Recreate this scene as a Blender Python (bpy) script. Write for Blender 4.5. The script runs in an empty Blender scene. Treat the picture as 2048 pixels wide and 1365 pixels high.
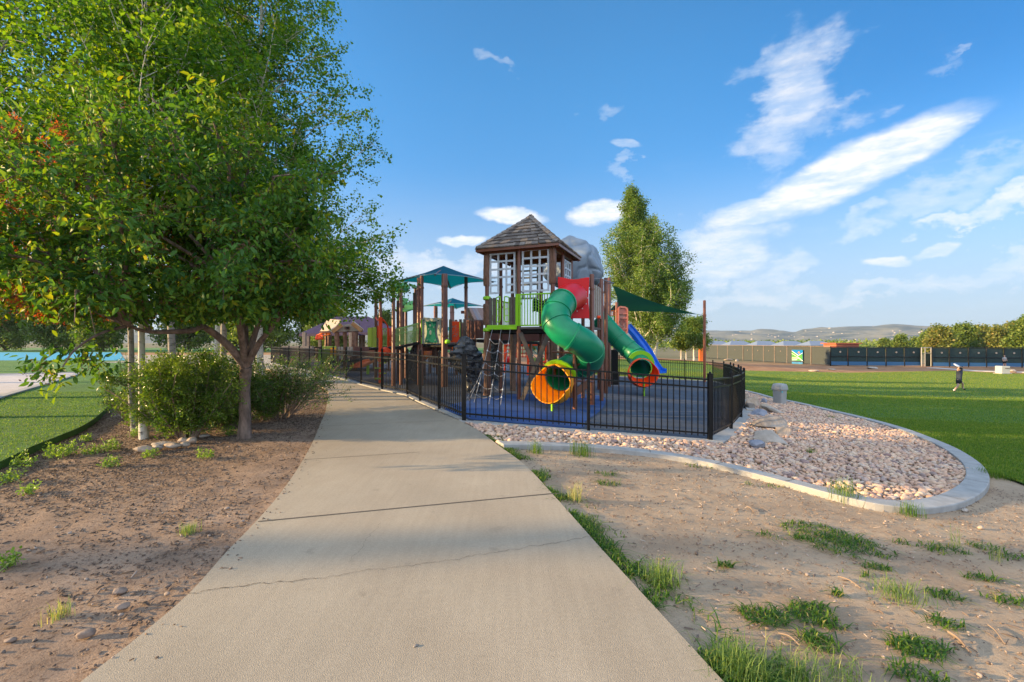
import bpy, bmesh, math, random
import numpy as np
from mathutils import Vector, Matrix, noise
R = math.radians
random.seed(7)
rng = np.random.default_rng(11)
scn = bpy.context.scene
col = scn.collection

# ------------------------------------------------------------------ camera, sky, sun, exposure
F, CX, CY, EYE = 910.2, 1024.0, 685.0, 1.6
cam = bpy.data.cameras.new("camera")
cam.lens = 16; cam.sensor_width = 36; cam.shift_y = 2.5 / 2048
cam.clip_start = 0.05; cam.clip_end = 9000
camo = bpy.data.objects.new("camera", cam); col.objects.link(camo)
camo.location = (0, 0, EYE); camo.rotation_euler = (R(90), 0, 0)
scn.camera = camo

SUN_EL, SUN_AZ = 13.0, -6.0        # elevation; degrees the sun stands beyond the straight left (towards +y)
SUN_DIR = Vector((-math.cos(R(SUN_AZ)) * math.cos(R(SUN_EL)), math.sin(R(SUN_AZ)) * math.cos(R(SUN_EL)), math.sin(R(SUN_EL))))
sl = bpy.data.lights.new("sun", 'SUN'); sl.energy = 5.0; sl.angle = R(0.55); sl.color = (1.0, 0.69, 0.34)
so = bpy.data.objects.new("sun", sl); col.objects.link(so)
so.rotation_euler = SUN_DIR.to_track_quat('Z', 'Y').to_euler()
scn.view_settings.view_transform = 'Standard'; scn.view_settings.look = 'None'
scn.view_settings.exposure = 1.36; scn.view_settings.gamma = 1.0
scn.cycles.use_denoising = True
scn.cycles.max_bounces = 6; scn.cycles.diffuse_bounces = 3; scn.cycles.transmission_bounces = 4
scn.cycles.transparent_max_bounces = 6; scn.cycles.caustics_reflective = False; scn.cycles.caustics_refractive = False

world = bpy.data.worlds.new("World"); scn.world = world; world.use_nodes = True
wt = world.node_tree; wt.nodes.clear()
def wn(t): return wt.nodes.new(t)
def lk(a, b): wt.links.new(a, b)
def wm(op, a, b=None, c=None):
    n = wn('ShaderNodeMath'); n.operation = op
    for i, v in enumerate((a, b, c)):
        if v is None: continue
        if isinstance(v, (int, float)): n.inputs[i].default_value = v
        else: lk(v, n.inputs[i])
    return n.outputs[0]
sky = wn('ShaderNodeTexSky'); sky.sky_type = 'NISHITA'; sky.sun_disc = False
sky.sun_elevation = R(SUN_EL); sky.sun_rotation = math.atan2(SUN_DIR.x, SUN_DIR.y)
sky.altitude = 2000; sky.air_density = 1.0; sky.dust_density = 0.6; sky.ozone_density = 1.6
hs = wn('ShaderNodeHueSaturation'); hs.inputs['Saturation'].default_value = 1.16; hs.inputs['Value'].default_value = 0.84
lk(sky.outputs[0], hs.inputs['Color'])
tc = wn('ShaderNodeTexCoord'); sp = wn('ShaderNodeSeparateXYZ'); lk(tc.outputs['Generated'], sp.inputs[0])
X, Y, Z = sp.outputs
az = wm('ARCTAN2', X, Y)
hyp = wm('SQRT', wm('ADD', wm('MULTIPLY', X, X), wm('MULTIPLY', Y, Y)))
el = wm('DIVIDE', Z, wm('MAXIMUM', hyp, 0.001))
cb = wn('ShaderNodeCombineXYZ'); lk(az, cb.inputs[0]); lk(el, cb.inputs[1])
def wnoise(scale, sx=1, sy=1, det=6, rough=0.6, off=0):
    mp = wn('ShaderNodeMapping'); mp.inputs['Scale'].default_value = (sx, sy, 1); mp.inputs['Location'].default_value = (off, off * .7, off)
    lk(cb.outputs[0], mp.inputs[0])
    n = wn('ShaderNodeTexNoise'); n.inputs['Scale'].default_value = scale; n.inputs['Detail'].default_value = det; n.inputs['Roughness'].default_value = rough
    lk(mp.outputs[0], n.inputs['Vector']); return n.outputs['Fac']
wx = wm('MULTIPLY', wm('SUBTRACT', wnoise(9, 1, 1.6, 7), .5), .30)
wy = wm('MULTIPLY', wm('SUBTRACT', wnoise(11, 1, 1.3, 7, off=5), .5), .22)
U = wm('ADD', az, wx); V = wm('ADD', el, wy)
U2 = wm('ADD', az, wm('MULTIPLY', wx, .3)); V2 = wm('ADD', el, wm('MULTIPLY', wy, .16))
def smooth(x, a, b):
    n = wn('ShaderNodeMapRange'); n.interpolation_type = 'SMOOTHSTEP'
    lk(x, n.inputs[0]); n.inputs[1].default_value = a; n.inputs[2].default_value = b
    return n.outputs[0]
# clouds: direction of the centre, half sizes, tilt, strength, crispness
CL = [(1690, 345, 250, 50, -20, .95, 1), (1835, 280, 115, 44, -19, .9, 1), (1500, 425, 90, 30, -10, .75, 1), (1585, 190, 85, 120, 15, .6, 0), (1560, 280, 60, 60, -20, .35, 0), (1650, 250, 70, 40, 0, .3, 0),
      (1022, 432, 66, 19, 3, 1.0, 1), (1196, 426, 66, 27, -8, 1.0, 1), (924, 480, 46, 11, 0, .95, 1),
      (990, 124, 30, 18, 10, .22, 0), (1196, 224, 40, 22, 0, .25, 0), (1254, 287, 34, 11, 12, .4, 1), (1254, 336, 24, 12, -10, .25, 0),
      (1440, 500, 120, 60, -10, .6, 0), (1560, 545, 80, 30, -20, .4, 0), (1775, 525, 48, 12, 0, .7, 1), (1880, 500, 60, 12, -12, .55, 1),
      (1960, 430, 100, 24, -10, .7, 0), (1905, 370, 190, 42, -14, .38, 0), (1710, 455, 60, 28, -15, .4, 0), (1960, 545, 140, 22, -6, .35, 0),
      (1780, 585, 150, 18, -4, .4, 0), (1500, 600, 200, 24, 0, .35, 0), (1990, 70, 40, 14, -20, .25, 0), (880, 530, 160, 30, 0, .5, 0), (1930, 130, 60, 24, -15, .2, 0)]
tot = None
for (px, py, a, b, ang, s, crisp) in CL:
    x, z = (px - CX) / F, (CY - py) / F
    a0 = math.atan(x); sc = 1 / math.sqrt(1 + x * x); e0 = z * sc
    ra, rb = a / F * sc * (sc if a > b else 1), b / F * sc
    c, s_ = math.cos(R(ang)), math.sin(R(ang))
    du = wm('SUBTRACT', U2 if crisp else U, a0); dv = wm('SUBTRACT', V2 if crisp else V, e0)
    p = wm('DIVIDE', wm('SUBTRACT', wm('MULTIPLY', du, c), wm('MULTIPLY', dv, s_)), ra)
    q = wm('DIVIDE', wm('ADD', wm('MULTIPLY', du, s_), wm('MULTIPLY', dv, c)), rb)
    r2 = wm('ADD', wm('MULTIPLY', p, p), wm('MULTIPLY', q, q))
    m = wm('MULTIPLY', smooth(r2, 1.2 if crisp else 1.6, .38 if crisp else 0.0), s)
    tot = m if tot is None else wm('MAXIMUM', tot, m)
fine = smooth(wnoise(22, .6, 1.8, 8, .65, 2), .30, .72)
wisp = wm('MULTIPLY', smooth(wnoise(5, .7, 3.2, 8, .62, 9), .56, .80), smooth(el, .62, .10))
right = smooth(az, -.35, .5)
dens = wm('MULTIPLY', tot, wm('ADD', .72, wm('MULTIPLY', fine, .42)))
dens = wm('MAXIMUM', dens, wm('MULTIPLY', wisp, wm('MULTIPLY', right, .22)))
hor = wm('MULTIPLY', smooth(el, .40, .0), .90)
cl_col = wn('ShaderNodeMixRGB'); cl_col.inputs[1].default_value = (1.15, 1.32, 1.55, 1); cl_col.inputs[2].default_value = (1.6, 1.55, 1.5, 1)
lk(fine, cl_col.inputs[0])
# sky colour: graded bluer with height
grad = wn('ShaderNodeMixRGB'); grad.inputs[1].default_value = (.62, .66, .74, 1); grad.inputs[2].default_value = (0.56, 1.02, 1.12, 1)
lk(smooth(el, .0, .62), grad.inputs[0])
dk_ = wn('ShaderNodeMixRGB'); dk_.blend_type = 'MULTIPLY'; lk(wm('MULTIPLY', smooth(az, .15, .95), smooth(el, .1, .5)), dk_.inputs[0]); lk(grad.outputs[0], dk_.inputs[1]); dk_.inputs[2].default_value = (.42, .60, .70, 1)
mul = wn('ShaderNodeMixRGB'); mul.blend_type = 'MULTIPLY'; mul.inputs[0].default_value = 1
lk(hs.outputs[0], mul.inputs[1]); lk(dk_.outputs[0], mul.inputs[2])
CLOUD_GAIN = 1.9
cg = wn('ShaderNodeMixRGB'); cg.blend_type = 'MULTIPLY'; cg.inputs[0].default_value = 1; lk(cl_col.outputs[0], cg.inputs[1]); cg.inputs[2].default_value = (CLOUD_GAIN,) * 3 + (1,)
m1 = wn('ShaderNodeMixRGB'); lk(hor, m1.inputs[0]); lk(mul.outputs[0], m1.inputs[1]); m1.inputs[2].default_value = (1.30, 1.64, 2.08, 1)
m2 = wn('ShaderNodeMixRGB'); lk(wm('MINIMUM', dens, 1.0), m2.inputs[0]); lk(m1.outputs[0], m2.inputs[1]); lk(cg.outputs[0], m2.inputs[2])
# added to fill the shade: invented bright cloud bank overhead and behind the viewer
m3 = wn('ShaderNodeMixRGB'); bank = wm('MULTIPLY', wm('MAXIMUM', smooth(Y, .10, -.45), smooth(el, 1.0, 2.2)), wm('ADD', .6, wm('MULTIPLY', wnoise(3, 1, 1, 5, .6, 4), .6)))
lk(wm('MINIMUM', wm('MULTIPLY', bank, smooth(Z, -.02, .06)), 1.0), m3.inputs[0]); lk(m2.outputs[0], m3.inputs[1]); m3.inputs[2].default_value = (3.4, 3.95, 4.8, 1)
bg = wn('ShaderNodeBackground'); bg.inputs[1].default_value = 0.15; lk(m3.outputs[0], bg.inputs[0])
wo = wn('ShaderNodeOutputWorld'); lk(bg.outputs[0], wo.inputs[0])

# ------------------------------------------------------------------ ground shape and pixel helpers (photo pixel -> place on the ground)
EY = np.array([0, 2.14, 5.94, 9.4]); EX = np.array([1.35, 1.0, .17, -1.0])
def sstep(v, a, b):
    t = np.clip((v - a) / (b - a), 0, 1); return t * t * (3 - 2 * t)
def HA(x, y):
    x = np.asarray(x, float); y = np.asarray(y, float)
    xp = np.maximum(0, x - np.interp(y, EY, EX))
    h = -2.0 * (1 - np.exp(-xp / 22))
    h = h + .85 * np.exp(-(((x - 16) / 14) ** 2 + ((y - 58) / 9) ** 2))
    return h
def H(x, y): return float(HA(x, y))
def W(px, py, d): return Vector(((px - CX) / F * d, d, EYE - (py - CY) / F * d))
def G(px, py):
    lo = .5
    for i in range(400):
        d = lo * 1.02
        p = W(px, py, d)
        if p.z < H(p.x, p.y):
            a, b = lo, d
            for k in range(30):
                m = (a + b) / 2; p = W(px, py, m)
                if p.z < H(p.x, p.y): b = m
                else: a = m
            return W(px, py, b)
        lo = d
        if d > 900: break
    return W(px, py, 900)
def GX(px, d):
    x = (px - CX) / F * d; return Vector((x, d, H(x, d)))

# ------------------------------------------------------------------ materials
def mat(name, c1, c2=None, scale=6.0, rough=.6, bump=0.0, bscale=40.0, metal=0.0, stretch=(1, 1, 1), stops=None, tint=None, spec=.5, detail=5, transl=0.0, coat=0.0, band=(.35, .65)):
    m = bpy.data.materials.new(name); m.use_nodes = True; nt = m.node_tree; n = nt.nodes; L = nt.links.new
    b = n['Principled BSDF']; b.inputs['Roughness'].default_value = rough; b.inputs['Metallic'].default_value = metal
    b.inputs['Specular IOR Level'].default_value = spec; b.inputs['Coat Weight'].default_value = coat
    tcn = n.new('ShaderNodeTexCoord'); mp = n.new('ShaderNodeMapping'); mp.inputs['Scale'].default_value = stretch; L(tcn.outputs['Object'], mp.inputs[0])
    colsock = None
    if c2 is not None:
        nz = n.new('ShaderNodeTexNoise'); nz.inputs['Scale'].default_value = scale; nz.inputs['Detail'].default_value = detail; nz.inputs['Roughness'].default_value = .62
        L(mp.outputs[0], nz.inputs['Vector'])
        cr = n.new('ShaderNodeValToRGB'); cr.color_ramp.elements[0].position = band[0]; cr.color_ramp.elements[1].position = band[1]
        cr.color_ramp.elements[0].color = (*c1, 1); cr.color_ramp.elements[1].color = (*c2, 1)
        L(nz.outputs['Fac'], cr.inputs[0]); colsock = cr.outputs[0]
    if stops:
        at = n.new('ShaderNodeAttribute'); at.attribute_name = 'tint'
        cr = n.new('ShaderNodeValToRGB'); cr.color_ramp.interpolation = 'LINEAR'
        els = cr.color_ramp.elements
        while len(els) < len(stops): els.new(.5)
        for e, (p, c) in zip(els, stops): e.position = p; e.color = (*c, 1)
        L(at.outputs['Fac'], cr.inputs[0])
        if colsock is not None:
            mx = n.new('ShaderNodeMixRGB'); mx.blend_type = 'MULTIPLY'; mx.inputs[0].default_value = 1; L(cr.outputs[0], mx.inputs[1]); L(colsock, mx.inputs[2]); colsock = mx.outputs[0]
        else: colsock = cr.outputs[0]
    if colsock is None: b.inputs['Base Color'].default_value = (*c1, 1)
    else: L(colsock, b.inputs['Base Color'])
    if bump:
        nb = n.new('ShaderNodeTexNoise'); nb.inputs['Scale'].default_value = bscale; nb.inputs['Detail'].default_value = 6; L(mp.outputs[0], nb.inputs['Vector'])
        bp = n.new('ShaderNodeBump'); bp.inputs['Strength'].default_value = 1; bp.inputs['Distance'].default_value = bump
        L(nb.outputs['Fac'], bp.inputs['Height']); L(bp.outputs[0], b.inputs['Normal'])
    if transl:
        tr = n.new('ShaderNodeBsdfTranslucent'); mxs = n.new('ShaderNodeMixShader'); mxs.inputs[0].default_value = transl
        if colsock is not None:
            br = n.new('ShaderNodeMixRGB'); br.blend_type = 'MULTIPLY'; br.inputs[0].default_value = 1; br.inputs[2].default_value = tint or (1.5, 1.5, .7, 1)
            L(colsock, br.inputs[1]); L(br.outputs[0], tr.inputs[0])
        else: tr.inputs[0].default_value = (*c1, 1)
        L(b.outputs[0], mxs.inputs[1]); L(tr.outputs[0], mxs.inputs[2]); L(mxs.outputs[0], n['Material Output'].inputs[0])
    return m
M = {}
M['concrete'] = mat('concrete', (.315, .262, .192), (.35, .298, .223), 1.3, .85, .004, 160, detail=9)
M['kerb'] = mat('kerb_concrete', (.29, .285, .27), (.38, .375, .36), 5, .85, .004, 90)
def speckle(m, amounts):
    nt = m.node_tree; b = nt.nodes['Principled BSDF']; src = b.inputs['Base Color'].links[0].from_socket; tc_ = nt.nodes.new('ShaderNodeTexCoord')
    for sc_, lo, hi, pa, pb, st_ in amounts:
        mp_ = nt.nodes.new('ShaderNodeMapping'); mp_.inputs['Scale'].default_value = st_; nt.links.new(tc_.outputs['Object'], mp_.inputs[0])
        nz_ = nt.nodes.new('ShaderNodeTexNoise'); nz_.inputs['Scale'].default_value = sc_; nz_.inputs['Detail'].default_value = 4; nt.links.new(mp_.outputs[0], nz_.inputs['Vector'])
        rp_2 = nt.nodes.new('ShaderNodeValToRGB'); rp_2.color_ramp.elements[0].position = pa; rp_2.color_ramp.elements[1].position = pb
        rp_2.color_ramp.elements[0].color = (lo,) * 3 + (1,); rp_2.color_ramp.elements[1].color = (hi,) * 3 + (1,); nt.links.new(nz_.outputs['Fac'], rp_2.inputs[0])
        mx_ = nt.nodes.new('ShaderNodeMixRGB'); mx_.blend_type = 'MULTIPLY'; mx_.inputs[0].default_value = 1; nt.links.new(src, mx_.inputs[1]); nt.links.new(rp_2.outputs[0], mx_.inputs[2]); src = mx_.outputs[0]
    nt.links.new(src, b.inputs['Base Color'])
speckle(M['concrete'], [(140, .90, 1.03, .32, .55, (1, 1, 1)), (45, .93, 1.05, .35, .65, (1, 1, 1)), (.7, .90, 1.05, .35, .65, (1, 1, 1)), (9, .97, 1.02, .4, .6, (2.2, .12, 1)), (5, .82, 1.0, .24, .36, (1, 1, 1))])
M['joint'] = mat('joint_dark', (.09, .075, .06), None, rough=.95)
M['rubber'] = mat('rubber_slate', (.030, .042, .062), (.062, .085, .125), 70, .9, .004, 260, band=(.3, .7))
M['rubber_blue'] = mat('rubber_blue', (.007, .042, .16), (.015, .078, .26), 60, .9, .004, 260, band=(.3, .7))
speckle(M['rubber'], [(.9, .80, 1.15, .35, .65, (1, 1, 1)), (3.5, .9, 1.1, .35, .65, (1, 1, 1))])
speckle(M['rubber_blue'], [(1.3, .78, 1.12, .35, .65, (1, 1, 1))])
M['black'] = mat('black_metal', (.006, .006, .006), None, rough=.4, spec=.28)
M['brown_metal'] = mat('brown_metal', (.15, .052, .028), (.19, .07, .038), 3, .36)
M['log'] = mat('log_bark', (.065, .026, .015), (.23, .11, .06), 9, .5, .012, 16, stretch=(6, 6, .8), band=(.3, .7))
M['log_light'] = mat('log_light', (.16, .08, .045), (.34, .20, .12), 8, .55, .012, 16, stretch=(6, 6, .8))
M['lime'] = mat('lime_plastic', (.27, .60, .015), None, rough=.35)
M['lime_pale'] = mat('lime_pale', (.42, .58, .05), None, rough=.4)
M['green_tube'] = mat('green_plastic', (.004, .215, .095), (.008, .255, .115), 2.5, .34, spec=.4)
M['red'] = mat('red_plastic', (.58, .005, .008), (.66, .008, .010), 3, .42, spec=.3)
M['yellow'] = mat('yellow_plastic', (.90, .31, .004), (.95, .37, .006), 3, .42, spec=.3)
M['orange_red'] = mat('orange_red_plastic', (.88, .065, .006), (.92, .08, .008), 3, .42, spec=.3)
M['orange'] = mat('orange_plastic', (.90, .17, .012), (.95, .22, .016), 4, .4)
M['blue'] = mat('blue_plastic', (.015, .14, .62), (.02, .18, .72), 3, .3)
M['slat'] = mat('slat_grey_brown', (.085, .068, .055), (.12, .098, .08), 12, .65, .002, 60)
M['slat2'] = mat('slat_pale', (.30, .24, .19), (.42, .34, .27), 9, .6)
M['frame_grey'] = mat('window_frame', (.52, .57, .62), None, rough=.45)
M['wood'] = mat('warm_wood', (.34, .15, .05), (.5, .24, .085), 7, .6, stretch=(1, 8, 1))
M['teal'] = mat('teal_fabric', (.008, .135, .23), (.012, .165, .27), 30, .8, transl=.5, tint=(.7, 2.1, 1.1, 1), spec=.2)
M['dkgreen'] = mat('dark_green_fabric', (.008, .075, .05), (.012, .10, .065), 20, .75, transl=.25, tint=(.9, 1.3, 1.0, 1))
M['dgpanel'] = mat('dark_green_panel', (.005, .085, .065), None, rough=.9, spec=.1)
M['tarp'] = mat('grey_tarp', (.19, .24, .30), (.225, .28, .345), 1.2, .6, .006, 3)
M['rockblack'] = mat('climbing_rock', (.018, .021, .026), (.07, .076, .085), 4, .38, .02, 9)
M['rockgrey'] = mat('climbing_rock_grey', (.09, .09, .09), (.22, .21, .2), 4, .6, .03, 9)
M['cream'] = mat('cream_panel', (.27, .30, .25), (.33, .355, .30), 5, .9, spec=.1)
M['brown_panel'] = mat('brown_panel', (.095, .03, .022), (.13, .042, .03), 5, .5)
M['salmon'] = mat('salmon_panel', (.62, .17, .12), (.5, .2, .14), 14, .45)
M['leafgreen'] = mat('leaf_panel', (.10, .31, .08), (.14, .38, .11), 8, .7, spec=.2, transl=.12, tint=(1, 1.3, .9, 1))
M['purple_roof'] = mat('purple_roof', (.028, .02, .055), (.04, .03, .07), 4, .75, spec=.2)
M['beige_roof'] = mat('beige_roof', (.36, .27, .19), (.46, .36, .26), 12, .7, .01, 20)
M['stone_soil'] = mat('soil_stone', (.17, .12, .09), (.27, .2, .155), 3.2, .9, .02, 12, detail=9)
M['rope'] = mat('rope_grey', (.2, .21, .23), None, rough=.6)
M['rope_teal'] = mat('rope_teal', (.05, .25, .25), None, rough=.6)
M['ramp_green'] = mat('ramp_green', (.22, .40, .10), (.3, .48, .14), 9, .5)
M['bin'] = mat('bin_plastic', (.30, .30, .29), (.35, .345, .335), 6, .5)
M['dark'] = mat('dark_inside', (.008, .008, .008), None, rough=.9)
M['white'] = mat('white_paint', (.78, .78, .76), None, rough=.5)
M['sticker'] = mat('sticker_teal', (.05, .5, .55), None, rough=.5)
M['screen'] = mat('windscreen', (.038, .047, .045), (.056, .066, .063), 14, .85, .01, 8)
M['screen_see'] = mat('windscreen_dark', (.012, .03, .03), (.02, .045, .042), 3, .85)
M['court_blue'] = mat('court_blue', (.03, .12, .25), None, rough=.7)
M['shelter_roof'] = mat('shelter_roof', (.15, .19, .26), (.19, .235, .31), 5, .5)
M['turquoise'] = mat('turquoise_court', (.025, .28, .42), (.04, .34, .48), .6, .7)
M['skin'] = mat('skin', (.52, .30, .22), None, rough=.55)
M['navy'] = mat('navy_shirt', (.02, .028, .05), (.03, .04, .065), 20, .9)
M['blackcloth'] = mat('black_shorts', (.008, .008, .010), None, rough=.9)
M['hair'] = mat('hair', (.01, .008, .007), None, rough=.7)
M['stone'] = mat('boulder_stone', (.30, .255, .21), (.46, .40, .34), 3.2, .85, .02, 12, detail=9)
M['stone_blue'] = mat('boulder_blue_grey', (.17, .19, .24), (.30, .31, .36), 4, .85, .02, 12, detail=9)
M['stone_tan'] = mat('boulder_tan', (.34, .25, .17), (.5, .4, .31), 3.5, .85, .02, 12, detail=9)
M['stone_dark'] = mat('boulder_umber', (.13, .105, .085), (.38, .33, .28), 2.5, .85, .02, 12, detail=9)
M['cobble'] = mat('cobbles', (.72, .72, .72), (1, 1, 1), 14, .8, .004, 60,
                  stops=[(0, (.26, .17, .16)), (.12, (.40, .29, .25)), (.3, (.64, .40, .275)), (.5, (.74, .48, .33)), (.7, (.76, .56, .39)), (.87, (.60, .48, .40)), (1, (.54, .30, .22))])
M['pebble'] = mat('pebbles', None, stops=[(0, (.10, .075, .06)), (.5, (.20, .145, .11)), (1, (.36, .29, .24))], c2=None, rough=.85)
M['chip'] = mat('bark_chips', None, stops=[(0, (.045, .03, .022)), (.5, (.13, .085, .06)), (.85, (.24, .17, .125)), (1, (.46, .38, .32))], rough=.9)
M['blade'] = mat('grass_blade', None, stops=[(0, (.02, .075, .012)), (.45, (.055, .15, .014)), (.8, (.18, .28, .018)), (1, (.34, .30, .10))], rough=.6, transl=.48, tint=(1.8, 1.6, .5, 1))
M['blade_dry'] = mat('grass_blade_pale', None, stops=[(0, (.09, .17, .03)), (.5, (.2, .29, .06)), (1, (.46, .40, .17))], rough=.6, transl=.35)
M['leaf_aspen'] = mat('aspen_leaf', None, stops=[(0, (.022, .085, .016)), (.5, (.085, .20, .02)), (1, (.21, .295, .022))], rough=.6, spec=.25, transl=.5, tint=(2.0, 1.75, .4, 1))
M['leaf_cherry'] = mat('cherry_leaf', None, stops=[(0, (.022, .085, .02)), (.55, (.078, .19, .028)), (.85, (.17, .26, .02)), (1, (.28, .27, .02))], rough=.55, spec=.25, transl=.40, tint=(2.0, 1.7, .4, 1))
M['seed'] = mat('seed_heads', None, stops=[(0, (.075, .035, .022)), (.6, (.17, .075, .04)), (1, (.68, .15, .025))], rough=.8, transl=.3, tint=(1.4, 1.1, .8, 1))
M['leaf_shrub'] = mat('shrub_leaf', None, stops=[(0, (.025, .075, .012)), (.5, (.08, .17, .02)), (1, (.2, .28, .035))], rough=.3, transl=.35)
M['leaf_far'] = mat('far_leaf', None, stops=[(0, (.055, .105, .018)), (.5, (.13, .20, .025)), (1, (.26, .30, .045))], rough=.6, transl=.35)
M['leaf_cotton'] = mat('cottonwood_leaf', None, stops=[(0, (.075, .13, .025)), (.5, (.135, .225, .035)), (1, (.27, .34, .07))], rough=.6, transl=.4)
M['leaf_yellow'] = mat('far_leaf_yellow', None, stops=[(0, (.10, .14, .03)), (.5, (.2, .23, .045)), (1, (.34, .25, .06))], rough=.6, transl=.4)
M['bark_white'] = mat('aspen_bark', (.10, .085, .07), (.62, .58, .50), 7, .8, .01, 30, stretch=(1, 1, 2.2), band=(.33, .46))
M['bark_shaded'] = mat('aspen_bark_shaded', (.07, .06, .05), (.30, .275, .24), 7, .8, .01, 30, stretch=(1, 1, 2.2), band=(.33, .5))  # darker copy of the aspen bark, crown shade put into its colour
M['bark_brown'] = mat('cherry_bark', (.085, .06, .045), (.24, .17, .13), 12, .9, .02, 24, stretch=(1, 1, .35))
M['twig'] = mat('twig', (.17, .12, .085), (.3, .22, .16), 8, .9)

# ------------------------------------------------------------------ object helpers
ORG = {}
def tag(o, label=None, cat=None, group=None, kind=None):
    if label: o['label'] = label
    if cat: o['category'] = cat
    if group: o['group'] = group
    if kind: o['kind'] = kind
    return o
def thing(name, label, cat, loc, group=None):
    o = bpy.data.objects.new(name, None); o.empty_display_size = .3; col.objects.link(o)
    o.location = loc; ORG[o.name] = Vector(loc); return tag(o, label, cat, group)
def link(name, me, m, parent=None, origin=None):
    o = bpy.data.objects.new(name, me); col.objects.link(o)
    if m is not None: me.materials.append(m)
    if parent is not None: o.parent = parent; ORG[o.name] = ORG[parent.name]
    else: ORG[o.name] = Vector(origin) if origin is not None else Vector((0, 0, 0)); o.location = ORG[o.name]
    return o
def mesh_np(name, V_, Fs, m, parent=None, tint=None, smooth=False, origin=None):
    V_ = np.asarray(V_, np.float32)
    org = ORG[parent.name] if parent is not None else (Vector(origin) if origin is not None else Vector((0, 0, 0)))
    V_ = V_ - np.array(org, np.float32)
    me = bpy.data.meshes.new(name)
    me.vertices.add(len(V_)); me.vertices.foreach_set('co', V_.ravel())
    lens, loops = [], []
    for Fa in (Fs if isinstance(Fs, list) else [Fs]):
        Fa = np.asarray(Fa, np.int32); lens.append(np.full(len(Fa), Fa.shape[1], np.int32)); loops.append(Fa.ravel())
    lens = np.concatenate(lens); loops = np.concatenate(loops)
    st = np.zeros(len(lens), np.int32); st[1:] = np.cumsum(lens)[:-1]
    me.loops.add(len(loops)); me.loops.foreach_set('vertex_index', loops)
    me.polygons.add(len(lens)); me.polygons.foreach_set('loop_start', st); me.polygons.foreach_set('loop_total', lens)
    if smooth: me.polygons.foreach_set('use_smooth', np.ones(len(lens), bool))
    me.update(calc_edges=True)
    if tint is not None:
        a = me.attributes.new('tint', 'FLOAT', 'POINT'); a.data.foreach_set('value', np.asarray(tint, np.float32))
    return link(name, me, m, parent, origin)
class MB:
    def __init__(s): s.v, s.f, s.t, s.tv = [], [], [], .5
    def add(s, vs, fs):
        o = len(s.v); s.v += [tuple(v) for v in vs]; s.f += [tuple(i + o for i in f) for f in fs]; s.t += [s.tv] * len(vs)
        return s
    def box(s, c, size, yaw=0, rot=None):
        hx, hy, hz = size[0] / 2, size[1] / 2, size[2] / 2
        m = rot if rot is not None else Matrix.Rotation(yaw, 3, 'Z')
        c = Vector(c)
        vs = [c + m @ Vector((x * hx, y * hy, z * hz)) for x in (-1, 1) for y in (-1, 1) for z in (-1, 1)]
        return s.add(vs, [(0, 1, 3, 2), (4, 6, 7, 5), (0, 4, 5, 1), (2, 3, 7, 6), (0, 2, 6, 4), (1, 5, 7, 3)])
    def bar(s, a, b, w, h=None, up=Vector((0, 0, 1))):
        a, b = Vector(a), Vector(b); d = (b - a); L = d.length
        if L < 1e-6: return s
        d /= L
        if abs(d.dot(up)) > .98: up = Vector((0, 1, 0))
        x = d.cross(up).normalized(); z = x.cross(d)
        m = Matrix((x, d, z)).transposed()
        return s.box((a + b) / 2, (w, L, h if h else w), rot=m)
    def tube(s, pts, rad, n=10, cap=True, flat=None):
        pts = [Vector(p) for p in pts]
        if not hasattr(rad, '__len__'): rad = [rad] * len(pts)
        o = len(s.v); prev = None
        for i, p in enumerate(pts):
            d = (pts[min(i + 1, len(pts) - 1)] - pts[max(i - 1, 0)]).normalized()
            if prev is None:
                up = Vector((0, 0, 1)) if abs(d.z) < .9 else Vector((1, 0, 0))
                x = d.cross(up).normalized()
            else: x = (prev - d * prev.dot(d)).normalized()
            prev = x; y = d.cross(x)
            for k in range(n):
                a = 2 * math.pi * k / n
                s.v.append(tuple(p + (x * math.cos(a) + y * math.sin(a)) * rad[i])); s.t.append(s.tv)
        for i in range(len(pts) - 1):
            for k in range(n):
                a = o + i * n + k; b = o + i * n + (k + 1) % n
                s.f.append((a, b, b + n, a + n))
        if cap:
            s.f.append(tuple(o + k for k in reversed(range(n)))); s.f.append(tuple(o + (len(pts) - 1) * n + k for k in range(n)))
        return s
    def prism(s, poly, thick):
        """poly: 3D points in a plane, extruded by the vector thick"""
        t = Vector(thick); n = len(poly); vs = [Vector(p) for p in poly] + [Vector(p) + t for p in poly]
        return s.add(vs, [tuple(reversed(range(n))), tuple(range(n, 2 * n))] + [(i, (i + 1) % n, (i + 1) % n + n, i + n) for i in range(n)])
    def build(s, name, m, parent=None, smooth=False, origin=None, label=None, bevel=0, tint=False):
        org = ORG[parent.name] if parent is not None else (Vector(origin) if origin is not None else Vector((0, 0, 0)))
        me = bpy.data.meshes.new(name)
        me.from_pydata([tuple(Vector(v) - org) for v in s.v], [], s.f)
        if smooth: me.polygons.foreach_set('use_smooth', np.ones(len(me.polygons), bool))
        me.update()
        bm = bmesh.new(); bm.from_mesh(me); bmesh.ops.recalc_face_normals(bm, faces=bm.faces); bm.to_mesh(me); bm.free()
        if tint:
            a = me.attributes.new('tint', 'FLOAT', 'POINT'); a.data.foreach_set('value', np.asarray(s.t, np.float32))
        o = link(name, me, m, parent, origin)
        if smooth:
            try: me.set_sharp_from_angle(angle=R(42))
            except Exception: pass
        if bevel:
            b = o.modifiers.new('bevel', 'BEVEL'); b.width = bevel; b.segments = 2; b.limit_method = 'ANGLE'
        if label: o['label'] = label
        return o
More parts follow.
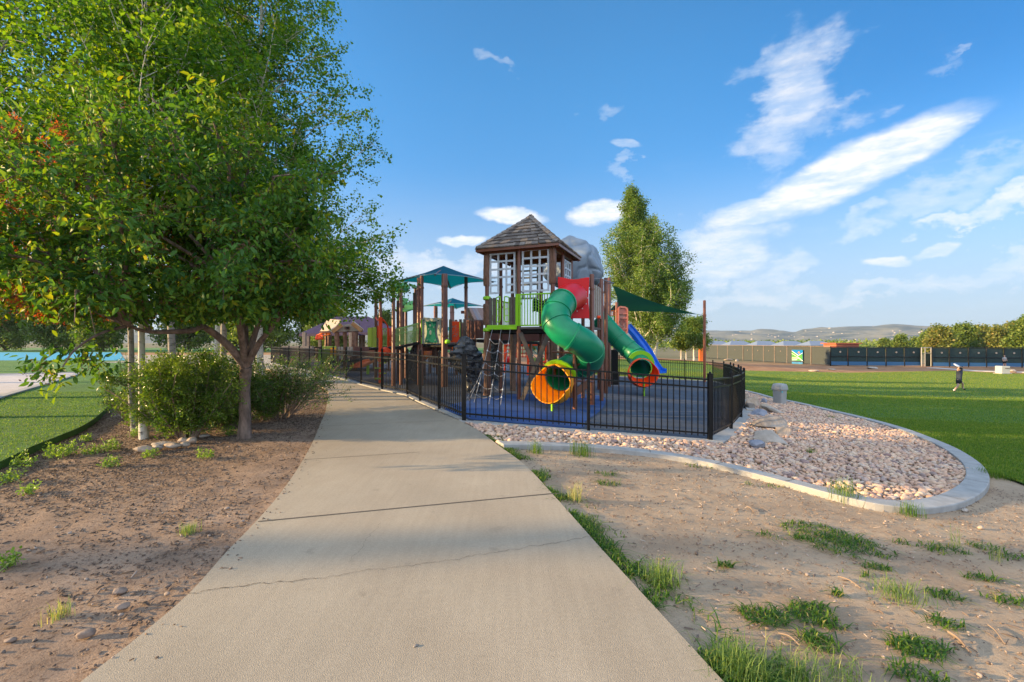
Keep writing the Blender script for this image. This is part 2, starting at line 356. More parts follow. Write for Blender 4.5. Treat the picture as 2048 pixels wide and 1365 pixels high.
def dup(root, loc, rotz=0, label=None, scale=1.0):
    r = root.copy(); col.objects.link(r); r.location = loc; r.rotation_euler = (0, 0, rotz)
    r.scale = (scale,) * 3 if not hasattr(scale, '__len__') else scale
    if label: r['label'] = label
    for ch in list(root.children):
        c = ch.copy(); col.objects.link(c); c.parent = r
        for g in ch.children:
            d = g.copy(); col.objects.link(d); d.parent = c
    return r
def inpoly(P, poly):
    x, y = P[:, 0], P[:, 1]; ins = np.zeros(len(P), bool); n = len(poly)
    for i in range(n):
        x1, y1 = poly[i][0], poly[i][1]; x2, y2 = poly[(i + 1) % n][0], poly[(i + 1) % n][1]
        c = ((y1 > y) != (y2 > y)) & (x < (x2 - x1) * (y - y1) / (y2 - y1 + 1e-12) + x1); ins ^= c
    return ins
def sheet(name, poly, m, off, step=1.0, skirt=0.0, kind='structure', label=None, cat=None):
    """a polygon laid on the ground, cut into cells so it follows the slope, with an edge of depth skirt"""
    bm = bmesh.new(); vs = [bm.verts.new((p[0], p[1], 0)) for p in poly]; f = bm.faces.new(vs)
    xs = [p[0] for p in poly]; ys = [p[1] for p in poly]
    for axis, a, b in ((0, min(xs), max(xs)), (1, min(ys), max(ys))):
        v = math.floor(a / step) * step + step * .37
        while v < b:
            no = (1, 0, 0) if axis == 0 else (0, 1, 0); co = (v, 0, 0) if axis == 0 else (0, v, 0)
            bmesh.ops.bisect_plane(bm, geom=bm.verts[:] + bm.edges[:] + bm.faces[:], plane_co=co, plane_no=no, dist=1e-5)
            v += step if abs(v) < 40 else step * 6
    bmesh.ops.triangulate(bm, faces=bm.faces[:])
    if skirt:
        be = [e for e in bm.edges if len(e.link_faces) == 1]
        r = bmesh.ops.extrude_edge_only(bm, edges=be)
        low = set(g for g in r['geom'] if isinstance(g, bmesh.types.BMVert))
    else: low = set()
    for v in bm.verts: v.co.z = H(v.co.x, v.co.y) + off - (skirt if v in low else 0)
    bmesh.ops.recalc_face_normals(bm, faces=bm.faces[:])
    up = sum(f.normal.z * f.calc_area() for f in bm.faces)
    if up < 0: bmesh.ops.reverse_faces(bm, faces=bm.faces[:])
    me = bpy.data.meshes.new(name); bm.to_mesh(me); bm.free()
    o = link(name, me, m); return tag(o, label, cat, kind=kind)
def strip(name, pts, w, m, h0, h1, close=False):
    """a kerb of width w following a line of ground points, top at ground+h1, bottom ground+h0"""
    P = [Vector((p[0], p[1])) for p in pts]; n = len(P); vs = []; fs = []
    for i, p in enumerate(P):
        t = (P[min(i + 1, n - 1)] - P[max(i - 1, 0)]).normalized(); s = Vector((-t.y, t.x)) * w / 2
        for q, hh in ((p + s, h0), (p + s, h1), (p - s, h1), (p - s, h0)): vs.append((q.x, q.y, H(q.x, q.y) + hh))
    for i in range(n - 1):
        for k in range(3): a = i * 4 + k; fs.append((a, a + 1, a + 5, a + 4))
    fs += [(0, 3, 2, 1), tuple(4 * (n - 1) + k for k in range(4))]
    return MB().add(vs, fs).build(name, m, bevel=.012)
def spline(pts, k=8):
    pts = [Vector(p) for p in pts]; out = []
    q = [pts[0] * 2 - pts[1]] + pts + [pts[-1] * 2 - pts[-2]]
    for i in range(1, len(q) - 2):
        for j in range(k):
            t = j / k
            out.append(.5 * ((2 * q[i]) + (q[i + 1] - q[i - 1]) * t + (2 * q[i - 1] - 5 * q[i] + 4 * q[i + 1] - q[i + 2]) * t * t + (3 * q[i] - q[i - 1] - 3 * q[i + 1] + q[i + 2]) * t ** 3))
    out.append(pts[-1]); return out
def rock_mesh(mb, c, size, seed, yaw=0, sub=2, cut=.22, tilt=0):
    bm = bmesh.new(); bmesh.ops.create_icosphere(bm, subdivisions=sub, radius=1)
    rr = random.Random(seed); m = Matrix.Rotation(yaw, 3, 'Z') @ Matrix.Rotation(tilt, 3, 'Y')
    planes = [(Vector((rr.uniform(-1, 1), rr.uniform(-1, 1), rr.uniform(-.6, 1))).normalized(), rr.uniform(.45, .85)) for _ in range(9)]
    vs = []
    for v in bm.verts:
        p = v.co.copy()
        for nrm, d in planes:
            e = p.dot(nrm) - d
            if e > 0: p -= nrm * e * (1 - cut)
        p *= 1 + .10 * noise.noise(p * 2.1 + Vector((seed, 0, 0)))
        vs.append(Vector(c) + m @ Vector((p.x * size[0], p.y * size[1], p.z * size[2])))
    fs = [tuple(v.index for v in f.verts) for f in bm.faces]; bm.free()
    return mb.add(vs, fs)

# ------------------------------------------------------------------ the ground
def axis_vals(dense_a, dense_b, step, far_a, far_b, grow=1.13):
    v = list(np.arange(dense_a, dense_b + 1e-6, step)); s, x = step, dense_b
    while x < far_b: s *= grow; x += s; v.append(x)
    s, x = step, dense_a; lo = []
    while x > far_a: s *= grow; x -= s; lo.append(x)
    return np.array(lo[::-1] + v)
gx = axis_vals(-7.0, 9.0, .045, -3500, 3500); gy = axis_vals(1.2, 8.2, .045, -80, 3800)
XX, YY = np.meshgrid(gx, gy); ZZ = HA(XX, YY) - .035
near = (XX > -9) & (XX < 12) & (YY > .5) & (YY < 12)
nz = np.zeros_like(ZZ); idx = np.argwhere(near)
for j, i in idx:
    p = Vector((XX[j, i], YY[j, i], 0))
    nz[j, i] = (.012 if XX[j, i] > 0 else .016) * noise.noise(p * 1.1) + (.004 if XX[j, i] > 0 else .010) * noise.noise(p * 4.3) + .0065 * noise.noise(p * 11) + .004 * noise.noise(p * 23)
ZZ = ZZ + np.clip(nz, -.05, .02)
edge_path = XX - np.interp(YY, EY, EX)
nxg, nyg = len(gx), len(gy)
ii = np.arange(nxg * nyg).reshape(nyg, nxg)
quads = np.stack([ii[:-1, :-1], ii[:-1, 1:], ii[1:, 1:], ii[1:, :-1]], -1).reshape(-1, 4)
gm = bpy.data.materials.new('ground_soil'); gm.use_nodes = True
nt = gm.node_tree; n_ = nt.nodes; L_ = nt.links.new; bs = n_['Principled BSDF']; bs.inputs['Roughness'].default_value = .95; bs.inputs['Specular IOR Level'].default_value = .15
tcn = n_.new('ShaderNodeTexCoord'); sx = n_.new('ShaderNodeSeparateXYZ'); L_(tcn.outputs['Object'], sx.inputs[0])
def gn(scale, det=6, rough=.6):
    n = n_.new('ShaderNodeTexNoise'); n.inputs['Scale'].default_value = scale; n.inputs['Detail'].default_value = det; n.inputs['Roughness'].default_value = rough
    L_(tcn.outputs['Object'], n.inputs['Vector']); return n.outputs['Fac']
def ramp(fac, a, b, p=(.3, .7)):
    r = n_.new('ShaderNodeValToRGB'); r.color_ramp.elements[0].position = p[0]; r.color_ramp.elements[1].position = p[1]
    r.color_ramp.elements[0].color = (*a, 1); r.color_ramp.elements[1].color = (*b, 1); L_(fac, r.inputs[0]); return r.outputs[0]
def gmix(fac, a, b):
    m = n_.new('ShaderNodeMixRGB'); L_(fac, m.inputs[0]); L_(a, m.inputs[1]); L_(b, m.inputs[2]); return m.outputs[0]
def grange(s, a, b, nzs=None, amt=0):
    if nzs is not None:
        ad = n_.new('ShaderNodeMath'); ad.operation = 'MULTIPLY_ADD'; L_(nzs, ad.inputs[0]); ad.inputs[1].default_value = amt; L_(s, ad.inputs[2]); s = ad.outputs[0]
    r = n_.new('ShaderNodeMapRange'); L_(s, r.inputs[0]); r.inputs[1].default_value = a; r.inputs[2].default_value = b; return r.outputs[0]
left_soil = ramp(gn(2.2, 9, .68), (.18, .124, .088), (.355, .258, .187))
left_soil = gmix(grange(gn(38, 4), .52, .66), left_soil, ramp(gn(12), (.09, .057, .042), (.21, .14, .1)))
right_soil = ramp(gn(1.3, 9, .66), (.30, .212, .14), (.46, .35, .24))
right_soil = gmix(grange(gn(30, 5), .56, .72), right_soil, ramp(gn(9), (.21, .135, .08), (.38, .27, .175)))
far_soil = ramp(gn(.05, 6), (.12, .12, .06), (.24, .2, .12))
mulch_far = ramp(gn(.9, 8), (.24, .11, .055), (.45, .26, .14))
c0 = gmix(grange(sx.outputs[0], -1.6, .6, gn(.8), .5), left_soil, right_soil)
c0 = gmix(grange(sx.outputs[1], 18, 30), c0, mulch_far)
c0 = gmix(grange(sx.outputs[1], 66, 90, gn(.04), 10), c0, far_soil)
L_(c0, bs.inputs['Base Color'])
bp = n_.new('ShaderNodeBump'); bp.inputs['Distance'].default_value = .012; L_(gn(55, 8, .7), bp.inputs['Height']); L_(bp.outputs[0], bs.inputs['Normal'])
go = mesh_np('ground', np.stack([XX, YY, ZZ], -1).reshape(-1, 3), quads, gm, smooth=True); tag(go, kind='structure')

# ------------------------------------------------------------------ fence line (world points, from the photo)
def px_run(lst): return [tuple(G(a, b))[:2] for a, b in lst]
FRONT_L = (-.99, 9.4); FRONT_M = (1.58, 9.4); FRONT_R = (4.09, 9.4)
RIGHT = [(4.09, 9.4), (5.32, 11.05), (6.69, 13.3)]
CURVE = [(6.69, 13.3), (7.95, 15.6), (9.05, 18.0), (10.1, 20.3), (11.05, 22.7), (12.1, 25.2), (12.75, 27.4), (13.15, 29.8)]
BACK = [(13.15, 29.8), (11.3, 29.75), (9.2, 29.5), (6.9, 29.3), (4.5, 29.1), (2.1, 28.9)]
PATH = [FRONT_L, (-1.74, 10.9), (-2.5, 12.4), (-3.19, 13.9), (-4.42, 15.5), (-5.8, 17.5), (-7.1, 19.5), (-8.4, 21.4), (-9.75, 23.3), (-11.3, 25.4), (-12.9, 27.6), (-14.6, 29.8), (-16.4, 32.2), (-18.3, 34.6)]

# path
pl = [(160, 1365), (275, 1275), (380, 1185), (452, 1105), (515, 1040), (562, 985), (600, 930), (625, 885), (640, 850), (651, 822), (655, 800)]
left_edge = [(-2.02, .2), (-2.02, 1.2)] + px_run(pl) + [(-5.9, 14.6), (-7.2, 17.0), (-8.9, 19.6), (-11.0, 22.6), (-13.6, 26), (-16.6, 29.4), (-20, 33)]
right_edge = [(1.45, .2), (1.2, 1.2), (1.0, 2.14), (.72, 3.4), (.45, 4.7), (.17, 5.94), (-.22, 7.1), (-.62, 8.3), (-1.03, 9.22)]
def offs(pts, d):
    out = []
    for i, p in enumerate(pts):
        a = Vector(pts[max(i - 1, 0)]); b = Vector(pts[min(i + 1, len(pts) - 1)]); t = (b - a).normalized(); out.append((p[0] - t.y * d, p[1] + t.x * d))
    return out
fence_out = offs(PATH, .17)
le = [tuple(p)[:2] for p in spline([(a, b, 0) for a, b in left_edge], 4)]
re_ = [tuple(p)[:2] for p in spline([(a, b, 0) for a, b in right_edge], 4)] + fence_out[1:]
path_poly = le + re_[::-1]
sheet('path', path_poly, M['concrete'], 0.0, .5, skirt=.12)
sheet('plaza', [(-20, 33), (-18.2, 34.9), (-17, 37), (-8, 45), (-14, 58), (-60, 58), (-60, 40), (-34, 36)], M['concrete'], -.004, 2, skirt=.1)
# joints tooled across the path, and the cracks (dark narrow grooves with real width)
jm = MB()
def jstrip(a, b, w, wob=0, seed=0, n=24, zo=.004):
    a, b = Vector(a), Vector(b); t = (b - a).normalized(); s = Vector((-t.y, t.x)); rr = random.Random(seed); o = 0; L = []
    for i in range(n + 1):
        p = a + (b - a) * i / n; o = o * .8 + rr.uniform(-wob, wob); L.append((p + s * o, w * (rr.uniform(.3, 1.3) if wob else 1)))
    vs = []
    for p, ww in L:
        for q in (p + s * ww / 2, p - s * ww / 2): vs.append((q.x, q.y, H(q.x, q.y) + zo))
    jm.add(vs, [(2 * i, 2 * i + 1, 2 * i + 3, 2 * i + 2) for i in range(n)])
def g2(px, py): return tuple(G(px, py))[:2]
jstrip(g2(516, 1044), g2(1119, 988), .018)
for a, b in (((592, 921), (838, 905)), ((643, 853), (890, 842)), ((655, 802), (800, 797)), ((640, 776), (735, 775))): jstrip(g2(*a), g2(*b), .010)
jm.build('path_joint', M['joint']).__setitem__('kind', 'structure')
jm = MB()
jstrip(g2(378, 1187), g2(640, 1157), .006, .012, 3, 60); jstrip(g2(640, 1157), g2(930, 1116), .0035, .012, 4, 60); jstrip(g2(930, 1116), g2(1180, 1073), .0035, .012, 5, 60)
jstrip(g2(695, 1125), g2(760, 1045), .002, .012, 8, 40)
jm.build('path_crack', M['joint']).__setitem__('kind', 'structure')

# rubber play surface
inner = PATH[::-1] + [FRONT_R] + RIGHT[1:] + CURVE[1:] + [(11.3, 29.75), (2.1, 28.9), (2.0, 36), (-6, 44), (-14, 40)]
sheet('play_surface', inner, M['rubber'], -.006, 1.0)
bluepx = [(938, 838), (1050, 850), (1162, 858), (1172, 842), (1196, 826), (1208, 812), (1211, 800), (1196, 791), (1150, 789), (1090, 789), (1030, 789), (975, 795), (935, 803)]
bp_ = px_run(bluepx); bp_[0] = (-.85, 9.5); bp_[1] = (.3, 9.52); bp_[2] = (1.4, 9.52); bp_[-1] = (-1.65, 11.2)
sheet('blue_play_surface', [tuple(p)[:2] for p in spline([(a, b, 0) for a, b in bp_ + bp_[:1]], 4)][:-1], M['rubber_blue'], .004, .7)
# thin pale lines on the play surface
jl = MB(); jm = jl
jstrip((2.55, 11.9), (6.1, 13.0), .04); jstrip((2.9, 12.9), (6.6, 14.2), .02)
jl.build('surface_line', M['slat2']).__setitem__('kind', 'structure')
# fence kerb (concrete strip under the front and right fence)
tag(strip('fence_kerb', [(-1.1, 9.33), (1.5, 9.33), (4.16, 9.33)], .34, M['kerb'], -.3, .0), kind='structure')
tag(strip('fence_kerb', [(4.12, 9.28), (5.38, 11.0), (6.78, 13.3), (8.05, 15.6), (9.15, 18), (10.2, 20.3), (11.15, 22.7), (12.2, 25.2), (12.85, 27.4), (13.25, 29.9)], .34, M['kerb'], -.3, .004), kind='structure')
tag(strip('fence_kerb', [(13.3, 29.85), (11.3, 29.8), (9.2, 29.55), (6.9, 29.35), (2.1, 28.95)], .3, M['kerb'], -.3, .008), kind='structure')
tag(strip('fence_kerb', PATH, .16, M['kerb'], -.2, .008), kind='structure')
# kerb round the cobble bed
cpx = [(1001, 891), (1060, 892), (1130, 894), (1200, 898), (1300, 908), (1400, 924), (1500, 947), (1600, 973), (1700, 999), (1770, 1012), (1840, 1015), (1905, 1002), (1945, 978), (1955, 953), (1940, 928), (1905, 903), (1860, 882), (1800, 859), (1730, 839), (1650, 820), (1590, 806), (1540, 796), (1512, 788)]
cp = px_run(cpx); cp = cp + [(cp[-1][0] - .2, cp[-1][1] + 1.6), (7.9, 15.0)]
csm = [tuple(p)[:2] for p in spline([(a, b, 0) for a, b in cp], 5)]
tag(strip('bed_kerb', csm, .27, M['kerb'], -.25, .045), kind='structure')
jm = MB()
for k in range(6, len(csm) - 3, 7):
    t_ = (Vector(csm[k + 1]) - Vector(csm[k - 1])).normalized(); s_ = Vector((-t_.y, t_.x)) * .128; c_ = Vector(csm[k]); jstrip(tuple(c_ - s_), tuple(c_ + s_), .010, zo=.0485, n=3)
jm.build('kerb_joint', M['joint']).__setitem__('kind', 'structure')
bed_poly = offs(csm, .1) + [(6.9, 13.3), (5.45, 10.95), (4.3, 9.15), (1.6, 9.15), (-.95, 9.15), (-.55, 8.2)]

# cobbles: thousands of rounded stones, one mass
tmpl = []
for s in range(10):
    mb = MB(); rock_mesh(mb, (0, 0, 0), (1, .78, .55), s * 7 + 1, 0, 2 if s < 10 else 1, .3); tmpl.append((np.array(mb.v), np.array(mb.f)))
def scatter_rocks(name, P, sizes, m, lift=.3, **kw):
    VV, FF, TT = [], [], []; o = 0
    for (x, y), s in zip(P, sizes):
        v, f = tmpl[rng.integers(10)]
        yw, ti, ro = rng.uniform(0, 6.28), rng.normal(0, .28), rng.normal(0, .28)
        mm = np.array(Matrix.Rotation(yw, 3, 'Z') @ Matrix.Rotation(ti, 3, 'X') @ Matrix.Rotation(ro, 3, 'Y'))
        VV.append((v * s * np.array([rng.uniform(.85, 1.25), 1, rng.uniform(.8, 1.2)])) @ mm.T + np.array([x, y, H(x, y) - .03 + s * lift + rng.uniform(0, .25) * s])); FF.append(f + o); o += len(v)
        TT.append(np.full(len(v), rng.beta(1.6, 1.6)))
    return mesh_np(name, np.concatenate(VV), np.concatenate(FF), m, tint=np.concatenate(TT), smooth=True, **kw)
def pack(poly, n, rmin, weight=None):
    xs = [p[0] for p in poly]; ys = [p[1] for p in poly]
    P = np.stack([rng.uniform(min(xs), max(xs), n), rng.uniform(min(ys), max(ys), n)], -1); P = P[inpoly(P, poly)]
    grid = {}; out = []
    for p in P:
        k = (int(p[0] // rmin), int(p[1] // rmin)); ok = True
        for a in (-1, 0, 1):
            for b in (-1, 0, 1):
                for q in grid.get((k[0] + a, k[1] + b), ()):
                    if (q[0] - p[0]) ** 2 + (q[1] - p[1]) ** 2 < rmin * rmin: ok = False
        if ok: grid.setdefault(k, []).append(p); out.append(p)
    return np.array(out)
CP = pack(bed_poly, 120000, .050)
cs = np.clip(rng.lognormal(math.log(.041), .30, len(CP)), .022, .075)
o = scatter_rocks('cobbles', CP, cs, M['cobble']); tag(o, 'bed of rounded pinkish tan river cobbles between the fence and curved kerb', 'cobbles', kind='stuff')

# boulders beside the fence corner
def boulder(label, px, py, size, mt, seed, yaw=0, lift=.25, tilt=0, group='boulders in the cobble bed'):
    g = G(px, py); mb = MB(); rock_mesh(mb, (g.x, g.y, g.z + size[2] * lift), size, seed, yaw, 3, .06, tilt)
    o = mb.build('boulder', M[mt], smooth=True, origin=g); o.data.set_sharp_from_angle(angle=R(22)); return tag(o, label, 'boulder', group)
boulder('long flat grey boulder lowest of the group near the fence corner', 1540, 884, (.44, .24, .19), 'stone', 3, R(-20), .3, R(6))
boulder('broad grey boulder with dark brown weathered side behind the lowest one', 1535, 855, (.50, .28, .24), 'stone_dark', 21, R(-5), .3)
boulder('small tan boulder tucked right of the lowest grey boulder', 1563, 870, (.22, .2, .19), 'stone_tan', 33, R(30), .3)
boulder('blue grey rounded boulder left of the tilted slab', 1518, 830, (.36, .22, .14), 'stone_blue', 40, R(-15), .3)
boulder('flat grey slab tilted up over a dark gap', 1547, 826, (.42, .2, .09), 'stone', 52, R(-38), .9, R(14))
boulder('pale tan boulder under the tilted slab', 1532, 818, (.26, .2, .14), 'stone_tan', 57, R(-20), .3)
boulder('peaked tan boulder beside the right fence panel', 1505, 812, (.42, .3, .34), 'stone_tan', 61, R(20), .3, R(-10))
boulder('small brown boulder in front of the peaked tan boulder', 1502, 818, (.24, .18, .18), 'stone_dark', 66, R(0), .3)
boulder('boxy pinkish boulder farthest back against the curved fence', 1488, 800, (.36, .3, .28), 'stone_tan', 73, R(10), .3)
boulder('low dark plum stone between peaked boulder and grey bin', 1527, 806, (.15, .13, .13), 'stone_blue', 77, 0, .4)
boulder('oval lilac cobble boulder just below the lowest grey boulder', 1515, 894, (.2, .15, .1), 'stone_blue', 83, R(-10), .4)

# lawn on the right
lawn_in = offs(csm, -.14)[45:]            # outer edge of the bed kerb, from the tip back to the fence
k_tip = [i for i, p in enumerate(csm) if p[1] > 0]
ci = max(range(len(csm)), key=lambda i: csm[i][0] / max(1, csm[i][1]))
outer = offs(csm, -.13)
lawn_edge = outer[ci + 2:]
tipg = G(1985, 945); tg2 = G(2048, 968); tg3 = G(2200, 1010)
lawn_poly = [tuple(tipg)[:2]] + lawn_edge + [(8.3, 15.6), (9.4, 18), (10.5, 20.3), (11.45, 22.7), (12.45, 25.2), (13.1, 27.4), (13.55, 30.2), (9.2, 29.9), (6.9, 29.7), (2.1, 29.3), (1.8, 50), (9, 52.5), (17, 53), (23, 54.5)] + \
    px_run([(1440, 739), (1500, 742), (1600, 744), (1700, 746), (1800, 744), (1900, 742), (1960, 745), (2048, 748)]) + [(95, 44), (120, 25), (120, 3), (12, 3.2), (9.5, 4.9), tuple(tg3)[:2], tuple(tg2)[:2]]
M['lawn'] = mat('lawn_grass', (.05, .13, .010), (.085, .18, .014), .35, .9, .02, 120, band=(.3, .7), detail=10)
sheet('lawn', lawn_poly, M['lawn'], .0, 1.0)
M['turf'] = mat('turf_grass', (.045, .13, .016), (.075, .19, .022), .6, .9, .02, 120, detail=10)
M['turf_side'] = M['turf']
tpx = [(-260, 1040), (-120, 985), (0, 935), (60, 905), (120, 880), (165, 860), (197, 838), (222, 812), (245, 785), (262, 765)]
tedge = [tuple(p)[:2] for p in spline([Vector((*p, 0)) for p in px_run(tpx)], 5)]
turf_poly = tedge + [(-12.5, 17.5), (-14.5, 21), (-18, 27), (-24, 32), (-34, 35.5), (-90, 36), (-90, 3), (-9, 3), ]
sheet('turf', turf_poly, M['turf'], .075, 1.0, skirt=.12)
# pale concrete pad and turquoise court on the left
pad = [tuple(G(p[0], p[1]))[:2] for p in [(-500, 1010), (0, 801), (142, 757), (163, 749), (0, 753), (-500, 765)]]
sheet('concrete_pad', pad, M['slat2'] if False else mat('pad_concrete', (.42, .38, .36), (.52, .47, .45), 2, .9, .004, 80), .085, 2, skirt=.1)
strip('pad_kerb', [pad[0], pad[1], pad[2], pad[3]], .22, M['kerb'], 0, .12)['kind'] = 'structure'
strip('pad_kerb', [pad[3], pad[4], pad[5]], .3, M['kerb'], 0, .12)['kind'] = 'structure'
sheet('sport_court', [(-120, 40), (-34, 40), (-62, 72), (-120, 72)], M['turquoise'], .01, 4)
sheet('far_lawn', [(-140, 36.2), (-34, 35.6), (-32, 39.8), (-120, 39.8)], M['turf'], .0, 4)
sheet('far_meadow', [(-200, 72.4), (-10, 72.4), (-5, 60), (2, 60), (1, 130), (-200, 130)], M['turf'], .0, 6)

# ------------------------------------------------------------------ hills
def hill_top(px):
    return np.interp(px, [-3000, -200, 300, 900, 1330, 1430, 1520, 1590, 1605, 1640, 1700, 1775, 1830, 1900, 1960, 2048, 2300, 3000, 5000], [650, 655, 662, 665, 662, 660, 663, 667, 661, 656, 652, 651, 654, 655, 654, 652, 648, 655, 660])
az_ = np.linspace(-1.45, 1.45, 560); rr_ = np.linspace(1150, 2500, 34)
hv = []; hh = np.zeros((len(rr_), len(az_)))
for j, r in enumerate(rr_):
    for i, a in enumerate(az_):
        x, y = r * math.sin(a), r * math.cos(a)
        px = CX + math.tan(a) * F; top = float(hill_top(np.clip(px, -3000, 5000)))
        elv = (CY - top) / F * math.cos(a)
        t = (r - 1150) / 1350
        z = -4 + (elv * 2350 + 4) * min(1, t / .86) ** 1.25
        p = Vector((x, y, 0)) / 260
        z += (16 * noise.noise(p) + 11 * noise.noise(p * 2.3) + 5 * noise.noise(p * 6)) * min(1, t * 4) * (1 if t < .8 else .35)
        hh[j, i] = z; hv.append((x, y, z))
ih = np.arange(len(rr_) * len(az_)).reshape(len(rr_), len(az_))
hm = mat('hill_scrub', (.045, .07, .075), (.19, .18, .135), .009, .95, 0, band=(.40, .60), detail=12)
hq = np.stack([ih[:-1, :-1], ih[:-1, 1:], ih[1:, 1:], ih[1:, :-1]], -1).reshape(-1, 4)
tag(mesh_np('hills', np.array(hv), hq, hm, smooth=True), kind='structure')
# houses on the hillside
hb = MB(); hb.box((0, 0, 2.2), (11, 8, 4.4))
def mk_house():
    t = thing('hillside_house', 'tiny pale house among many on the far hillside', 'house', (0, 0, 0), 'houses on the far hillside')
    hb.build('wall', mat('house_wall', (.42, .38, .33), (.52, .48, .42), .2, .8), t)
    MB().add([(-6, -4.6, 4.4), (6, -4.6, 4.4), (6, 4.6, 4.4), (-6, 4.6, 4.4), (-6, 0, 7), (6, 0, 7)], [(0, 1, 5, 4), (2, 3, 4, 5), (0, 4, 3), (1, 2, 5), (0, 3, 2, 1)]).build('roof', mat('house_roof', (.28, .22, .2), (.4, .34, .3), .1, .8), t)
    return t
h0 = mk_house(); first = True; rh = random.Random(5)
for k in range(110):
    px = rh.uniform(1432, 2040) if k < 100 else rh.uniform(1100, 1400); a = math.atan((px - CX) / F); j = min(len(rr_) - 6, int(3 + abs(rh.gauss(6, 7)))); i = int((a + 1.45) / 2.9 * (len(az_) - 1))
    if rh.random() < .3: j = rh.randint(12, 26)
    loc = hv[j * len(az_) + i]; loc = (loc[0] + rh.uniform(-8, 8), loc[1], loc[2] - .6); s = rh.uniform(.25, .55)
    if first: h0.location = loc; h0.rotation_euler = (0, 0, rh.uniform(0, 3)); h0.scale = (s,) * 3; first = False
    else: dup(h0, loc, rh.uniform(0, 3), None, (s * rh.uniform(.8, 1.6), s, s))

# ------------------------------------------------------------------ black metal fence, one thing per straight or curved run
FH = 1.27
def fence(pts, label, first=True, last=True, big=()):
    zs = [H(*p) for p in pts]
    t = thing('metal_fence', label, 'fence', (pts[0][0], pts[0][1], zs[0]), 'black metal fence around the playground')
    for i, p in enumerate(pts):
        if (i == 0 and not first) or (i == len(pts) - 1 and not last): continue
        w = .085 if i in big else .06
        mb = MB().box((p[0], p[1], zs[i] + .66), (w, w, 1.36)).box((p[0], p[1], zs[i] + 1.355), (w + .012, w + .012, .03))
        mb.tube([(p[0], p[1], zs[i] + 1.37), (p[0], p[1], zs[i] + 1.39), (p[0], p[1], zs[i] + 1.405)], [.028, .03, .012], 6)
        mb.build('post', M['black'], t, bevel=.004)
    for i in range(len(pts) - 1):
        a = Vector((*pts[i], zs[i])); b = Vector((*pts[i + 1], zs[i + 1])); d = (b - a); d2 = Vector((d.x, d.y, 0)); L = d2.length; u = d2 / L
        mb = MB(); a0 = a + d * (.032 / L); b0 = b - d * (.032 / L)
        for h in (.13, 1.07, 1.24): mb.bar(a0 + Vector((0, 0, h)), b0 + Vector((0, 0, h)), .034, .034)
        n = max(2, round(L / .125)); yaw = math.atan2(u.y, u.x)
        for k in range(1, n):
            q = a + d * (k / n); mb.box((q.x, q.y, q.z + .645), (.0185, .0185, 1.15), yaw)
        mb.build('panel', M['black'], t)
    return t
fence(PATH, 'black metal picket fence running along the path into the distance', big=(0,))
fence([FRONT_L, FRONT_M, FRONT_R], 'black metal picket fence across the front of the tower above the cobbles', first=False, big=(2,))
fence(RIGHT, 'short black metal fence run turning back from the front corner beside the boulders', first=False)
fence(CURVE, 'black metal fence curving away between the play surface and the lawn', first=False)
fence(BACK, 'black metal fence along the far side of the playground before the lawn', first=False)

# ------------------------------------------------------------------ log tower with shingled roof
TC = Vector((.6, 14.56)); TU = Vector((.927, -.375)); TV = Vector((.375, .927)); TYAW = math.atan2(TU.y, TU.x)
def T(a, b, z): q = TC + TU * a + TV * b; return Vector((q.x, q.y, z))
U3 = Vector((*TU, 0)); V3 = Vector((*TV, 0)); Z3 = Vector((0, 0, 1))
g0 = H(TC.x, TC.y)
tower = thing('play_tower', 'brown log play tower with wood shingle roof and white lattice windows', 'play tower', (TC.x, TC.y, g0))
def logpts(x, y, z0, z1, r, seed, n=12, k=16):
    rr = random.Random(seed); ph = rr.uniform(0, 6); mb = MB(); vs = []; fs = []
    for i in range(k):
        z = z0 + (z1 - z0) * i / (k - 1); e = 1 if 0 < i < k - 1 else .86
        for j in range(n):
            a = 2 * math.pi * j / n
            q = r * e * (1 + .13 * math.sin(3 * a + ph + .5 * math.sin(z * 3)) + .09 * math.sin(5 * a - ph + z * 1.7) + .05 * rr.uniform(-1, 1))
            vs.append((x + q * math.cos(a) + .012 * math.sin(z * 4 + ph), y + q * math.sin(a), z))
    for i in range(k - 1):
        for j in range(n): fs.append((i * n + j, i * n + (j + 1) % n, (i + 1) * n + (j + 1) % n, (i + 1) * n + j))
    fs += [tuple(reversed(range(n))), tuple((k - 1) * n + j for j in range(n))]
    return vs, fs
def tpost(a, b, log, zt=4.42, m='log', big=True, lime=()):
    q = T(a, b, 0); z0 = H(q.x, q.y) - .02; mb = MB(); mb.tube([(q.x, q.y, z0), (q.x, q.y, zt)], .062, 12)
    o = mb.build('post', M['brown_metal'], tower, smooth=True)
    for s, e in log:
        m2 = MB(); m2.add(*logpts(q.x, q.y, s, e, .105 if big else .085, int(a * 7 + b * 13 + s * 10))); m2.build('log_sleeve', M[m], o, smooth=True)
    for z in lime:
        m2 = MB(); m2.tube([(q.x, q.y, z - .06), (q.x, q.y, z - .035), (q.x, q.y, z + .035), (q.x, q.y, z + .06)], [.09, .125, .125, .09], 14); m2.build('clamp_ring', M['lime'], o, smooth=True)
    for z in ((zt - 1.0), 1.9, 2.75):
        MB().tube([(q.x, q.y, z - .03), (q.x, q.y, z + .03)], .078, 12).build('clamp_ring', M['brown_metal'], o, smooth=True)
    return o
h = 1.05
tpost(-h, -h, [(.0 + g0, .62), (.64, 1.86), (2.12, 2.78), (3.32, 4.30)], lime=(1.98, 2.95))
tpost(0, -h, [])
tpost(h, -h, [(3.30, 4.35), (g0, 1.9)])
tpost(-h, 0, []); tpost(-h, h, [(g0, 1.95)], m='log_light'); tpost(h, 0, []); tpost(h, h, []); tpost(0, h, [])
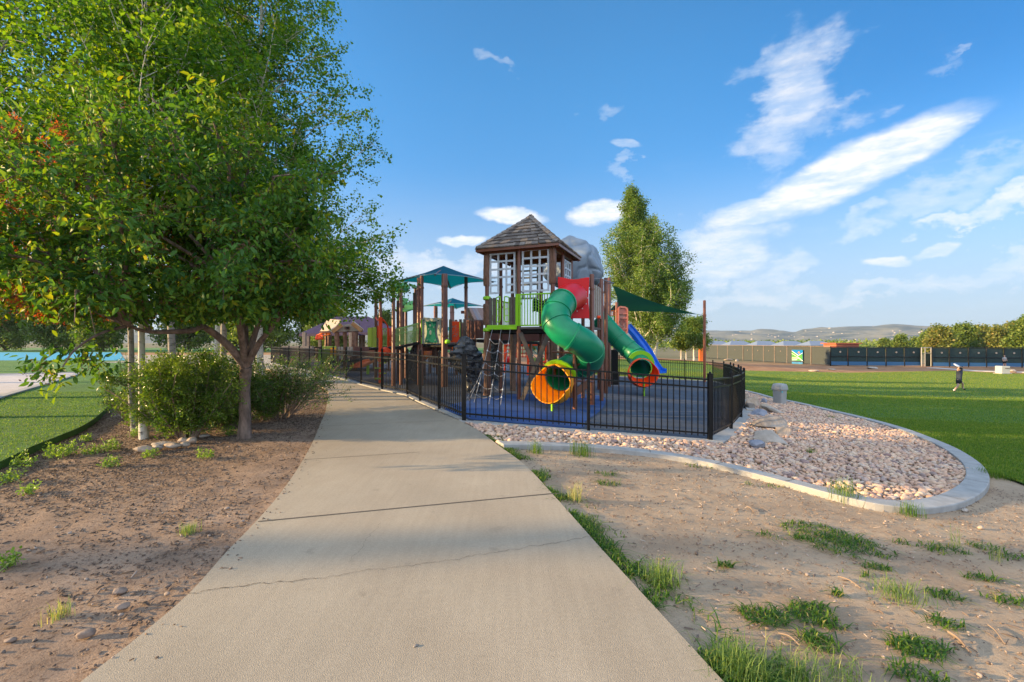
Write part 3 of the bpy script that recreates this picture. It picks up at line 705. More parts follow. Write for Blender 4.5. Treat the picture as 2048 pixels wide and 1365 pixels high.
# deck
MB().box(T(0, 0, 2.02), (2.2, 2.2, .07), TYAW).build('deck', M['slat'], tower, bevel=.01)
bmk = MB()
for s in (-1, 1): bmk.box(T(s * 1.0, 0, 1.93), (.06, 2.0, .10), TYAW); bmk.box(T(0, s * 1.0, 1.93), (1.9, .06, .10), TYAW)
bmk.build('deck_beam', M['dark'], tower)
MB().box(T(-.53, -1.13, 2.05), (.98, .04, .14), TYAW).build('step_plate', M['lime'], tower, bevel=.01)
# roof: shingles on four faces, hips, fascia, warm soffit
ap = T(0, 0, 5.60); E = 1.30; ez = 4.42
cs4 = [T(-E, -E, ez), T(E, -E, ez), T(E, E, ez), T(-E, E, ez)]
sh = MB(); rs = random.Random(3)
for fi in range(4):
    P, Q = cs4[fi], cs4[(fi + 1) % 4]; nrm = (Q - P).cross(ap - P).normalized(); nrm = nrm if nrm.z > 0 else -nrm
    ncs = 9
    for k in range(ncs):
        t0, t1 = k / ncs - .008, min(1, (k + 1.25) / ncs)
        a0, b0 = P.lerp(ap, t0), Q.lerp(ap, t0); a1, b1 = P.lerp(ap, t1), Q.lerp(ap, t1)
        L = (b0 - a0).length; x = 0
        while x < L - .01:
            w = rs.uniform(.12, .24); x2 = min(L, x + w); f0, f1 = x / L, x2 / L - .006 / L
            sh.tv = rs.random()
            lo0, lo1 = a0.lerp(b0, f0) , a0.lerp(b0, f1); hi0, hi1 = a1.lerp(b1, f0), a1.lerp(b1, f1)
            j = rs.uniform(-.018, .018); dn = (a0 - a1).normalized() * j
            lift = nrm * .052; thin = nrm * .016
            vs = [lo0 + dn + nrm * .012, lo1 + dn + nrm * .012, hi1, hi0, lo0 + dn + lift, lo1 + dn + lift, hi1 + thin, hi0 + thin]
            sh.add(vs, [(0, 1, 2, 3), (4, 5, 6, 7), (0, 1, 5, 4), (1, 2, 6, 5), (2, 3, 7, 6), (3, 0, 4, 7)]); x = x2
M['shingle'] = mat('wood_shingle', (.55, .5, .47), (1, 1, 1), 14, .85, .006, 60, stops=[(0, (.10, .083, .073)), (.45, (.19, .162, .143)), (.75, (.27, .24, .215)), (1, (.38, .26, .17))])
roof = sh.build('roof', M['shingle'], tower, tint=True)
hp = MB()
for c in cs4:
    for k in range(11):
        p0 = c.lerp(ap, k / 11) + Z3 * .055; p1 = c.lerp(ap, (k + 1.25) / 11) + Z3 * .045; hp.tv = rs.uniform(.6, 1.0)
        sd = (ap - c).cross(Z3).normalized() * .10; dr = Z3 * -.06
        for s in (1, -1):
            q = [p0 + Z3 * .02, p0 + sd * s + dr + Z3 * .02, p1 + sd * s + dr, p1]; hp.prism(q, Z3 * .022)
hp.build('hip_cap', M['shingle'], roof, tint=True)
MB().add([c - Z3 * .03 for c in cs4] + [ap - Z3 * .06], [(0, 1, 4), (1, 2, 4), (2, 3, 4), (3, 0, 4)]).build('soffit', M['wood'], roof)
fb = MB()
for i in range(4): fb.bar(cs4[i] - Z3 * .05, cs4[(i + 1) % 4] - Z3 * .04, .035, .07)
for i in range(4):
    c = cs4[i]; fb.bar(c.lerp(ap, .02) - Z3 * .1, ap - Z3 * .16, .06, .09)
for s in (-1, 1): fb.bar(T(-h, s * h, 4.36), T(h, s * h, 4.36), .07, .12); fb.bar(T(s * h, -h, 4.36), T(s * h, h, 4.36), .07, .12)
fb.build('roof_beam', M['brown_metal'], roof)
# lattice windows
def grid_panel(name, o, du, w, hgt, nc, nr, m, parent, skip=(), bw=.07, th=.022):
    mb = MB(); du = Vector(du).normalized(); nv = du.cross(Z3)
    cw, ch = (w - bw) / nc, (hgt - bw) / nr
    alive = lambda c, r: 0 <= c < nc and 0 <= r < nr and (c, r) not in skip
    for c in range(nc + 1):
        for r in range(nr):
            if alive(c - 1, r) or alive(c, r):
                e = 0 if 0 < c < nc else .004; x = bw / 2 + c * cw
                mb.bar(o + du * x + Z3 * (r * ch + bw), o + du * x + Z3 * ((r + 1) * ch), bw * .8, th, up=nv) if False else mb.box(o + du * x + Z3 * (bw / 2 + r * ch + ch / 2), (bw * .82, th + e, ch - bw * .82), math.atan2(du.y, du.x))
    for r in range(nr + 1):
        for c in range(nc):
            if alive(c, r - 1) or alive(c, r):
                mb.box(o + du * (bw / 2 + c * cw + cw / 2) + Z3 * (bw / 2 + r * ch), (cw + bw * .82, th + .004, bw * .82), math.atan2(du.y, du.x))
    return mb.build(name, m, parent)
grid_panel('window', T(-.96, -1.07, 3.06), U3, .86, 1.26, 3, 5, M['frame_grey'], tower, skip={(1, 0), (1, 1)})
grid_panel('window', T(.10, -1.07, 3.08), U3, .86, 1.28, 3, 5, M['frame_grey'], tower)
grid_panel('window', T(1.07, .12, 3.0), V3, .82, 1.22, 3, 5, M['frame_grey'], tower)
grid_panel('window', T(-.96, 1.07, 3.08), U3, .86, 1.26, 3, 5, M['frame_grey'], tower)
# lime picket rail on the right bay, slat barriers and hand loops at the net opening
lr = MB(); a0 = T(.06, -1.06, 0); 
for z in (2.10, 3.02): lr.bar(a0 + Z3 * z, T(.99, -1.06, z), .04, .04)
for k in range(11): q = T(.10 + k * .088, -1.06, 2.56); lr.box(q, (.022, .022, .9), TYAW)
lr.build('picket_rail', M['lime'], tower)
MB().box(T(-.03, -1.12, 2.56), (.10, .03, .95), TYAW).box(T(.06, -1.115, 2.56), (.05, .025, .95), TYAW).build('picket_rail', M['lime'], tower)
for a in (-.91, -.77, -.24, -.10):
    MB().box(T(a, -1.10, 2.52), (.115, .03, .86), TYAW).build('barrier_slat', M['slat'], tower, bevel=.008)
for a, s in ((-.64, 1), (-.36, -1)):
    mb = MB(); mb.tube(spline([T(a - .06 * s, -1.12, 2.95), T(a + .04 * s, -1.14, 2.97), T(a + .07 * s, -1.14, 2.9), T(a + .07 * s, -1.14, 2.3), T(a + .02 * s, -1.14, 2.22), T(a - .06 * s, -1.12, 2.22)], 5), .018, 8)
    for z in (2.4, 2.6, 2.8): mb.tube([T(a - .06 * s, -1.12, z), T(a + .07 * s, -1.14, z)], .012, 6)
    mb.tube([T(a - .06 * s, -1.12, 2.2), T(a - .06 * s, -1.12, 2.96)], .014, 6)
    mb.build('hand_loop', M['lime'], tower, smooth=True)
br = MB(); br.bar(T(.08, -1.13, 1.88), T(.64, -1.13, .62), .13, .03, up=Vector((*-TV, 0))); br.build('brace_board', M['slat'], tower)
br = MB(); br.bar(T(.98, -1.165, 1.88), T(.14, -1.165, g0 + .04), .13, .03, up=Vector((*-TV, 0))); br.build('brace_board', M['slat'], tower)
# wavy play panel and a mesh stair rail on the far side of the deck
wp = MB(); pts = []
for i in range(24): a = -.3 + i * .055; pts.append(T(a, 1.0, 2.62 + .05 * math.sin(i * .8)))
top = [p + Z3 * .42 for p in reversed(pts)]; wp.prism(pts + top, V3 * .03)
wpo = wp.build('wave_panel', M['dgpanel'], tower)
wl = MB()
for r in range(4):
    wl.tube([p + Z3 * (.06 + r * .1) - V3 * .012 for p in pts], .014, 6)
wl.build('wave_rib', mat('wave_grey', (.25, .4, .38), None), wpo)
for a, z, mm in ((.42, 2.78, 'orange_red'), (.72, 2.86, 'blue'), (-.1, 2.7, 'dgpanel')): MB().tube([T(a, .96, z), T(a, .99, z)], .07, 10).build('knob', M[mm], wpo)
pr = MB()
for z in (2.1, 2.95): pr.bar(T(-1.06, -.95, z), T(-1.06, .95, z), .04, .04)
for k in range(18): pr.box(T(-1.06, -.92 + k * .108, 2.52), (.02, .02, .85), TYAW)
pr.build('picket_rail', M['lime_pale'], tower)
pr = MB()
for z in (2.1, 2.95): pr.bar(T(1.06, .05, z), T(1.06, .98, z), .04, .04)
for k in range(9): pr.box(T(1.06, .1 + k * .105, 2.52), (.02, .02, .85), TYAW)
pr.build('picket_rail', M['lime'], tower)

# cargo net hanging from the step plate to the ground
net = thing('climbing_net', 'grey rope climbing net hanging from the tower step to the blue surface', 'climbing net', T(-.55, -1.5, g0))
topn = [T(-.82 + i * .29, -1.15, 2.0) for i in range(3)]; botn = [W(948, 800, 12.0), W(978, 803, 11.95), W(1001, 806, 11.9)]
for p in botn: p.z = H(p.x, p.y) + .01
mid = [a.lerp(b, .5) + Vector((0, -.05, -.06)) for a, b in zip(topn, botn)]
ln = [spline([a, m_, b], 10) for a, m_, b in zip(topn, mid, botn)]
mb = MB()
for l in ln: mb.tube(l, .009, 6)
mb.build('rope', M['rope'], net, smooth=True)
mb = MB()
for k in range(3, 20, 3):
    for i in range(2):
        a, b = ln[i][k], ln[i + 1][min(20, k + (1 if k % 2 else 0))]; m_ = (a + b) / 2 - Z3 * .07; mb.tube(spline([a, m_, b], 4), .009, 6)
        for q in ((a, b) if i == 1 else (a,)): MB().tube([q - Z3 * .03, q, q + Z3 * .03], [.01, .026, .01], 6).build('knot', M['frame_grey'], net, smooth=True)
# two outer strands splayed to the left
for q, tgt in ((ln[0][8], W(938, 795, 12.3)), (ln[0][11], W(931, 790, 12.5))):
    tgt.z = H(tgt.x, tgt.y) + .01; mb.tube(spline([q, (q + tgt) / 2 - Z3 * .06, tgt], 5), .009, 6)
mb.build('cross_rope', M['rope'], net, smooth=True)

# ------------------------------------------------------------------ tube slides
def tube_shell(name, pts, r, m, parent, n=28):
    mb = MB(); mb.tube(pts, r, n, cap=False); o = mb.build(name, m, parent, smooth=True)
    s = o.modifiers.new('shell', 'SOLIDIFY'); s.thickness = .012; s.offset = 1; return o
def ring(name, pts, i, r, m, parent, w=.035, th=.022):
    p = pts[i]; d = (pts[min(i + 1, len(pts) - 1)] - pts[max(i - 1, 0)]).normalized()
    mb = MB(); mb.tube([p - d * w, p - d * w * .8, p - d * .006, p + d * .006, p + d * w * .8, p + d * w], [r + .012, r + .012 + th, r + .013 + th, r + .013 + th, r + .012 + th, r + .012], 32, cap=False)
    return mb.build(name, m, parent, smooth=True)
def scoop(name, c, fwd, r, m, parent, length=1.0, widen=1.28, drop=.10, rim=.06):
    """flared half-open exit: a full ring where it meets the tube, opening to a wide trough with a rolled lip"""
    f = Vector(fwd).normalized(); s = f.cross(Z3).normalized(); u = s.cross(f); vs = []; fs = []; n = 37
    prof = [(-.02, 180, 1.03), (.10, 180, 1.10), (.16, 178, 1.16), (.24, 150, 1.2), (.36, 122, 1.23), (.5, 103, widen), (.66, 90, widen), (.8, 80, widen * .97), (.92, 72, widen * .93), (1.0, 66, widen * .93), (1.02, 64, widen * 1.0)]
    for t, ang, k in prof:
        cc = c + f * (t * length) - u * (drop * t * t) 
        for j in range(n):
            a = R(-ang + 2 * ang * j / (n - 1)); rr = r * k
            endf = max(0, t - .7) * .9
            pt = cc + s * math.sin(a) * rr - u * math.cos(a) * rr * (1 - endf * .3)
            if t > .62: pt += -f * (abs(math.sin(a)) ** 2) * (t - .62) * .55 * length
            vs.append(pt)
    for i in range(len(prof) - 1):
        for j in range(n - 1): fs.append((i * n + j, i * n + j + 1, (i + 1) * n + j + 1, (i + 1) * n + j))
    o = MB().add(vs, fs).build(name, m, parent, smooth=True)
    sd = o.modifiers.new('shell', 'SOLIDIFY'); sd.thickness = .035; sd.offset = 1
    bv = o.modifiers.new('soft', 'SUBSURF'); bv.levels = 1; bv.render_levels = 1
    return o
sp_base = W(1150, 819, 12.46); sp_base.z = H(sp_base.x, sp_base.y)
spiral = thing('tube_slide', 'green spiral tube slide with red top panel and wide yellow exit scoop', 'slide', sp_base)
cpts = [W(1149, 594, 13.25), W(1140, 595, 12.9), W(1129, 602, 12.45), W(1117, 617, 12.1), W(1111, 640, 11.85), W(1124, 661, 11.7), W(1148, 676, 11.65), W(1169, 688, 11.85), W(1182, 706, 12.3), W(1176, 724, 12.9), W(1157, 732, 13.2), W(1138, 736, 13.1), W(1126, 745, 12.85), W(1117.5, 756, 12.5)]
sp = spline(cpts, 7)
RT = .36
cut = 16
tube_shell('red_elbow', sp[:cut + 1], RT + .008, M['red'], spiral)
tube_shell('tube', sp[cut:], RT, M['green_tube'], spiral)
ring('collar', sp, cut, RT, M['green_tube'], spiral)
for i in (23, 30, 41, 54, 66, 76): ring('collar', sp, i, RT, M['green_tube'], spiral)
# red square entry panel with bolts
pc = W(1147, 596.5, 13.32); pn = Vector((.10, -.99, 0)).normalized(); pu = Vector((pn.y * -1, pn.x, 0)).normalized()
poly = []
for i in range(9): poly.append(pc + pu * (-.47 + .94 * i / 8) + Z3 * (.575 + .035 * math.cos(i / 8 * 2 * math.pi)))
for i in range(7): poly.append(pc + pu * (.47 - .025 * math.sin(i / 6 * math.pi)) + Z3 * (.6 - 1.19 * (i + 1) / 8))
poly += [pc + pu * .47 - Z3 * .6, pc - pu * .47 - Z3 * .6]
for i in range(7): poly.append(pc - pu * (.47 - .025 * math.sin(i / 6 * math.pi)) - Z3 * (.6 - 1.19 * (i + 1) / 8))
ep = MB().prism(poly, pn * .03).build('entry_panel', M['red'], spiral, bevel=.01)
mb = MB(); mb.tube([pc + pn * .02, pc + pn * .07], RT + .07, 32, cap=False); mb.tube([pc + pn * .068, pc + pn * .072], [RT + .07, RT + .01], 32, cap=False); mb.build('flange', M['red'], ep, smooth=True)
mb = MB()
for k in range(14): a = 2 * math.pi * k / 14; q = pc + pn * .07 + pu * math.cos(a) * (RT + .04) + Z3 * math.sin(a) * (RT + .04); mb.tube([q, q + pn * .012], .016, 8)
mb.build('bolt', M['frame_grey'], ep)
xd = (sp[-1] - sp[-3]).normalized(); xd = Vector((-.42, -.80, -.40)).normalized()
xc = sp[-1]
scoop('exit_scoop', xc + xd * .0, Vector((-.44, -.80, -.40)), .385, M['yellow'], spiral, .92, 1.42, -.22)
lc = MB(); s_ = xd.cross(Z3).normalized(); u_ = s_.cross(xd); arc = []
for rr_2 in (.40, .53):
    rng_ = range(-5, 6); arc += [xc - xd * .06 + s_ * math.sin(R(k * 17)) * rr_2 + u_ * math.cos(R(k * 17)) * rr_2 for k in (rng_ if rr_2 < .5 else reversed(rng_))]
lc.prism(arc, xd * .05).build('exit_collar', M['lime'], spiral)
fp = W(1104.5, 812, 11.75); MB().tube([(fp.x, fp.y, H(fp.x, fp.y) - .02), (fp.x, fp.y, .0)], .035, 10).build('foot', M['lime'], spiral, smooth=True)
pp = MB(); pp.tube([(sp_base.x, sp_base.y, sp_base.z - .02), (sp_base.x, sp_base.y, 1.42)], .065, 12)
pp.tube([(sp_base.x, sp_base.y, 1.3), tuple(W(1104, 704, 12.7))], .03, 8); pp.tube([(sp_base.x, sp_base.y, .95), tuple(W(1190, 716, 12.6))], .03, 8)
pp.build('support_post', M['brown_metal'], spiral, smooth=True)
pp = MB(); q = W(1186, 764, 13.2); pp.tube([(sp_base.x, sp_base.y, .55), q], .03, 8); pp.bar((sp_base.x + .05, sp_base.y, .25), W(1178, 766, 13.0), .02, .22); pp.build('support_post', M['brown_metal'], spiral)

s2b = W(1279, 782, 18.3); s2b.z = H(s2b.x, s2b.y)
st2 = thing('tube_slide', 'straight green tube slide with orange red exit scoop right of the spiral', 'slide', s2b)
c2 = [W(1196, 636, 19.6), W(1212, 652, 19.5), W(1236, 678, 19.3), W(1256, 697, 19.1), W(1272, 712, 18.8), W(1280, 727, 18.4), W(1281.5, 738, 18.0)]
sp2 = spline(c2, 6); tube_shell('tube', sp2, .38, M['green_tube'], st2)
for i in (5, 12, 18, 24): ring('collar', sp2, i, .38, M['green_tube'], st2, .04, .025)
d2 = Vector((.0, -.96, -.2)).normalized(); c_ = sp2[-1]
scoop('exit_scoop', c_, Vector((-.08, -.90, -.38)), .42, M['orange_red'], st2, .9, 1.36, -.2)
s_ = Vector((1, 0, 0)); u_ = Vector((0, -.1, 1)).normalized(); arc = []; cc2 = sp2[-6]
for rr_2 in (.40, .56): arc += [cc2 + s_ * math.sin(R(-60 + k * 15)) * rr_2 + u_ * math.cos(R(-60 + k * 15)) * rr_2 for k in (range(13) if rr_2 < .5 else reversed(range(13)))]
MB().prism(arc, Vector((0, -.06, 0))).build('exit_collar', M['lime'], st2)
MB().tube([(s2b.x, s2b.y - .6, H(s2b.x, s2b.y - .6) - .02), (s2b.x, s2b.y - .6, .06)], .045, 10).build('foot', M['lime'], st2, smooth=True)

# blue straight slide behind
b0 = W(1322, 758, 24.5); b0.z = H(b0.x, b0.y)
bsld = thing('open_slide', 'bright blue open slide descending behind the straight tube slide', 'slide', b0)
ctr = spline([W(1251, 650, 25.2), W(1270, 672, 25.2), W(1291, 701, 25.0), W(1306, 728, 24.6), W(1316, 741, 24.2), W(1326, 745, 23.6)], 5)
sv = Vector((.55, -.83, 0)).normalized().cross(Z3).normalized()
def chute(name, ctr, sv, hw, hh, m, parent):
    vs = []; fs = []
    for i, p in enumerate(ctr):
        t = (ctr[min(i + 1, len(ctr) - 1)] - ctr[max(i - 1, 0)]).normalized(); up = sv.cross(t); up = up if up.z > 0 else -up
        for a, b in ((-hw - .05, hh), (-hw - .03, hh + .03), (-hw, hh), (-hw + .02, .04), (-hw + .1, 0), (hw - .1, 0), (hw - .02, .04), (hw, hh), (hw + .03, hh + .03), (hw + .05, hh), (hw + .03, -.06), (-hw - .03, -.06)): vs.append(p + sv * a + up * b)
    n = 12
    for i in range(len(ctr) - 1):
        for j in range(n): fs.append((i * n + j, i * n + (j + 1) % n, (i + 1) * n + (j + 1) % n, (i + 1) * n + j))
    fs += [tuple(range(n)), tuple((len(ctr) - 1) * n + j for j in range(n))]
    return MB().add(vs, fs).build(name, m, parent, smooth=True)
chute('chute', ctr, sv, .24, .17, M['blue'], bsld)
MB().tube([(b0.x - .3, b0.y, b0.z - .02), (b0.x - .3, b0.y, b0.z + .35)], .04, 8).build('foot', M['black'], bsld)

# ------------------------------------------------------------------ pole helper for the other play decks
def pole(parent, px, d, ytop, r=.062, m='brown_metal', name='post', base=None, caps=True):
    x = (px - CX) / F * d; zt = EYE - (ytop - CY) / F * d; z0 = H(x, d) - .02 if base is None else base
    mb = MB(); mb.tube([(x, d, z0), (x, d, zt - .02), (x, d, zt)], [r, r, r * .8], 12)
    if caps:
        for z in (zt - .45, z0 + (zt - z0) * .45): mb.tube([(x, d, z - .03), (x, d, z + .03)], r + .016, 12)
    return mb.build(name, M[m], parent, smooth=True)
def pbox(px0, px1, y0, y1, d, th=.04, d1=None):
    """an upright board seen between two columns and rows of the photo, standing at distance d (left) to d1 (right)"""
    d1 = d if d1 is None else d1; a = W(px0, y1, d); b = W(px1, y1, d1); c = W(px1, y0, d1); e = W(px0, y0, d)
    nv = (b - a).cross(e - a).normalized() * th
    return [a, b, Vector((b.x, b.y, c.z)), Vector((a.x, a.y, e.z))], nv
def board(parent, name, m, px0, px1, y0, y1, d, th=.04, d1=None, mb=None):
    p, nv = pbox(px0, px1, y0, y1, d, th, d1); q = mb or MB(); q.prism(p, nv)
    return None if mb else q.build(name, M[m], parent)
def pickets(parent, m, px0, px1, y0, y1, d, n, d1=None, name='picket_rail', w=.03, y0b=None, y1b=None):
    d1 = d if d1 is None else d1; y0b = y0 if y0b is None else y0b; y1b = y1 if y1b is None else y1b; mb = MB()
    for (ya, yb) in ((y0, y0b), (y1, y1b)): mb.bar(W(px0, ya, d), W(px1, yb, d1), w * 1.3, w * 1.3)
    for k in range(n + 1):
        t = k / n; dd = d + (d1 - d) * t; t2 = t
        a = W(px0, y1, d).lerp(W(px1, y1b, d1), t2); b = W(px0, y0, d).lerp(W(px1, y0b, d1), t2); mb.bar(a, b, w, w)
    return mb.build(name, M[m], parent)

# side deck right of the tower, with the corrugated slat panel
p0 = W(1184, 809, 13.75); sd_ = thing('play_deck', 'small brown play deck with vertical slat panel beside the red slide panel', 'play deck', (p0.x, p0.y, H(p0.x, p0.y)))
pole(sd_, 1184, 13.75, 549, .068); pole(sd_, 1203, 15.0, 558, .068); pole(sd_, 1166, 15.4, 560, .062)
sl_ = MB(); 
for k in range(7):
    t0, t1 = (k + .08) / 7, (k + .92) / 7; A, B = W(1186, 634, 13.85), W(1201, 630, 14.95); A.z, B.z = 2.36, 2.36
    a, b = A.lerp(B, t0), A.lerp(B, t1); nv = (b - a).cross(Z3).normalized() * (.05 if k % 2 else .03)
    sl_.prism([a, b, b + Z3 * 1.0, a + Z3 * 1.0], nv)
sl_.build('slat_panel', M['slat2'], sd_)
dk = MB(); dk.prism([T(1.15, -1.0, 2.0), Vector((2.36, 13.72, 2.0)), Vector((2.95, 15.02, 2.0)), T(1.15, 1.0, 2.0)], Z3 * .07); dk.build('deck', M['slat'], sd_)
for (a, b) in ((1166, 643), (1195, 645)):
    q = W(a + 2, b - 10, 14.2); MB().tube([q - Vector((.05, .05, 0)), q + Vector((.05, -.05, 0))], .05, 10).build('knob', M['orange_red'], sd_)
board(sd_, 'panel', 'slat2', 1178, 1184, 588, 640, 14.3, .05)
board(sd_, 'brace', 'slat', 1205, 1212, 715, 805, 18.6, .05); board(sd_, 'dark_panel', 'dark', 1222, 1236, 700, 770, 20.5, .05)

# far deck: salmon lattice panel, orange and lime rails, tall sail post
p0 = GX(1233, 22.5); fd = thing('play_deck', 'far play deck with salmon pink lattice panel and orange rails', 'play deck', p0)
pole(fd, 1233.5, 22.5, 605, .075); pole(fd, 1207, 21.2, 616, .06); pole(fd, 1229, 27.3, 612, .07)
sv_ = []
for (px, py) in ((1237, 617), (1241, 614.5), (1250, 615.5), (1254.5, 618), (1255, 622), (1254.5, 664), (1246, 675), (1237, 667)): sv_.append(W(px, py, 22.4))
lat = MB(); 
for i in range(len(sv_)): lat.bar(sv_[i], sv_[(i + 1) % len(sv_)], .06, .09)
for y in (627.5, 636.5, 658): lat.bar(W(1237, y, 22.4), W(1254.5, y, 22.4), .05, .07)
lat.prism([W(1237.5, 618, 22.44), W(1254, 618, 22.44), W(1254, 626, 22.44), W(1237.5, 626, 22.44)], Vector((0, .02, 0)))
lat.prism([W(1237.5, 658, 22.44), W(1254, 658, 22.44), W(1254, 664, 22.44), W(1246, 674, 22.44), W(1237.5, 667, 22.44)], Vector((0, .02, 0)))
rl = random.Random(9)
for k in range(34): 
    a = (rl.uniform(1238, 1253), rl.uniform(637, 657)); b = (a[0] + rl.uniform(-4, 4), a[1] + rl.uniform(-5, 5)); b = (min(1254, max(1237.5, b[0])), min(658, max(636.5, b[1]))); lat.bar(W(*a, 22.43), W(*b, 22.43), .035, .03)
lat.build('lattice_panel', M['salmon'], fd)
MB().prism([W(1237.6, 617, 22.47), W(1254, 617, 22.47), W(1254, 664, 22.47), W(1246, 674, 22.47), W(1237.6, 667, 22.47)], Vector((0, .02, 0))).build('lattice_backing', mat('salmon_pale', (.42, .22, .17), (.55, .36, .28), 30, .6), fd)
pickets(fd, 'orange', 1206, 1232, 622, 631, 23, 9, name='orange_rail'); pickets(fd, 'lime', 1206, 1232, 633, 650, 23, 7)
MB().tube([W(1205, 634, 20.8), W(1209, 634, 20.8)], .09, 12).build('knob', M['orange_red'], fd)
dk = MB(); dk.box(W(1222, 655, 23.3), (1.3, 1.6, .08)); dk.build('deck', M['slat'], fd)
board(fd, 'panel', 'slat2', 1206, 1212, 655, 690, 21.6, .05)

# shade sail and its posts
spost = GX(1218.5, 21.0)
a = tag(MB().tube([(spost.x, spost.y, spost.z - .02), (spost.x, spost.y, 4.55), (spost.x, spost.y, 4.58)], [.075, .075, .05], 14).build('sail_post', M['brown_metal'], smooth=True, origin=spost), 'tall brown steel post holding the high corner of the green shade sail', 'post', 'posts of the shade sail')
sp3 = GX(1409, 28.6)
M['rust_post'] = mat('rust_post', (.24, .07, .03), (.3, .09, .04), 3, .4)
tag(MB().tube([(sp3.x, sp3.y, sp3.z - .02), (sp3.x, sp3.y, EYE + 83 / F * 28.6), (sp3.x, sp3.y, EYE + 84 / F * 28.6)], [.085, .085, .05], 14).tube([(sp3.x, sp3.y, 3.2), (sp3.x, sp3.y, 3.35)], .11, 14).build('sail_post', M['rust_post'], smooth=True, origin=sp3), 'tall rust red post standing alone by the curving fence', 'post', 'posts of the shade sail')
c1, c2_, c3 = W(1225, 571, 21.0), W(1397, 629.5, 28.4), W(1213, 624, 29.0)
def sail(c):
    n = 14; cen = sum(c, Vector()) / 3; vs = []; ids = {}; fs = []
    for i in range(n + 1):
        for j in range(n + 1 - i):
            a, b = i / n, j / n; cc = 1 - a - b; p = c[0] * a + c[1] * b + c[2] * cc
            pull = (a * b + b * cc + a * cc) - 9 * a * b * cc * .9
            p = p.lerp(cen, .95 * pull * 1.0 if min(a, b, cc) < 1e-6 else .95 * pull) 
            p.z -= 1.1 * a * b * cc * 3
            ids[(i, j)] = len(vs); vs.append(p)
    for i in range(n):
        for j in range(n - i):
            fs.append((ids[i, j], ids[i + 1, j], ids[i, j + 1]))
            if j < n - i - 1: fs.append((ids[i + 1, j], ids[i + 1, j + 1], ids[i, j + 1]))
    return vs, fs
so_ = MB().add(*sail([c1, c2_, c3])).build('shade_sail', M['dkgreen'], smooth=True, origin=c1); tag(so_, 'dark green triangular shade sail stretched toward the lone rust post', 'shade sail')
mb = MB(); mb.tube([c2_, Vector((sp3.x, sp3.y, 3.28))], .015, 6).tube([c1, Vector((spost.x, spost.y, 4.5))], .015, 6).tube([c3, W(1207, 622, 29.5)], .015, 6).build('cable', M['rope'], so_)
sp4 = GX(1207, 29.6 - 1.0); tag(MB().tube([(sp4.x, 28.6, sp4.z), (sp4.x, 28.6, 3.9)], .075, 12).build('sail_post', M['brown_metal'], smooth=True, origin=sp4), 'far brown post hidden beyond the lattice panel deck holding the low sail corner', 'post', 'posts of the shade sail')

# big tarp-wrapped feature behind the tower
tp = Vector((2.75, 18.3, H(2.75, 18.3)))
wrapd = thing('wrapped_feature', 'huge bulging play feature wrapped in grey tarpaulin behind the tower roof', 'wrapped feature', tp)
bm = bmesh.new(); bmesh.ops.create_icosphere(bm, subdivisions=6, radius=1)
rt = random.Random(12); pl_ = []
for k in range(15):
    zz = 1 - 2 * (k + .5) / 15; aa = k * 2.39996 + rt.uniform(-.35, .35); rr_3 = math.sqrt(1 - zz * zz); pl_.append((Vector((rr_3 * math.cos(aa), rr_3 * math.sin(aa), zz)), rt.uniform(.80, 1.06)))
for v in bm.verts:
    p = v.co.copy(); ws_ = 0
    for n_3, d_3 in pl_: ws_ += max(0, p.dot(n_3) / d_3) ** 22
    r_4 = 1 / ws_ ** (1 / 22)
    a = math.atan2(p.y, p.x); fall = max(0, .75 - p.z) / 1.4
    fo = a * 5 + 2.2 * noise.noise(p * 1.1 + Vector((9, 2, 1))) + p.z * 2.2
    r_4 += (abs(math.sin(fo)) ** .6 - .6) * .15 * min(1, fall + .1)
    q_3 = p * 1.5 + Vector((p.z * 1.2, 0, -p.x)); r_4 -= max(0, 1 - abs(noise.noise(q_3 + Vector((4, 8, 2)))) * 6) * .09
    z = p.z * r_4 * 1.2
    if z < -.62: z = -.62 + (z + .62) * .35
    v.co = .98 * Vector((p.x * r_4 * 1.12 + .22 * max(0, .3 - p.z), p.y * r_4, z + max(0, 1 - (p - Vector((-.25, 0, .95))).length / .5) * .12))
me = bpy.data.meshes.new('tarp'); bm.to_mesh(me); bm.free()
me.polygons.foreach_set('use_smooth', np.ones(len(me.polygons), bool))
to = link('tarp', me, M['tarp'], wrapd); to.location = Vector((-.34, 0, 4.58 - tp.z))
sub = MB(); 
for dx, dy in ((-.8, -.7), (.9, -.6), (-.7, .8), (.9, .8)): sub.tube([(tp.x + dx, tp.y + dy, H(tp.x + dx, tp.y + dy) - .02), (tp.x + dx, tp.y + dy, 4.1)], .075, 10)
sub.build('support_post', M['brown_metal'], wrapd, smooth=True)
mb = MB(); pts = []
for k in range(33): a = 2 * math.pi * k / 32; pts.append((tp.x + .1 + 1.22 * math.cos(a), tp.y + 1.1 * math.sin(a), 3.98 + .05 * math.sin(a * 3)))
mb.tube(pts, .02, 6).build('rope_tie', M['rope'], wrapd)

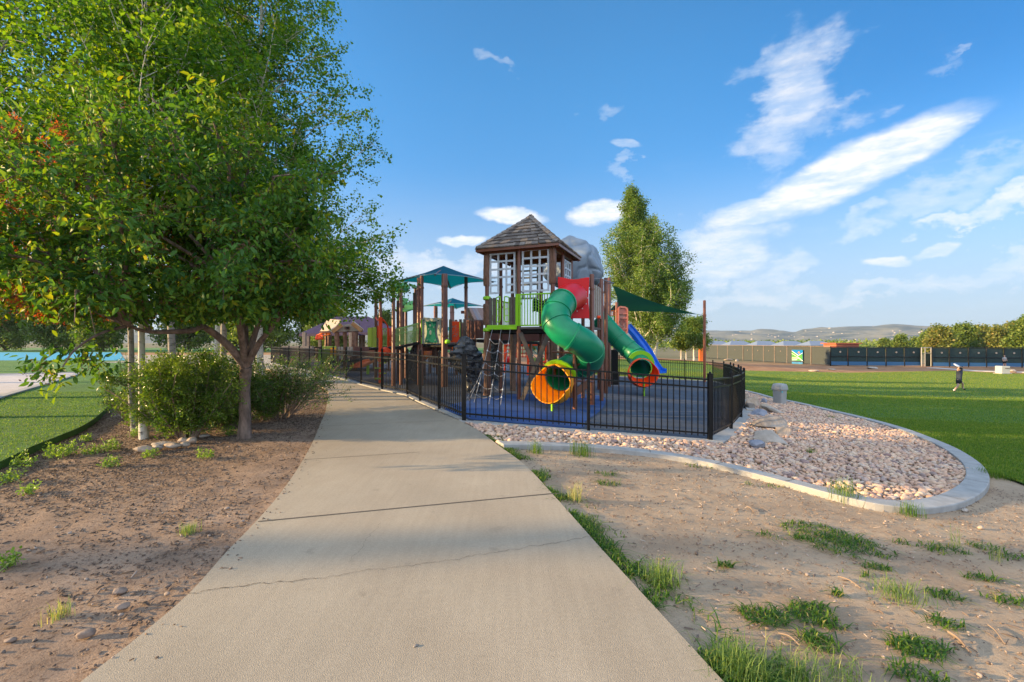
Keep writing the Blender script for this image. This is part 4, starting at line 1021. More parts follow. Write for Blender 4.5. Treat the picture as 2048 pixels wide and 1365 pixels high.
# ------------------------------------------------------------------ teal hip canopies on posts
def canopy(parent, pxc, d, half, zap, zev, rot=45):
    c = Vector(((pxc - CX) / F * d, d, 0)); P = [c + Vector((half * math.sin(R(a)), -half * math.cos(R(a)), zev)) for a in (0 + rot - 45, 90 + rot - 45, 180 + rot - 45, 270 + rot - 45)]
    top = c + Vector((0, 0, zap)); vs = [top]; fs = []; n = 8
    ids = {}
    mb = MB()
    for i in range(4):
        A, B = P[i], P[(i + 1) % 4]; vs = []; fs = []
        for r in range(n + 1):
            for k in range(n + 1):
                q = top.lerp(A.lerp(B, k / n), r / n); e = 4 * (k / n) * (1 - k / n) * (r / n) ** 2
                q = q + (top - (A + B) / 2).normalized() * e * .10 * half; q.z += -.03 * half * math.sin(math.pi * r / n)
                vs.append(q)
        for r in range(n):
            for k in range(n): a = r * (n + 1) + k; fs.append((a, a + 1, a + n + 2, a + n + 1))
        mb.add(vs, fs)
    o = mb.build('canopy', M['teal'], parent); f2 = MB()
    for A in P: f2.bar(A + (top - A).normalized() * .10 - Z3 * .05, top - Z3 * .12, .05, .06)
    f2.build('canopy_frame', M['brown_metal'], o)
    e = MB(); 
    for i in range(4):
        A, B = P[i], P[(i + 1) % 4]; m_ = (A + B) / 2; m_ = m_ + (top - m_).normalized() * .10 * half; e.tube(spline([A, m_, B], 6), .012, 5)
    e.build('canopy_hem', mat('hem', (.3, .42, .46), None), o)
    return o, P
p0 = GX(862, 17.2)
st = thing('shade_tower', 'play deck under a teal hip canopy with tree trunk picture panel', 'play deck', p0)
canopy(st, 887, 18.2, 2.1, 4.66, 4.02)
for px, d, y in ((837.5, 17.1, 556), (843.5, 17.0, 552), (887, 16.3, 548), (891.5, 16.5, 548), (932, 18.2, 553), (842, 19.6, 560), (886, 20.6, 560)): pole(st, px, d, y, .07)
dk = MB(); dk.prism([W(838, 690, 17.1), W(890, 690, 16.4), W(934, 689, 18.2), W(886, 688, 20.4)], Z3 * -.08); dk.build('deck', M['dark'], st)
pan = MB(); P = []
for i in range(13):
    t = i / 12; P.append(W(844 + 37.5 * t, 637.5 - 1.8 * abs(math.sin(t * 6)), 16.82 - .5 * t))
P += [W(881.5, 687, 16.32), W(844, 688, 16.82)]
pno = pan.prism(P, Vector((.02, .04, 0))).build('picture_panel', M['cream'], st)
tr = MB(); P = []
for i in range(17):
    t = i / 16; P.append((852.5 + 20 * t + 1.6 * math.sin(t * math.pi * 2) * 0, 643.5 + (1.2 if i % 2 else 0)))
R_ = [(871.5, 650), (870.3, 657), (870, 664), (871, 672), (873.5, 679), (874.5, 684)]
Bt = [(874.5 - i * 1.45, 684.5 - (1.4 if i % 2 else 0)) for i in range(17)]
Lf = [(850.5, 679), (853, 672), (854, 664), (853.7, 657), (852.8, 650)]
def dpan(px): return 16.80 - .5 * (px - 844) / 37.5
trunk = [W(a, b, dpan(a) - .015) for a, b in P + R_ + Bt + Lf]
ys_ = [643, 650, 657, 664, 672, 679, 685]; lx_ = [851, 852.8, 853.7, 854, 853, 850.8, 850.2]; rx_ = [873.5, 871.5, 870.3, 870, 871, 873.3, 874.6]; off_ = .045
def row(y): return float(np.interp(y, ys_, lx_)), float(np.interp(y, ys_, rx_))
vs_ = []; fs_ = []; nr_, nc_ = 15, 17
for r_2 in range(nr_):
    for c_2 in range(nc_):
        y = 643 + 42 * r_2 / (nr_ - 1); l_, q_ = row(y); x = l_ + (q_ - l_) * c_2 / (nc_ - 1); yy = y + ((1.5 if c_2 % 2 else -.6) if r_2 == nr_ - 1 else ((.9 if c_2 % 2 else -.3) if r_2 == 0 else 0)); vs_.append(W(x, yy, dpan(x) - off_))
for r_2 in range(nr_ - 1):
    for c_2 in range(nc_ - 1): a = r_2 * nc_ + c_2; fs_.append((a, a + 1, a + nc_ + 1, a + nc_))
tr.add(vs_, fs_)
tro = tr.build('tree_picture', M['dgpanel'], pno); sdm = tro.modifiers.new('shell', 'SOLIDIFY'); sdm.thickness = .012; sdm.offset = 0
ho = MB()
for (a, b, rx, ry) in ((861.5, 665.5, 2.7, 4.4), (860.5, 651, 1.5, 2.3), (868, 655, .9, 1.8), (857.5, 658, .8, 1.5), (854.5, 681, 1.1, 1.5), (870.5, 681, 1.1, 1.5)):
    ho.prism([W(a + rx * math.cos(k * .3927), b + ry * math.sin(k * .3927), dpan(a) - .062) for k in range(16)], Vector((-.004, -.008, 0)))
ho.build('tree_picture_hole', M['cream'], pno)
for (a, b, s) in ((847, 640.5, 1), (877.5, 640.5, -1)):
    bd = MB(); bd.prism([W(a - 1.3 * s, b - 1.4, dpan(a) - .015), W(a + 2.4 * s, b + 1.6, dpan(a) - .015), W(a + 1.0 * s, b + 2.4, dpan(a) - .015), W(a - .4 * s, b + .8, dpan(a) - .015)], Vector((-.006, -.012, 0))); bd.build('bird_picture', M['dgpanel'], pno)
for (a, b) in ((849, 649), (877, 658)): MB().prism([W(a + .8 * math.cos(k * .7854), b + 1.3 * math.sin(k * .7854), dpan(a) - .015) for k in range(8)], Vector((-.006, -.012, 0))).build('bird_picture', M['dgpanel'], pno)
for a in (890.5, 899, 918.5, 926.5): board(st, 'barrier_slat', 'slat', a, a + 5.2, 639, 682, 16.6 + (a - 890) * .03, .04)
MB().prism(*pbox(842.5, 845, 640, 688, 16.95, .03)).build('barrier_edge', M['lime'], st)
op = MB(); op.prism(*pbox(901.5, 919, 643.5, 685, 17.2, .04)); opo = op.build('pattern_panel', M['orange_red'], st)
pk = MB(); rp = random.Random(4)
for k in range(60):
    a, b = rp.uniform(903.5, 917), rp.uniform(651, 675)
    if ((a - 910) / 7.2) ** 2 + ((b - 663) / 13) ** 2 < 1: pk.prism([W(a + rp.uniform(.4, .9) * math.cos(q * 1.26 + k), b + rp.uniform(.5, 1.3) * math.sin(q * 1.26 + k), 17.17) for q in range(5)], Vector((0, -.012, 0)))
pk.build('pattern_hole', M['cream'], opo)
MB().prism(*pbox(898, 900, 640, 685, 17.1, .03)).build('lime_edge', M['lime_pale'], st); MB().prism(*pbox(919, 920.6, 645, 674, 17.1, .03)).build('lime_edge', M['lime_pale'], st)
hb2 = W(895, 684.5, 16.2); hm_ = MB(); hm_.tube([hb2 + Vector((0, 0, -.05)), hb2, hb2 + Vector((0, 0, .06)), hb2 + Vector((0, 0, .09))], [.08, .1, .08, .03], 12); hm_.build('step_knob', M['lime'], st, smooth=True)
# orange crawl panel under the deck and brown skirt
board(st, 'skirt_panel', 'brown_panel', 846, 889, 690, 702, 18.6, .05); board(st, 'log_support', 'log', 867, 873, 690, 735, 18.2, .3)
mb = MB(); mb.prism([W(846, 703, 19.2), W(867, 700, 18.8), W(867, 706, 18.8), W(853, 720, 18.9), W(846, 720, 19.0)], Vector((0, .06, 0))); mb.build('slide_panel', M['orange'], st)

p0 = GX(908, 33); sc2 = thing('shade_canopy', 'distant teal hip canopy on brown posts behind the nearer one', 'canopy', p0)
canopy(sc2, 905, 33.5, 2.45, 4.86, 4.25)
for px, d, y in ((870, 32.5, 612), (873, 34.5, 613), (902.5, 31.4, 612), (906, 32.0, 612), (935, 33.5, 616)): pole(sc2, px, d, y, .09)
p0 = GX(905, 44); sc3 = thing('shade_canopy', 'low teal canopy farthest back behind the plank roofed hut', 'canopy', p0)
canopy(sc3, 914, 44, 3.0, 3.35, 2.6)
for px, d in ((884, 44), (944, 44)): pole(sc3, px, d, 652, .09)

# hut with striped plank roof and gable
hut = thing('play_hut', 'little play hut with striped plank gable roof above the brown bridge', 'play hut', GX(950, 23.5))
gab = [W(935, 640, 22.6), W(938, 619, 22.6), W(951, 640, 22.6)]
MB().prism([W(934.5, 641, 22.7), W(937.5, 618.5, 22.7), W(949, 641, 22.7)], Vector((0, .05, 0))).build('gable', M['beige_roof'], hut)
MB().prism([W(936 + 2.2 * math.cos(k * .6283) + 1.8, 636 - 4.5 * max(0, math.sin(k * .6283)), 22.66) for k in range(6)], Vector((0, -.02, 0))).build('gable_opening', M['wood'], hut)
pr_ = MB(); rr3 = random.Random(8)
for k in range(8):
    t0, t1 = k / 8, (k + .96) / 8; A0, A1 = W(937.5, 618, 22.5), W(978, 619, 25.5); B0, B1 = W(948.5, 641.5, 22.2), W(990, 642, 25.2)
    pr_.tv = rr3.choice([.1, .35, .6, .85]); pr_.prism([A0.lerp(A1, t0), A0.lerp(A1, t1), B0.lerp(B1, t1), B0.lerp(B1, t0)], Z3 * .06)
pr_.build('roof', mat('plank_roof', (.8, .8, .8), (1, 1, 1), 5, .7, stops=[(0, (.20, .10, .075)), (.4, (.36, .22, .17)), (.7, (.26, .27, .32)), (1, (.46, .28, .19))]), hut, tint=True)
for px, d in ((937, 22.8), (950, 22.4), (975, 25)): pole(hut, px, d, 641, .07)
board(hut, 'arrow_sign', 'brown_panel', 922, 930, 622, 628, 22.4, .04)
# bridge of dark brown cut-out panels
bg_ = thing('play_bridge', 'dark brown bridge with grass shaped cut-outs between the two play decks', 'bridge', GX(950, 18))
bp1 = MB(); bp1.prism(*pbox(936.5, 967, 641, 677, 17.7, .05, 16.6)); q1 = bp1.build('side_panel', M['brown_panel'], bg_)
gr = MB(); rg = random.Random(2)
for k in range(13):
    a = rg.uniform(940, 963); b = rg.uniform(648, 668); d_ = 17.7 - 1.1 * (a - 936.5) / 30.5 - .03; L2, ww, sl2 = rg.uniform(3, 9), rg.uniform(.6, 1.3), rg.uniform(-2, 2)
    gr.prism([W(a, b + L2 / 2, d_), W(a + ww, b + L2 / 2 - 1, d_), W(a + sl2 + ww * .4, b - L2 / 2, d_), W(a + sl2, b - L2 / 2, d_)], Vector((0, -.01, 0)))
gr.build('cut_out', M['cream'], q1)
bp1 = MB(); bp1.prism(*pbox(970, 1100, 659, 683, 19.5, .05, 19.0)); q1 = bp1.build('side_panel', M['brown_panel'], bg_)
gr = MB()
for k in range(40):
    a = rg.uniform(975, 1095); b = rg.uniform(664, 678); d_ = 19.5 - .5 * (a - 970) / 130 - .03; L2, ww, sl2 = rg.uniform(3, 7), rg.uniform(.5, 1.1), rg.uniform(-2, 2)
    gr.prism([W(a, b + L2 / 2, d_), W(a + ww, b + L2 / 2 - 1, d_), W(a + sl2 + ww * .4, b - L2 / 2, d_), W(a + sl2, b - L2 / 2, d_)], Vector((0, -.01, 0)))
gr.build('cut_out', M['slat2'], q1)
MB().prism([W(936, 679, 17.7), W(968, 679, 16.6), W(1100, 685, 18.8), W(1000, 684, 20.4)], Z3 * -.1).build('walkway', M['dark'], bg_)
for px, d in ((936, 17.8), (1062, 18.2), (1078, 18.6), (1096, 18.0)): pole(bg_, px, d, 684 if px > 940 else 640, .06)

# another play deck glimpsed between the posts
xd_ = thing('play_deck', 'farther brown play deck with orange rails glimpsed behind the picture panel', 'play deck', GX(895, 23))
for px, d, y in ((849, 22.5, 640), (860, 23.5, 644), (874, 22.8, 636), (912, 22.5, 640), (925, 23.5, 646), (944, 22, 668)): pole(xd_, px, d, y, .075)
pickets(xd_, 'orange_red', 849, 874, 648, 676, 23, 8, name='orange_rail'); pickets(xd_, 'orange', 905, 930, 690, 712, 22, 8, name='orange_rail')
board(xd_, 'side_panel', 'brown_panel', 878, 934, 690, 700, 22.2, .05); board(xd_, 'orange_panel', 'orange_red', 912, 922, 701, 724, 21.5, .05); board(xd_, 'slat_panel', 'slat2', 860, 872, 700, 728, 22.6, .05)
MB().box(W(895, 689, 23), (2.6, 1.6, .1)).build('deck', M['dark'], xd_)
# ramp with green mesh rails
rp_ = thing('play_ramp', 'sloping play ramp with dull green mesh rails behind the path fence', 'ramp', GX(795, 16.8))
for dd in (0, 1.2):
    pickets(rp_, 'ramp_green', 789, 837, 661 + dd, 692 + dd * .5, 16.8 + dd, 40, 17.0 + dd, 'mesh_rail', .012, 648 + dd, 682 + dd * .5)
    MB().bar(W(789, 660, 16.8 + dd), W(838, 647, 17 + dd), .05, .05).bar(W(789, 670, 16.8 + dd), W(838, 660, 17 + dd), .03, .03).build('hand_rail', M['ramp_green'], rp_)
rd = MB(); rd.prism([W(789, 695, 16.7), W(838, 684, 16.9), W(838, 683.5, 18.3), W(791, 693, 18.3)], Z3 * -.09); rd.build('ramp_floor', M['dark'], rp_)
for px, d, y in ((787, 16.7, 575), (802, 17.2, 578), (796, 19, 602), (806, 20, 640), (812, 20.5, 640)): pole(rp_, px, d, y, .065)
for px, d, y in ((829, 18.6, 586), (834, 19.2, 588)): pole(rp_, px, d, y, .065)

# leaf shaped toppers on posts
def leaf_panel(label, pts, d, tilt, parent_px):
    b = GX(parent_px, d); t = thing('leaf_canopy', label, 'canopy', b, 'green leaf shaped canopies'); P = [W(a, y, d + e) for a, y, e in pts]
    MB().prism(P, Z3 * .05).build('leaf', M['leafgreen'], t)
    c = sum(P, Vector()) / len(P); mb = MB()
    for p in P: mb.bar(c.lerp(p, .15) - Z3 * .03, c.lerp(p, .92) - Z3 * .03, .04, .03)
    hl = MB()
    for p in P[::1]:
        for s in (.35, .6, .8):
            q = c.lerp(p, s); hl.tube([q - Z3 * .012, q - Z3 * .004], .10, 7)
    mb.build('leaf_vein', M['cream'], t); hl.build('leaf_hole', M['cream'], t)
    q = MB(); q.tube([(b.x, b.y, b.z), (b.x, b.y, c.z)], .065, 10); q.build('post', M['brown_metal'], t, smooth=True)
leaf_panel('green leaf canopy with pale underside nearest the overhanging branch', [(782, 578, -.6), (796, 569, .5), (812, 567, 1.0), (820, 577, .6), (814, 585, -.6), (796, 588, -1.0)], 18.5, 0, 801)
leaf_panel('small green leaf canopy standing just above the big oval leaf', [(794, 599, -.3), (808, 598, .6), (817, 600, .7), (813, 607, 0), (802, 615, -.7)], 21, 0, 806)
leaf_panel('big oval green leaf canopy over the ramp posts', [(792, 617, -.5), (805, 609, .8), (824, 604, 1.5), (838, 606, 1.2), (834, 618, -.4), (812, 625, -1.2), (798, 623, -1)], 21.5, 0, 812)
leaf_panel('thin edge-on green leaf canopy beside the twin posts', [(818, 569, -.6), (830, 573, .2), (838, 577, .6), (836, 580, .2), (826, 576, -.6)], 20, 0, 831)

# climbing rocks
def climb(label, prof, d, depth, m, seed, group='climbing rocks'):
    """prof: rows (y, left px, right px)"""
    ctr = (prof[-1][1] + prof[-1][2]) / 2; b = GX(ctr, d); rows = []; n = 36; vs = []; fs = []; rr = random.Random(seed)
    ys = np.array([p[0] for p in prof]); Ls = np.array([p[1] for p in prof]); Rs = np.array([p[2] for p in prof]); nr = 52
    for i in range(nr):
        y = ys[0] + (ys[-1] - ys[0]) * i / (nr - 1); l, r = np.interp(y, ys, Ls), np.interp(y, ys, Rs); c = W((l + r) / 2, y, d); hw = (r - l) / 2 / F * d
        ledge = abs(((i * .23 + .15 * math.sin(i * 1.7)) % 1.0) - .5) * 2
        for j in range(n):
            a = 2 * math.pi * j / n; led = abs(((i * .23 + .5 * noise.noise(Vector((math.cos(a) * 1.6, math.sin(a) * 1.6, seed + i * .05)))) % 1) - .5) * 2
            q_ = Vector((math.cos(a) * 2.2, math.sin(a) * 2.2, i * .16 + seed)); led = abs(((i * .19 + 1.5 * noise.noise(Vector((math.cos(a) * 1.3, math.sin(a) * 1.3, seed + i * .03)))) % 1) - .5) * 2; led = led * .7 + .3 * (1 if led > .55 else 0); k = 1 - .25 * led + .30 * noise.noise(q_) + .16 * (1 - abs(noise.noise(q_ * 2.3)) * 2.2)
            if i == 0: k *= .35
            vs.append(c + Vector((math.cos(a) * hw * k, math.sin(a) * hw * depth * k, 0)))
    zmin = H(b.x, b.y) - .05
    for i in range(nr - 1):
        for j in range(n): fs.append((i * n + j, i * n + (j + 1) % n, (i + 1) * n + (j + 1) % n, (i + 1) * n + j))
    fs.append(tuple(range(n)))
    o = MB().add(vs, fs).build('climbing_rock', M[m], smooth=True, origin=b); o.data.set_sharp_from_angle(angle=R(28)); return tag(o, label, 'climbing rock', group)
climb('tall black layered climbing rock left of the log tower', [(673, 921, 938), (680, 918, 944), (690, 913, 952), (705, 902, 961), (720, 900, 964), (735, 908, 962), (755, 931, 958), (785, 931, 961), (797, 931, 962)], 14.6, .8, 'rockblack', 3)
climb('small dark climbing rock stack under the ramp end', [(690, 826, 838), (700, 821, 840), (715, 818, 842), (735, 816, 846), (760, 814, 850)], 17.6, .8, 'rockblack', 8)
climb('pale grey climbing rock seen under the tower deck', [(686, 984, 996), (695, 982, 999), (715, 980, 1003), (740, 980, 1006), (762, 982, 1004)], 19.8, .8, 'rockgrey', 14)
def gboulder(label, px, py, size, seed, m='rockgrey'):
    g = G(px, py); mb = MB(); rock_mesh(mb, (g.x, g.y, g.z + size[2] * .6), size, seed, .3, 3, .2); tag(mb.build('play_boulder', M[m], smooth=True, origin=g), label, 'boulder', 'moulded boulders on the play surface')
gboulder('lumpy grey moulded boulder in front of the toddler playhouse', 684, 731, (.75, .6, .6), 5); gboulder('round grey moulded boulder right of the lumpy one', 697, 733, (.55, .5, .35), 9)
gboulder('low purple grey moulded boulder under the bridge ramp', 806, 722, (.9, .7, .55), 12)

# toddler playhouse with beige roof
ph_ = thing('toddler_playhouse', 'toddler playhouse with beige gabled roof, log posts and lime fence', 'playhouse', GX(680, 26.5))
D0 = 26.5
MB().prism([W(665, 664, 25.6), W(688, 650, 25.6), W(704, 647.5, 25.6), (W(723, 661.5, 25.6)), W(715, 662.5, 25.6)], Vector((0, .08, 0))).build('gable', M['slat2'], ph_)
MB().prism([W(641, 664, 27.5), W(655, 641, 28.6), W(682, 643, 27.2), W(666, 664, 25.9)], Vector((0, 0, .08))).build('roof', M['beige_roof'], ph_)
MB().prism([W(704, 646, 25.7), W(724, 662, 25.4), W(727, 661, 27.0), W(708, 645, 27.4)], Vector((0, 0, .07))).build('roof', M['beige_roof'], ph_)
MB().bar(W(665, 664, 25.5), W(684, 650, 25.5), .05, .22).bar(W(704, 647, 25.5), W(724, 662, 25.5), .05, .22).build('barge_board', M['wood'], ph_)
wf = MB(); wf.prism(*pbox(689.5, 699.5, 653.5, 659.5, 25.55, .05)); wfo = wf.build('gable_window', M['brown_panel'], ph_); MB().prism(*pbox(692, 697, 654.5, 658, 25.48, .02)).build('pane', M['dark'], wfo)
MB().bar(W(640, 664.5, 26.5), W(725, 663, 25.6), .1, .1).build('beam', M['brown_metal'], ph_)
for px, d, rr4 in ((652, 27, .11), (658, 27.4, .17), (674, 25.8, .16), (690, 25.8, .13), (707, 25.6, .15), (714, 26.5, .1)):
    x = (px - CX) / F * d; z0 = H(x, d); MB().add(*logpts(x, d, z0, EYE - (664 - CY) / F * d, rr4 * .75, px)).build('log_post', mat('orange_log', (.16, .06, .03), (.34, .16, .09), 6, .6) if px == 652 else bpy.data.materials['orange_log'], ph_, smooth=True)
pickets(ph_, 'lime_pale', 643, 672, 694, 724, 25.5, 12, 25.3); pickets(ph_, 'lime', 635, 643, 699, 722, 27.5, 6, 25.6)
board(ph_, 'yellow_panel', 'yellow', 661, 672, 696, 712, 25.1, .05)
for k, px in enumerate((676, 682, 695, 701)): board(ph_, 'barrier_slat', 'slat2', px, px + 4.4, 694, 712, 25.3, .05)
board(ph_, 'side_panel', 'brown_panel', 709, 738, 694, 713, 25.2, .05); board(ph_, 'side_panel', 'brown_panel', 738, 783, 697, 714, 24.5, .05)
MB().prism([W(643, 724, 25.4), W(783, 716, 24.6), W(790, 713, 28), (W(650, 719, 29))], Z3 * -.1).build('deck', M['dark'], ph_)
for px in (650, 700, 745, 775): x = (px - CX) / F * 25.6; MB().tube([(x, 25.8, 0), (x, 25.8, .75)], .06, 8).build('leg', M['brown_metal'], ph_)
# orange bucket toy on a pole
bk = thing('play_crane', 'orange play crane with dangling grab bucket at the playhouse corner', 'play crane', GX(634, 27))
MB().tube([W(634, 697, 27), W(634, 716, 27), W(634, 723, 27)], .09, 8).build('post', M['brown_metal'], bk)
MB().tube(spline([W(660, 667, 26.8), W(648, 666, 26.8), W(640, 669, 26.8), W(635, 672, 26.8)], 4), .06, 8).tube([W(635, 670, 26.8), W(648, 672, 26.8), W(661, 669, 26.8)], .04, 8).build('arm', M['orange'], bk, smooth=True)
mb = MB(); mb.tube([W(631.5, 678.5, 26.6), W(634.5, 671, 26.8), W(643, 671, 26.8), W(646.5, 677.5, 26.6), W(631.5, 678.5, 26.6)], .06, 8); mb.tube([W(636, 678, 26.6), W(638, 671, 26.8)], .04, 6).tube([W(641, 678, 26.6), W(640, 671, 26.8)], .04, 6); mb.build('bucket', M['orange_red'], bk, smooth=True)
# low orange slide
osl = thing('open_slide', 'low orange toddler slide in front of the playhouse bridge', 'slide', GX(725, 22.5))
chute('chute', spline([W(749, 722, 23.6), W(738, 724, 23), W(727, 729, 22.4), W(718, 734, 21.9), W(712, 735, 21.6)], 4), Vector((.6, .8, 0)), .3, .22, M['orange'], osl)
MB().tube([W(736, 730, 22.7), Vector((W(736, 730, 22.7).x, 22.7, 0))], .07, 8).build('foot', M['lime'], osl)
# climber with orange poles and lime wall
oc = thing('pole_climber', 'tall orange pole climber with lime wall and red step seats by the ramp', 'climber', GX(760, 18))
for px, d, y in ((752, 19.2, 592), (761, 20.5, 585)): pole(oc, px, d, y, .07)
MB().tube([GX(761, 17.9) + Z3 * -.0, W(761, 635, 17.9)], .075, 10).tube(spline([W(761, 636, 17.9), W(757, 641, 18.3), W(754, 640, 18.8), W(752, 636, 19.1)], 4), .03, 8).tube(spline([W(761, 636, 17.9), W(768, 642, 18), W(774, 650, 18.2), W(776, 656, 18.3)], 4), .03, 8).tube([W(776, 655, 18.3), W(776, 695, 18.3)], .035, 8).build('climbing_pole', M['orange_red'], oc, smooth=True)
P = MB()
for k in range(6): q = W(761, 768 - k * 10.5, 17.85); P.box(q + Vector((-.09 if k % 2 else .09, 0, 0)), (.26, .12, .05))
P.build('foot_step', M['lime_pale'], oc)
board(oc, 'lime_wall', 'lime_pale', 736, 744, 656, 694, 18.8, .05); pickets(oc, 'lime_pale', 744, 752, 656, 694, 18.8, 4); pickets(oc, 'ramp_green', 764, 776, 658, 692, 19.8, 4); pickets(oc, 'orange_red', 776, 786, 658, 692, 19, 4); board(oc, 'lattice', 'orange_red', 755, 759.5, 652, 676, 19, .04)
mb = MB(); c = W(772, 705, 18.3); bmx = []
rock_mesh(mb, c, (.26, .22, .22), 5, 0, 3, .7); mb.build('seat', M['orange_red'], oc, smooth=True)
mb = MB(); rock_mesh(mb, c - Z3 * .24, (.22, .2, .16), 6, 0, 3, .7); mb.build('seat_base', M['dgpanel'], oc, smooth=True)
MB().prism([W(738, 697, 18.9), W(787, 695, 18.6), W(787, 693, 20), W(742, 695, 20.3)], Z3 * -.08).build('deck', M['dark'], oc)
# rope net climber, far behind under the tower
rn = thing('rope_climber', 'red framed teal rope climber seen through under the tower deck', 'climber', GX(1075, 25))
rr5 = random.Random(3); mb = MB(); nodes = [[W(1055 + i * 9.5 + rr5.uniform(-2, 2), 676 + j * 11 + rr5.uniform(-2, 2), 25 + rr5.uniform(-.4, .4)) for j in range(7)] for i in range(8)]
for i in range(8):
    for j in range(7):
        if i < 7: mb.tube([nodes[i][j], nodes[i + 1][min(6, j + (i % 2))]], .022, 5)
        if j < 6: mb.tube([nodes[i][j], nodes[i][j + 1]], .022, 5)
mb.build('rope_net', M['rope_teal'], rn)
mb = MB()
for a, b in (((1010, 674), (1056, 674)), ((1010, 674), (1010, 752)), ((1056, 674), (1056, 752)), ((1010, 690), (1056, 690)), ((1058, 722), (1100, 735)), ((1058, 735), (1095, 722)), ((1092, 670), (1092, 755)), ((1058, 690), (1092, 690))): mb.tube([W(*a, 24.5), W(*b, 24.5)], .06, 8)
mb.build('frame', M['orange_red'], rn, smooth=True)
g_ = MB()
for k in range(7): g_.tube([W(1013 + k * 6.5, 691, 24.6), W(1013 + k * 6.5, 716, 24.6)], .02, 5)
for k in range(4): g_.tube([W(1011, 693 + k * 7, 24.6), W(1055, 693 + k * 7, 24.6)], .02, 5)
g_.build('grid_panel', M['red'], rn)
mb = MB(); rock_mesh(mb, W(1018, 722, 23), (.2, .2, .2), 4, 0, 3, .9); mb.build('ball_seat', M['red'], rn, smooth=True)

# pavilion with purple roof
pv = thing('pavilion', 'open picnic pavilion with purple hip roof behind the playhouse', 'pavilion', GX(700, 46))
P = [W(598, 668, 44), W(802, 664, 41), W(806, 664, 52), W(640, 668, 56)]; r0, r1 = W(672, 634, 48), W(735, 633, 46.5)
MB().add(P + [r0, r1, *[p + Z3 * -.25 for p in P]], [(0, 1, 5, 4), (1, 2, 5), (2, 3, 4, 5), (3, 0, 4), (0, 6, 7, 1), (1, 7, 8, 2), (2, 8, 9, 3), (3, 9, 6, 0), (6, 9, 8, 7)]).build('roof', M['purple_roof'], pv)
M['pav_post'] = mat('pavilion_post', (.16, .12, .095), (.26, .2, .16), 4, .7)
for px, d in ((609, 42.5), (617, 50), (702, 42), (721, 48), (727, 49), (750, 41), (790, 43), (640, 53)):
    x = (px - CX) / F * d; z1 = EYE - (667 - CY) / F * d + .1; MB().box((x, d, (z1 + 0) / 2), (.3, .3, z1)).build('post', M['pav_post'], pv, bevel=.02)
MB().box(W(665, 703, 46) , (7.5, .5, .9)).build('counter', M['dark'], pv); MB().box(W(596, 703, 40), (2.6, .5, .9)).build('counter', M['pav_post'], pv)

# ------------------------------------------------------------------ tennis court windscreen fence, banner, shelters
cf = thing('court_fence', 'long tall court fence with dark green windscreen beyond the lawn', 'fence', GX(1660, 65))
def cpt(px, d): return GX(px, d)
runs = [([1661, 1696, 1734, 1772, 1809, 1842], 65, 66, 'screen_see'), ([1864, 1899, 1937, 1973, 2008, 2044, 2080, 2120, 2160], 64.5, 63.0, 'screen_see'), ([1661, 1622, 1574, 1549, 1527, 1505, 1486, 1455, 1435, 1400, 1360], 65, 92, 'screen')]
for ri, (pxs, da, db, mm) in enumerate(runs):
    n = len(pxs)
    if ri < 2: pts = [GX(p, da + (db - da) * i / (n - 1)) for i, p in enumerate(pxs)]
    else:
        A, B = GX(1661, 65), GX(1435, 90); pts = []
        for p in pxs:
            k = (p - CX) / F; t = (k * A.y - A.x) / ((B.x - A.x) - k * (B.y - A.y)); q = A.lerp(B, t); pts.append(Vector((q.x, q.y, H(q.x, q.y))))
    ht = 2.75
    for i, p in enumerate(pts):
        if ri == 2 and i == 0: continue
        MB().tube([p - Z3 * .1, p + Z3 * ht], .06, 8).build('post', M['black'] if ri < 2 else M['pav_post'], cf)
    for i in range(n - 1):
        a, b = pts[i], pts[i + 1]; d = (b - a); u = d.normalized(); off = u.cross(Z3).normalized(); off = off if off.y > 0 else -off
        m2 = 'screen' if mm == 'screen' and i < 7 else ('screen_see' if ri < 2 else 'screen')
        # sagging cloth panel with ripples
        nn, mmv = 10, 8; vs = []; fs = []
        for r in range(mmv + 1):
            for c in range(nn + 1):
                q = a.lerp(b, .02 + .96 * c / nn) + Z3 * (.12 + (ht - .2) * r / mmv); q += off * (.05 + .035 * noise.noise(Vector((q.x * .9, q.y * .9, q.z * 1.3)))); vs.append(q)
        for r in range(mmv):
            for c in range(nn): k = r * (nn + 1) + c; fs.append((k, k + 1, k + nn + 2, k + nn + 1))
        mb = MB().add(vs, fs); o = mb.build('windscreen', M[m2], cf)
        if ri < 2:
            lo = MB(); lo.prism([a + u * .1 + Z3 * .1 + off * -.02, b - u * .1 + Z3 * .1 + off * -.02, b - u * .1 + Z3 * .62 + off * -.02, a + u * .1 + Z3 * .62 + off * -.02], off * -.01); lo.build('lower_band', M['court_blue'], o)
            MB().tube([a + Z3 * 1.35 - off * .03, b + Z3 * 1.35 - off * .03], .045, 6).build('rail', M['black'], cf); MB().tube([a + Z3 * ht, b + Z3 * ht], .045, 6).build('rail', M['black'], cf)
            q = a.lerp(b, .55) + Z3 * 2.0 - off * .03; MB().prism([q + u * .14 * math.cos(k * .7854) + Z3 * .13 * math.sin(k * .7854) for k in range(8)], -off * .02).build('vent_flap', M['slat2'], o)
        else:
            MB().tube([a + Z3 * ht, b + Z3 * ht], .05, 6).build('rail', M['pav_post'], cf)
            if 0 < i < 7: q = a.lerp(b, .5) + Z3 * 1.9 - off * .03; MB().prism([q + u * .1 * math.cos(k * .7854) + Z3 * .1 * math.sin(k * .7854) for k in range(8)], -off * .02).build('vent_flap', M['pav_post'], o)
gt = MB()
for px in (1843, 1850, 1862): q = GX(px, 65.6); gt.tube([q, q + Z3 * 2.75], .06, 8)
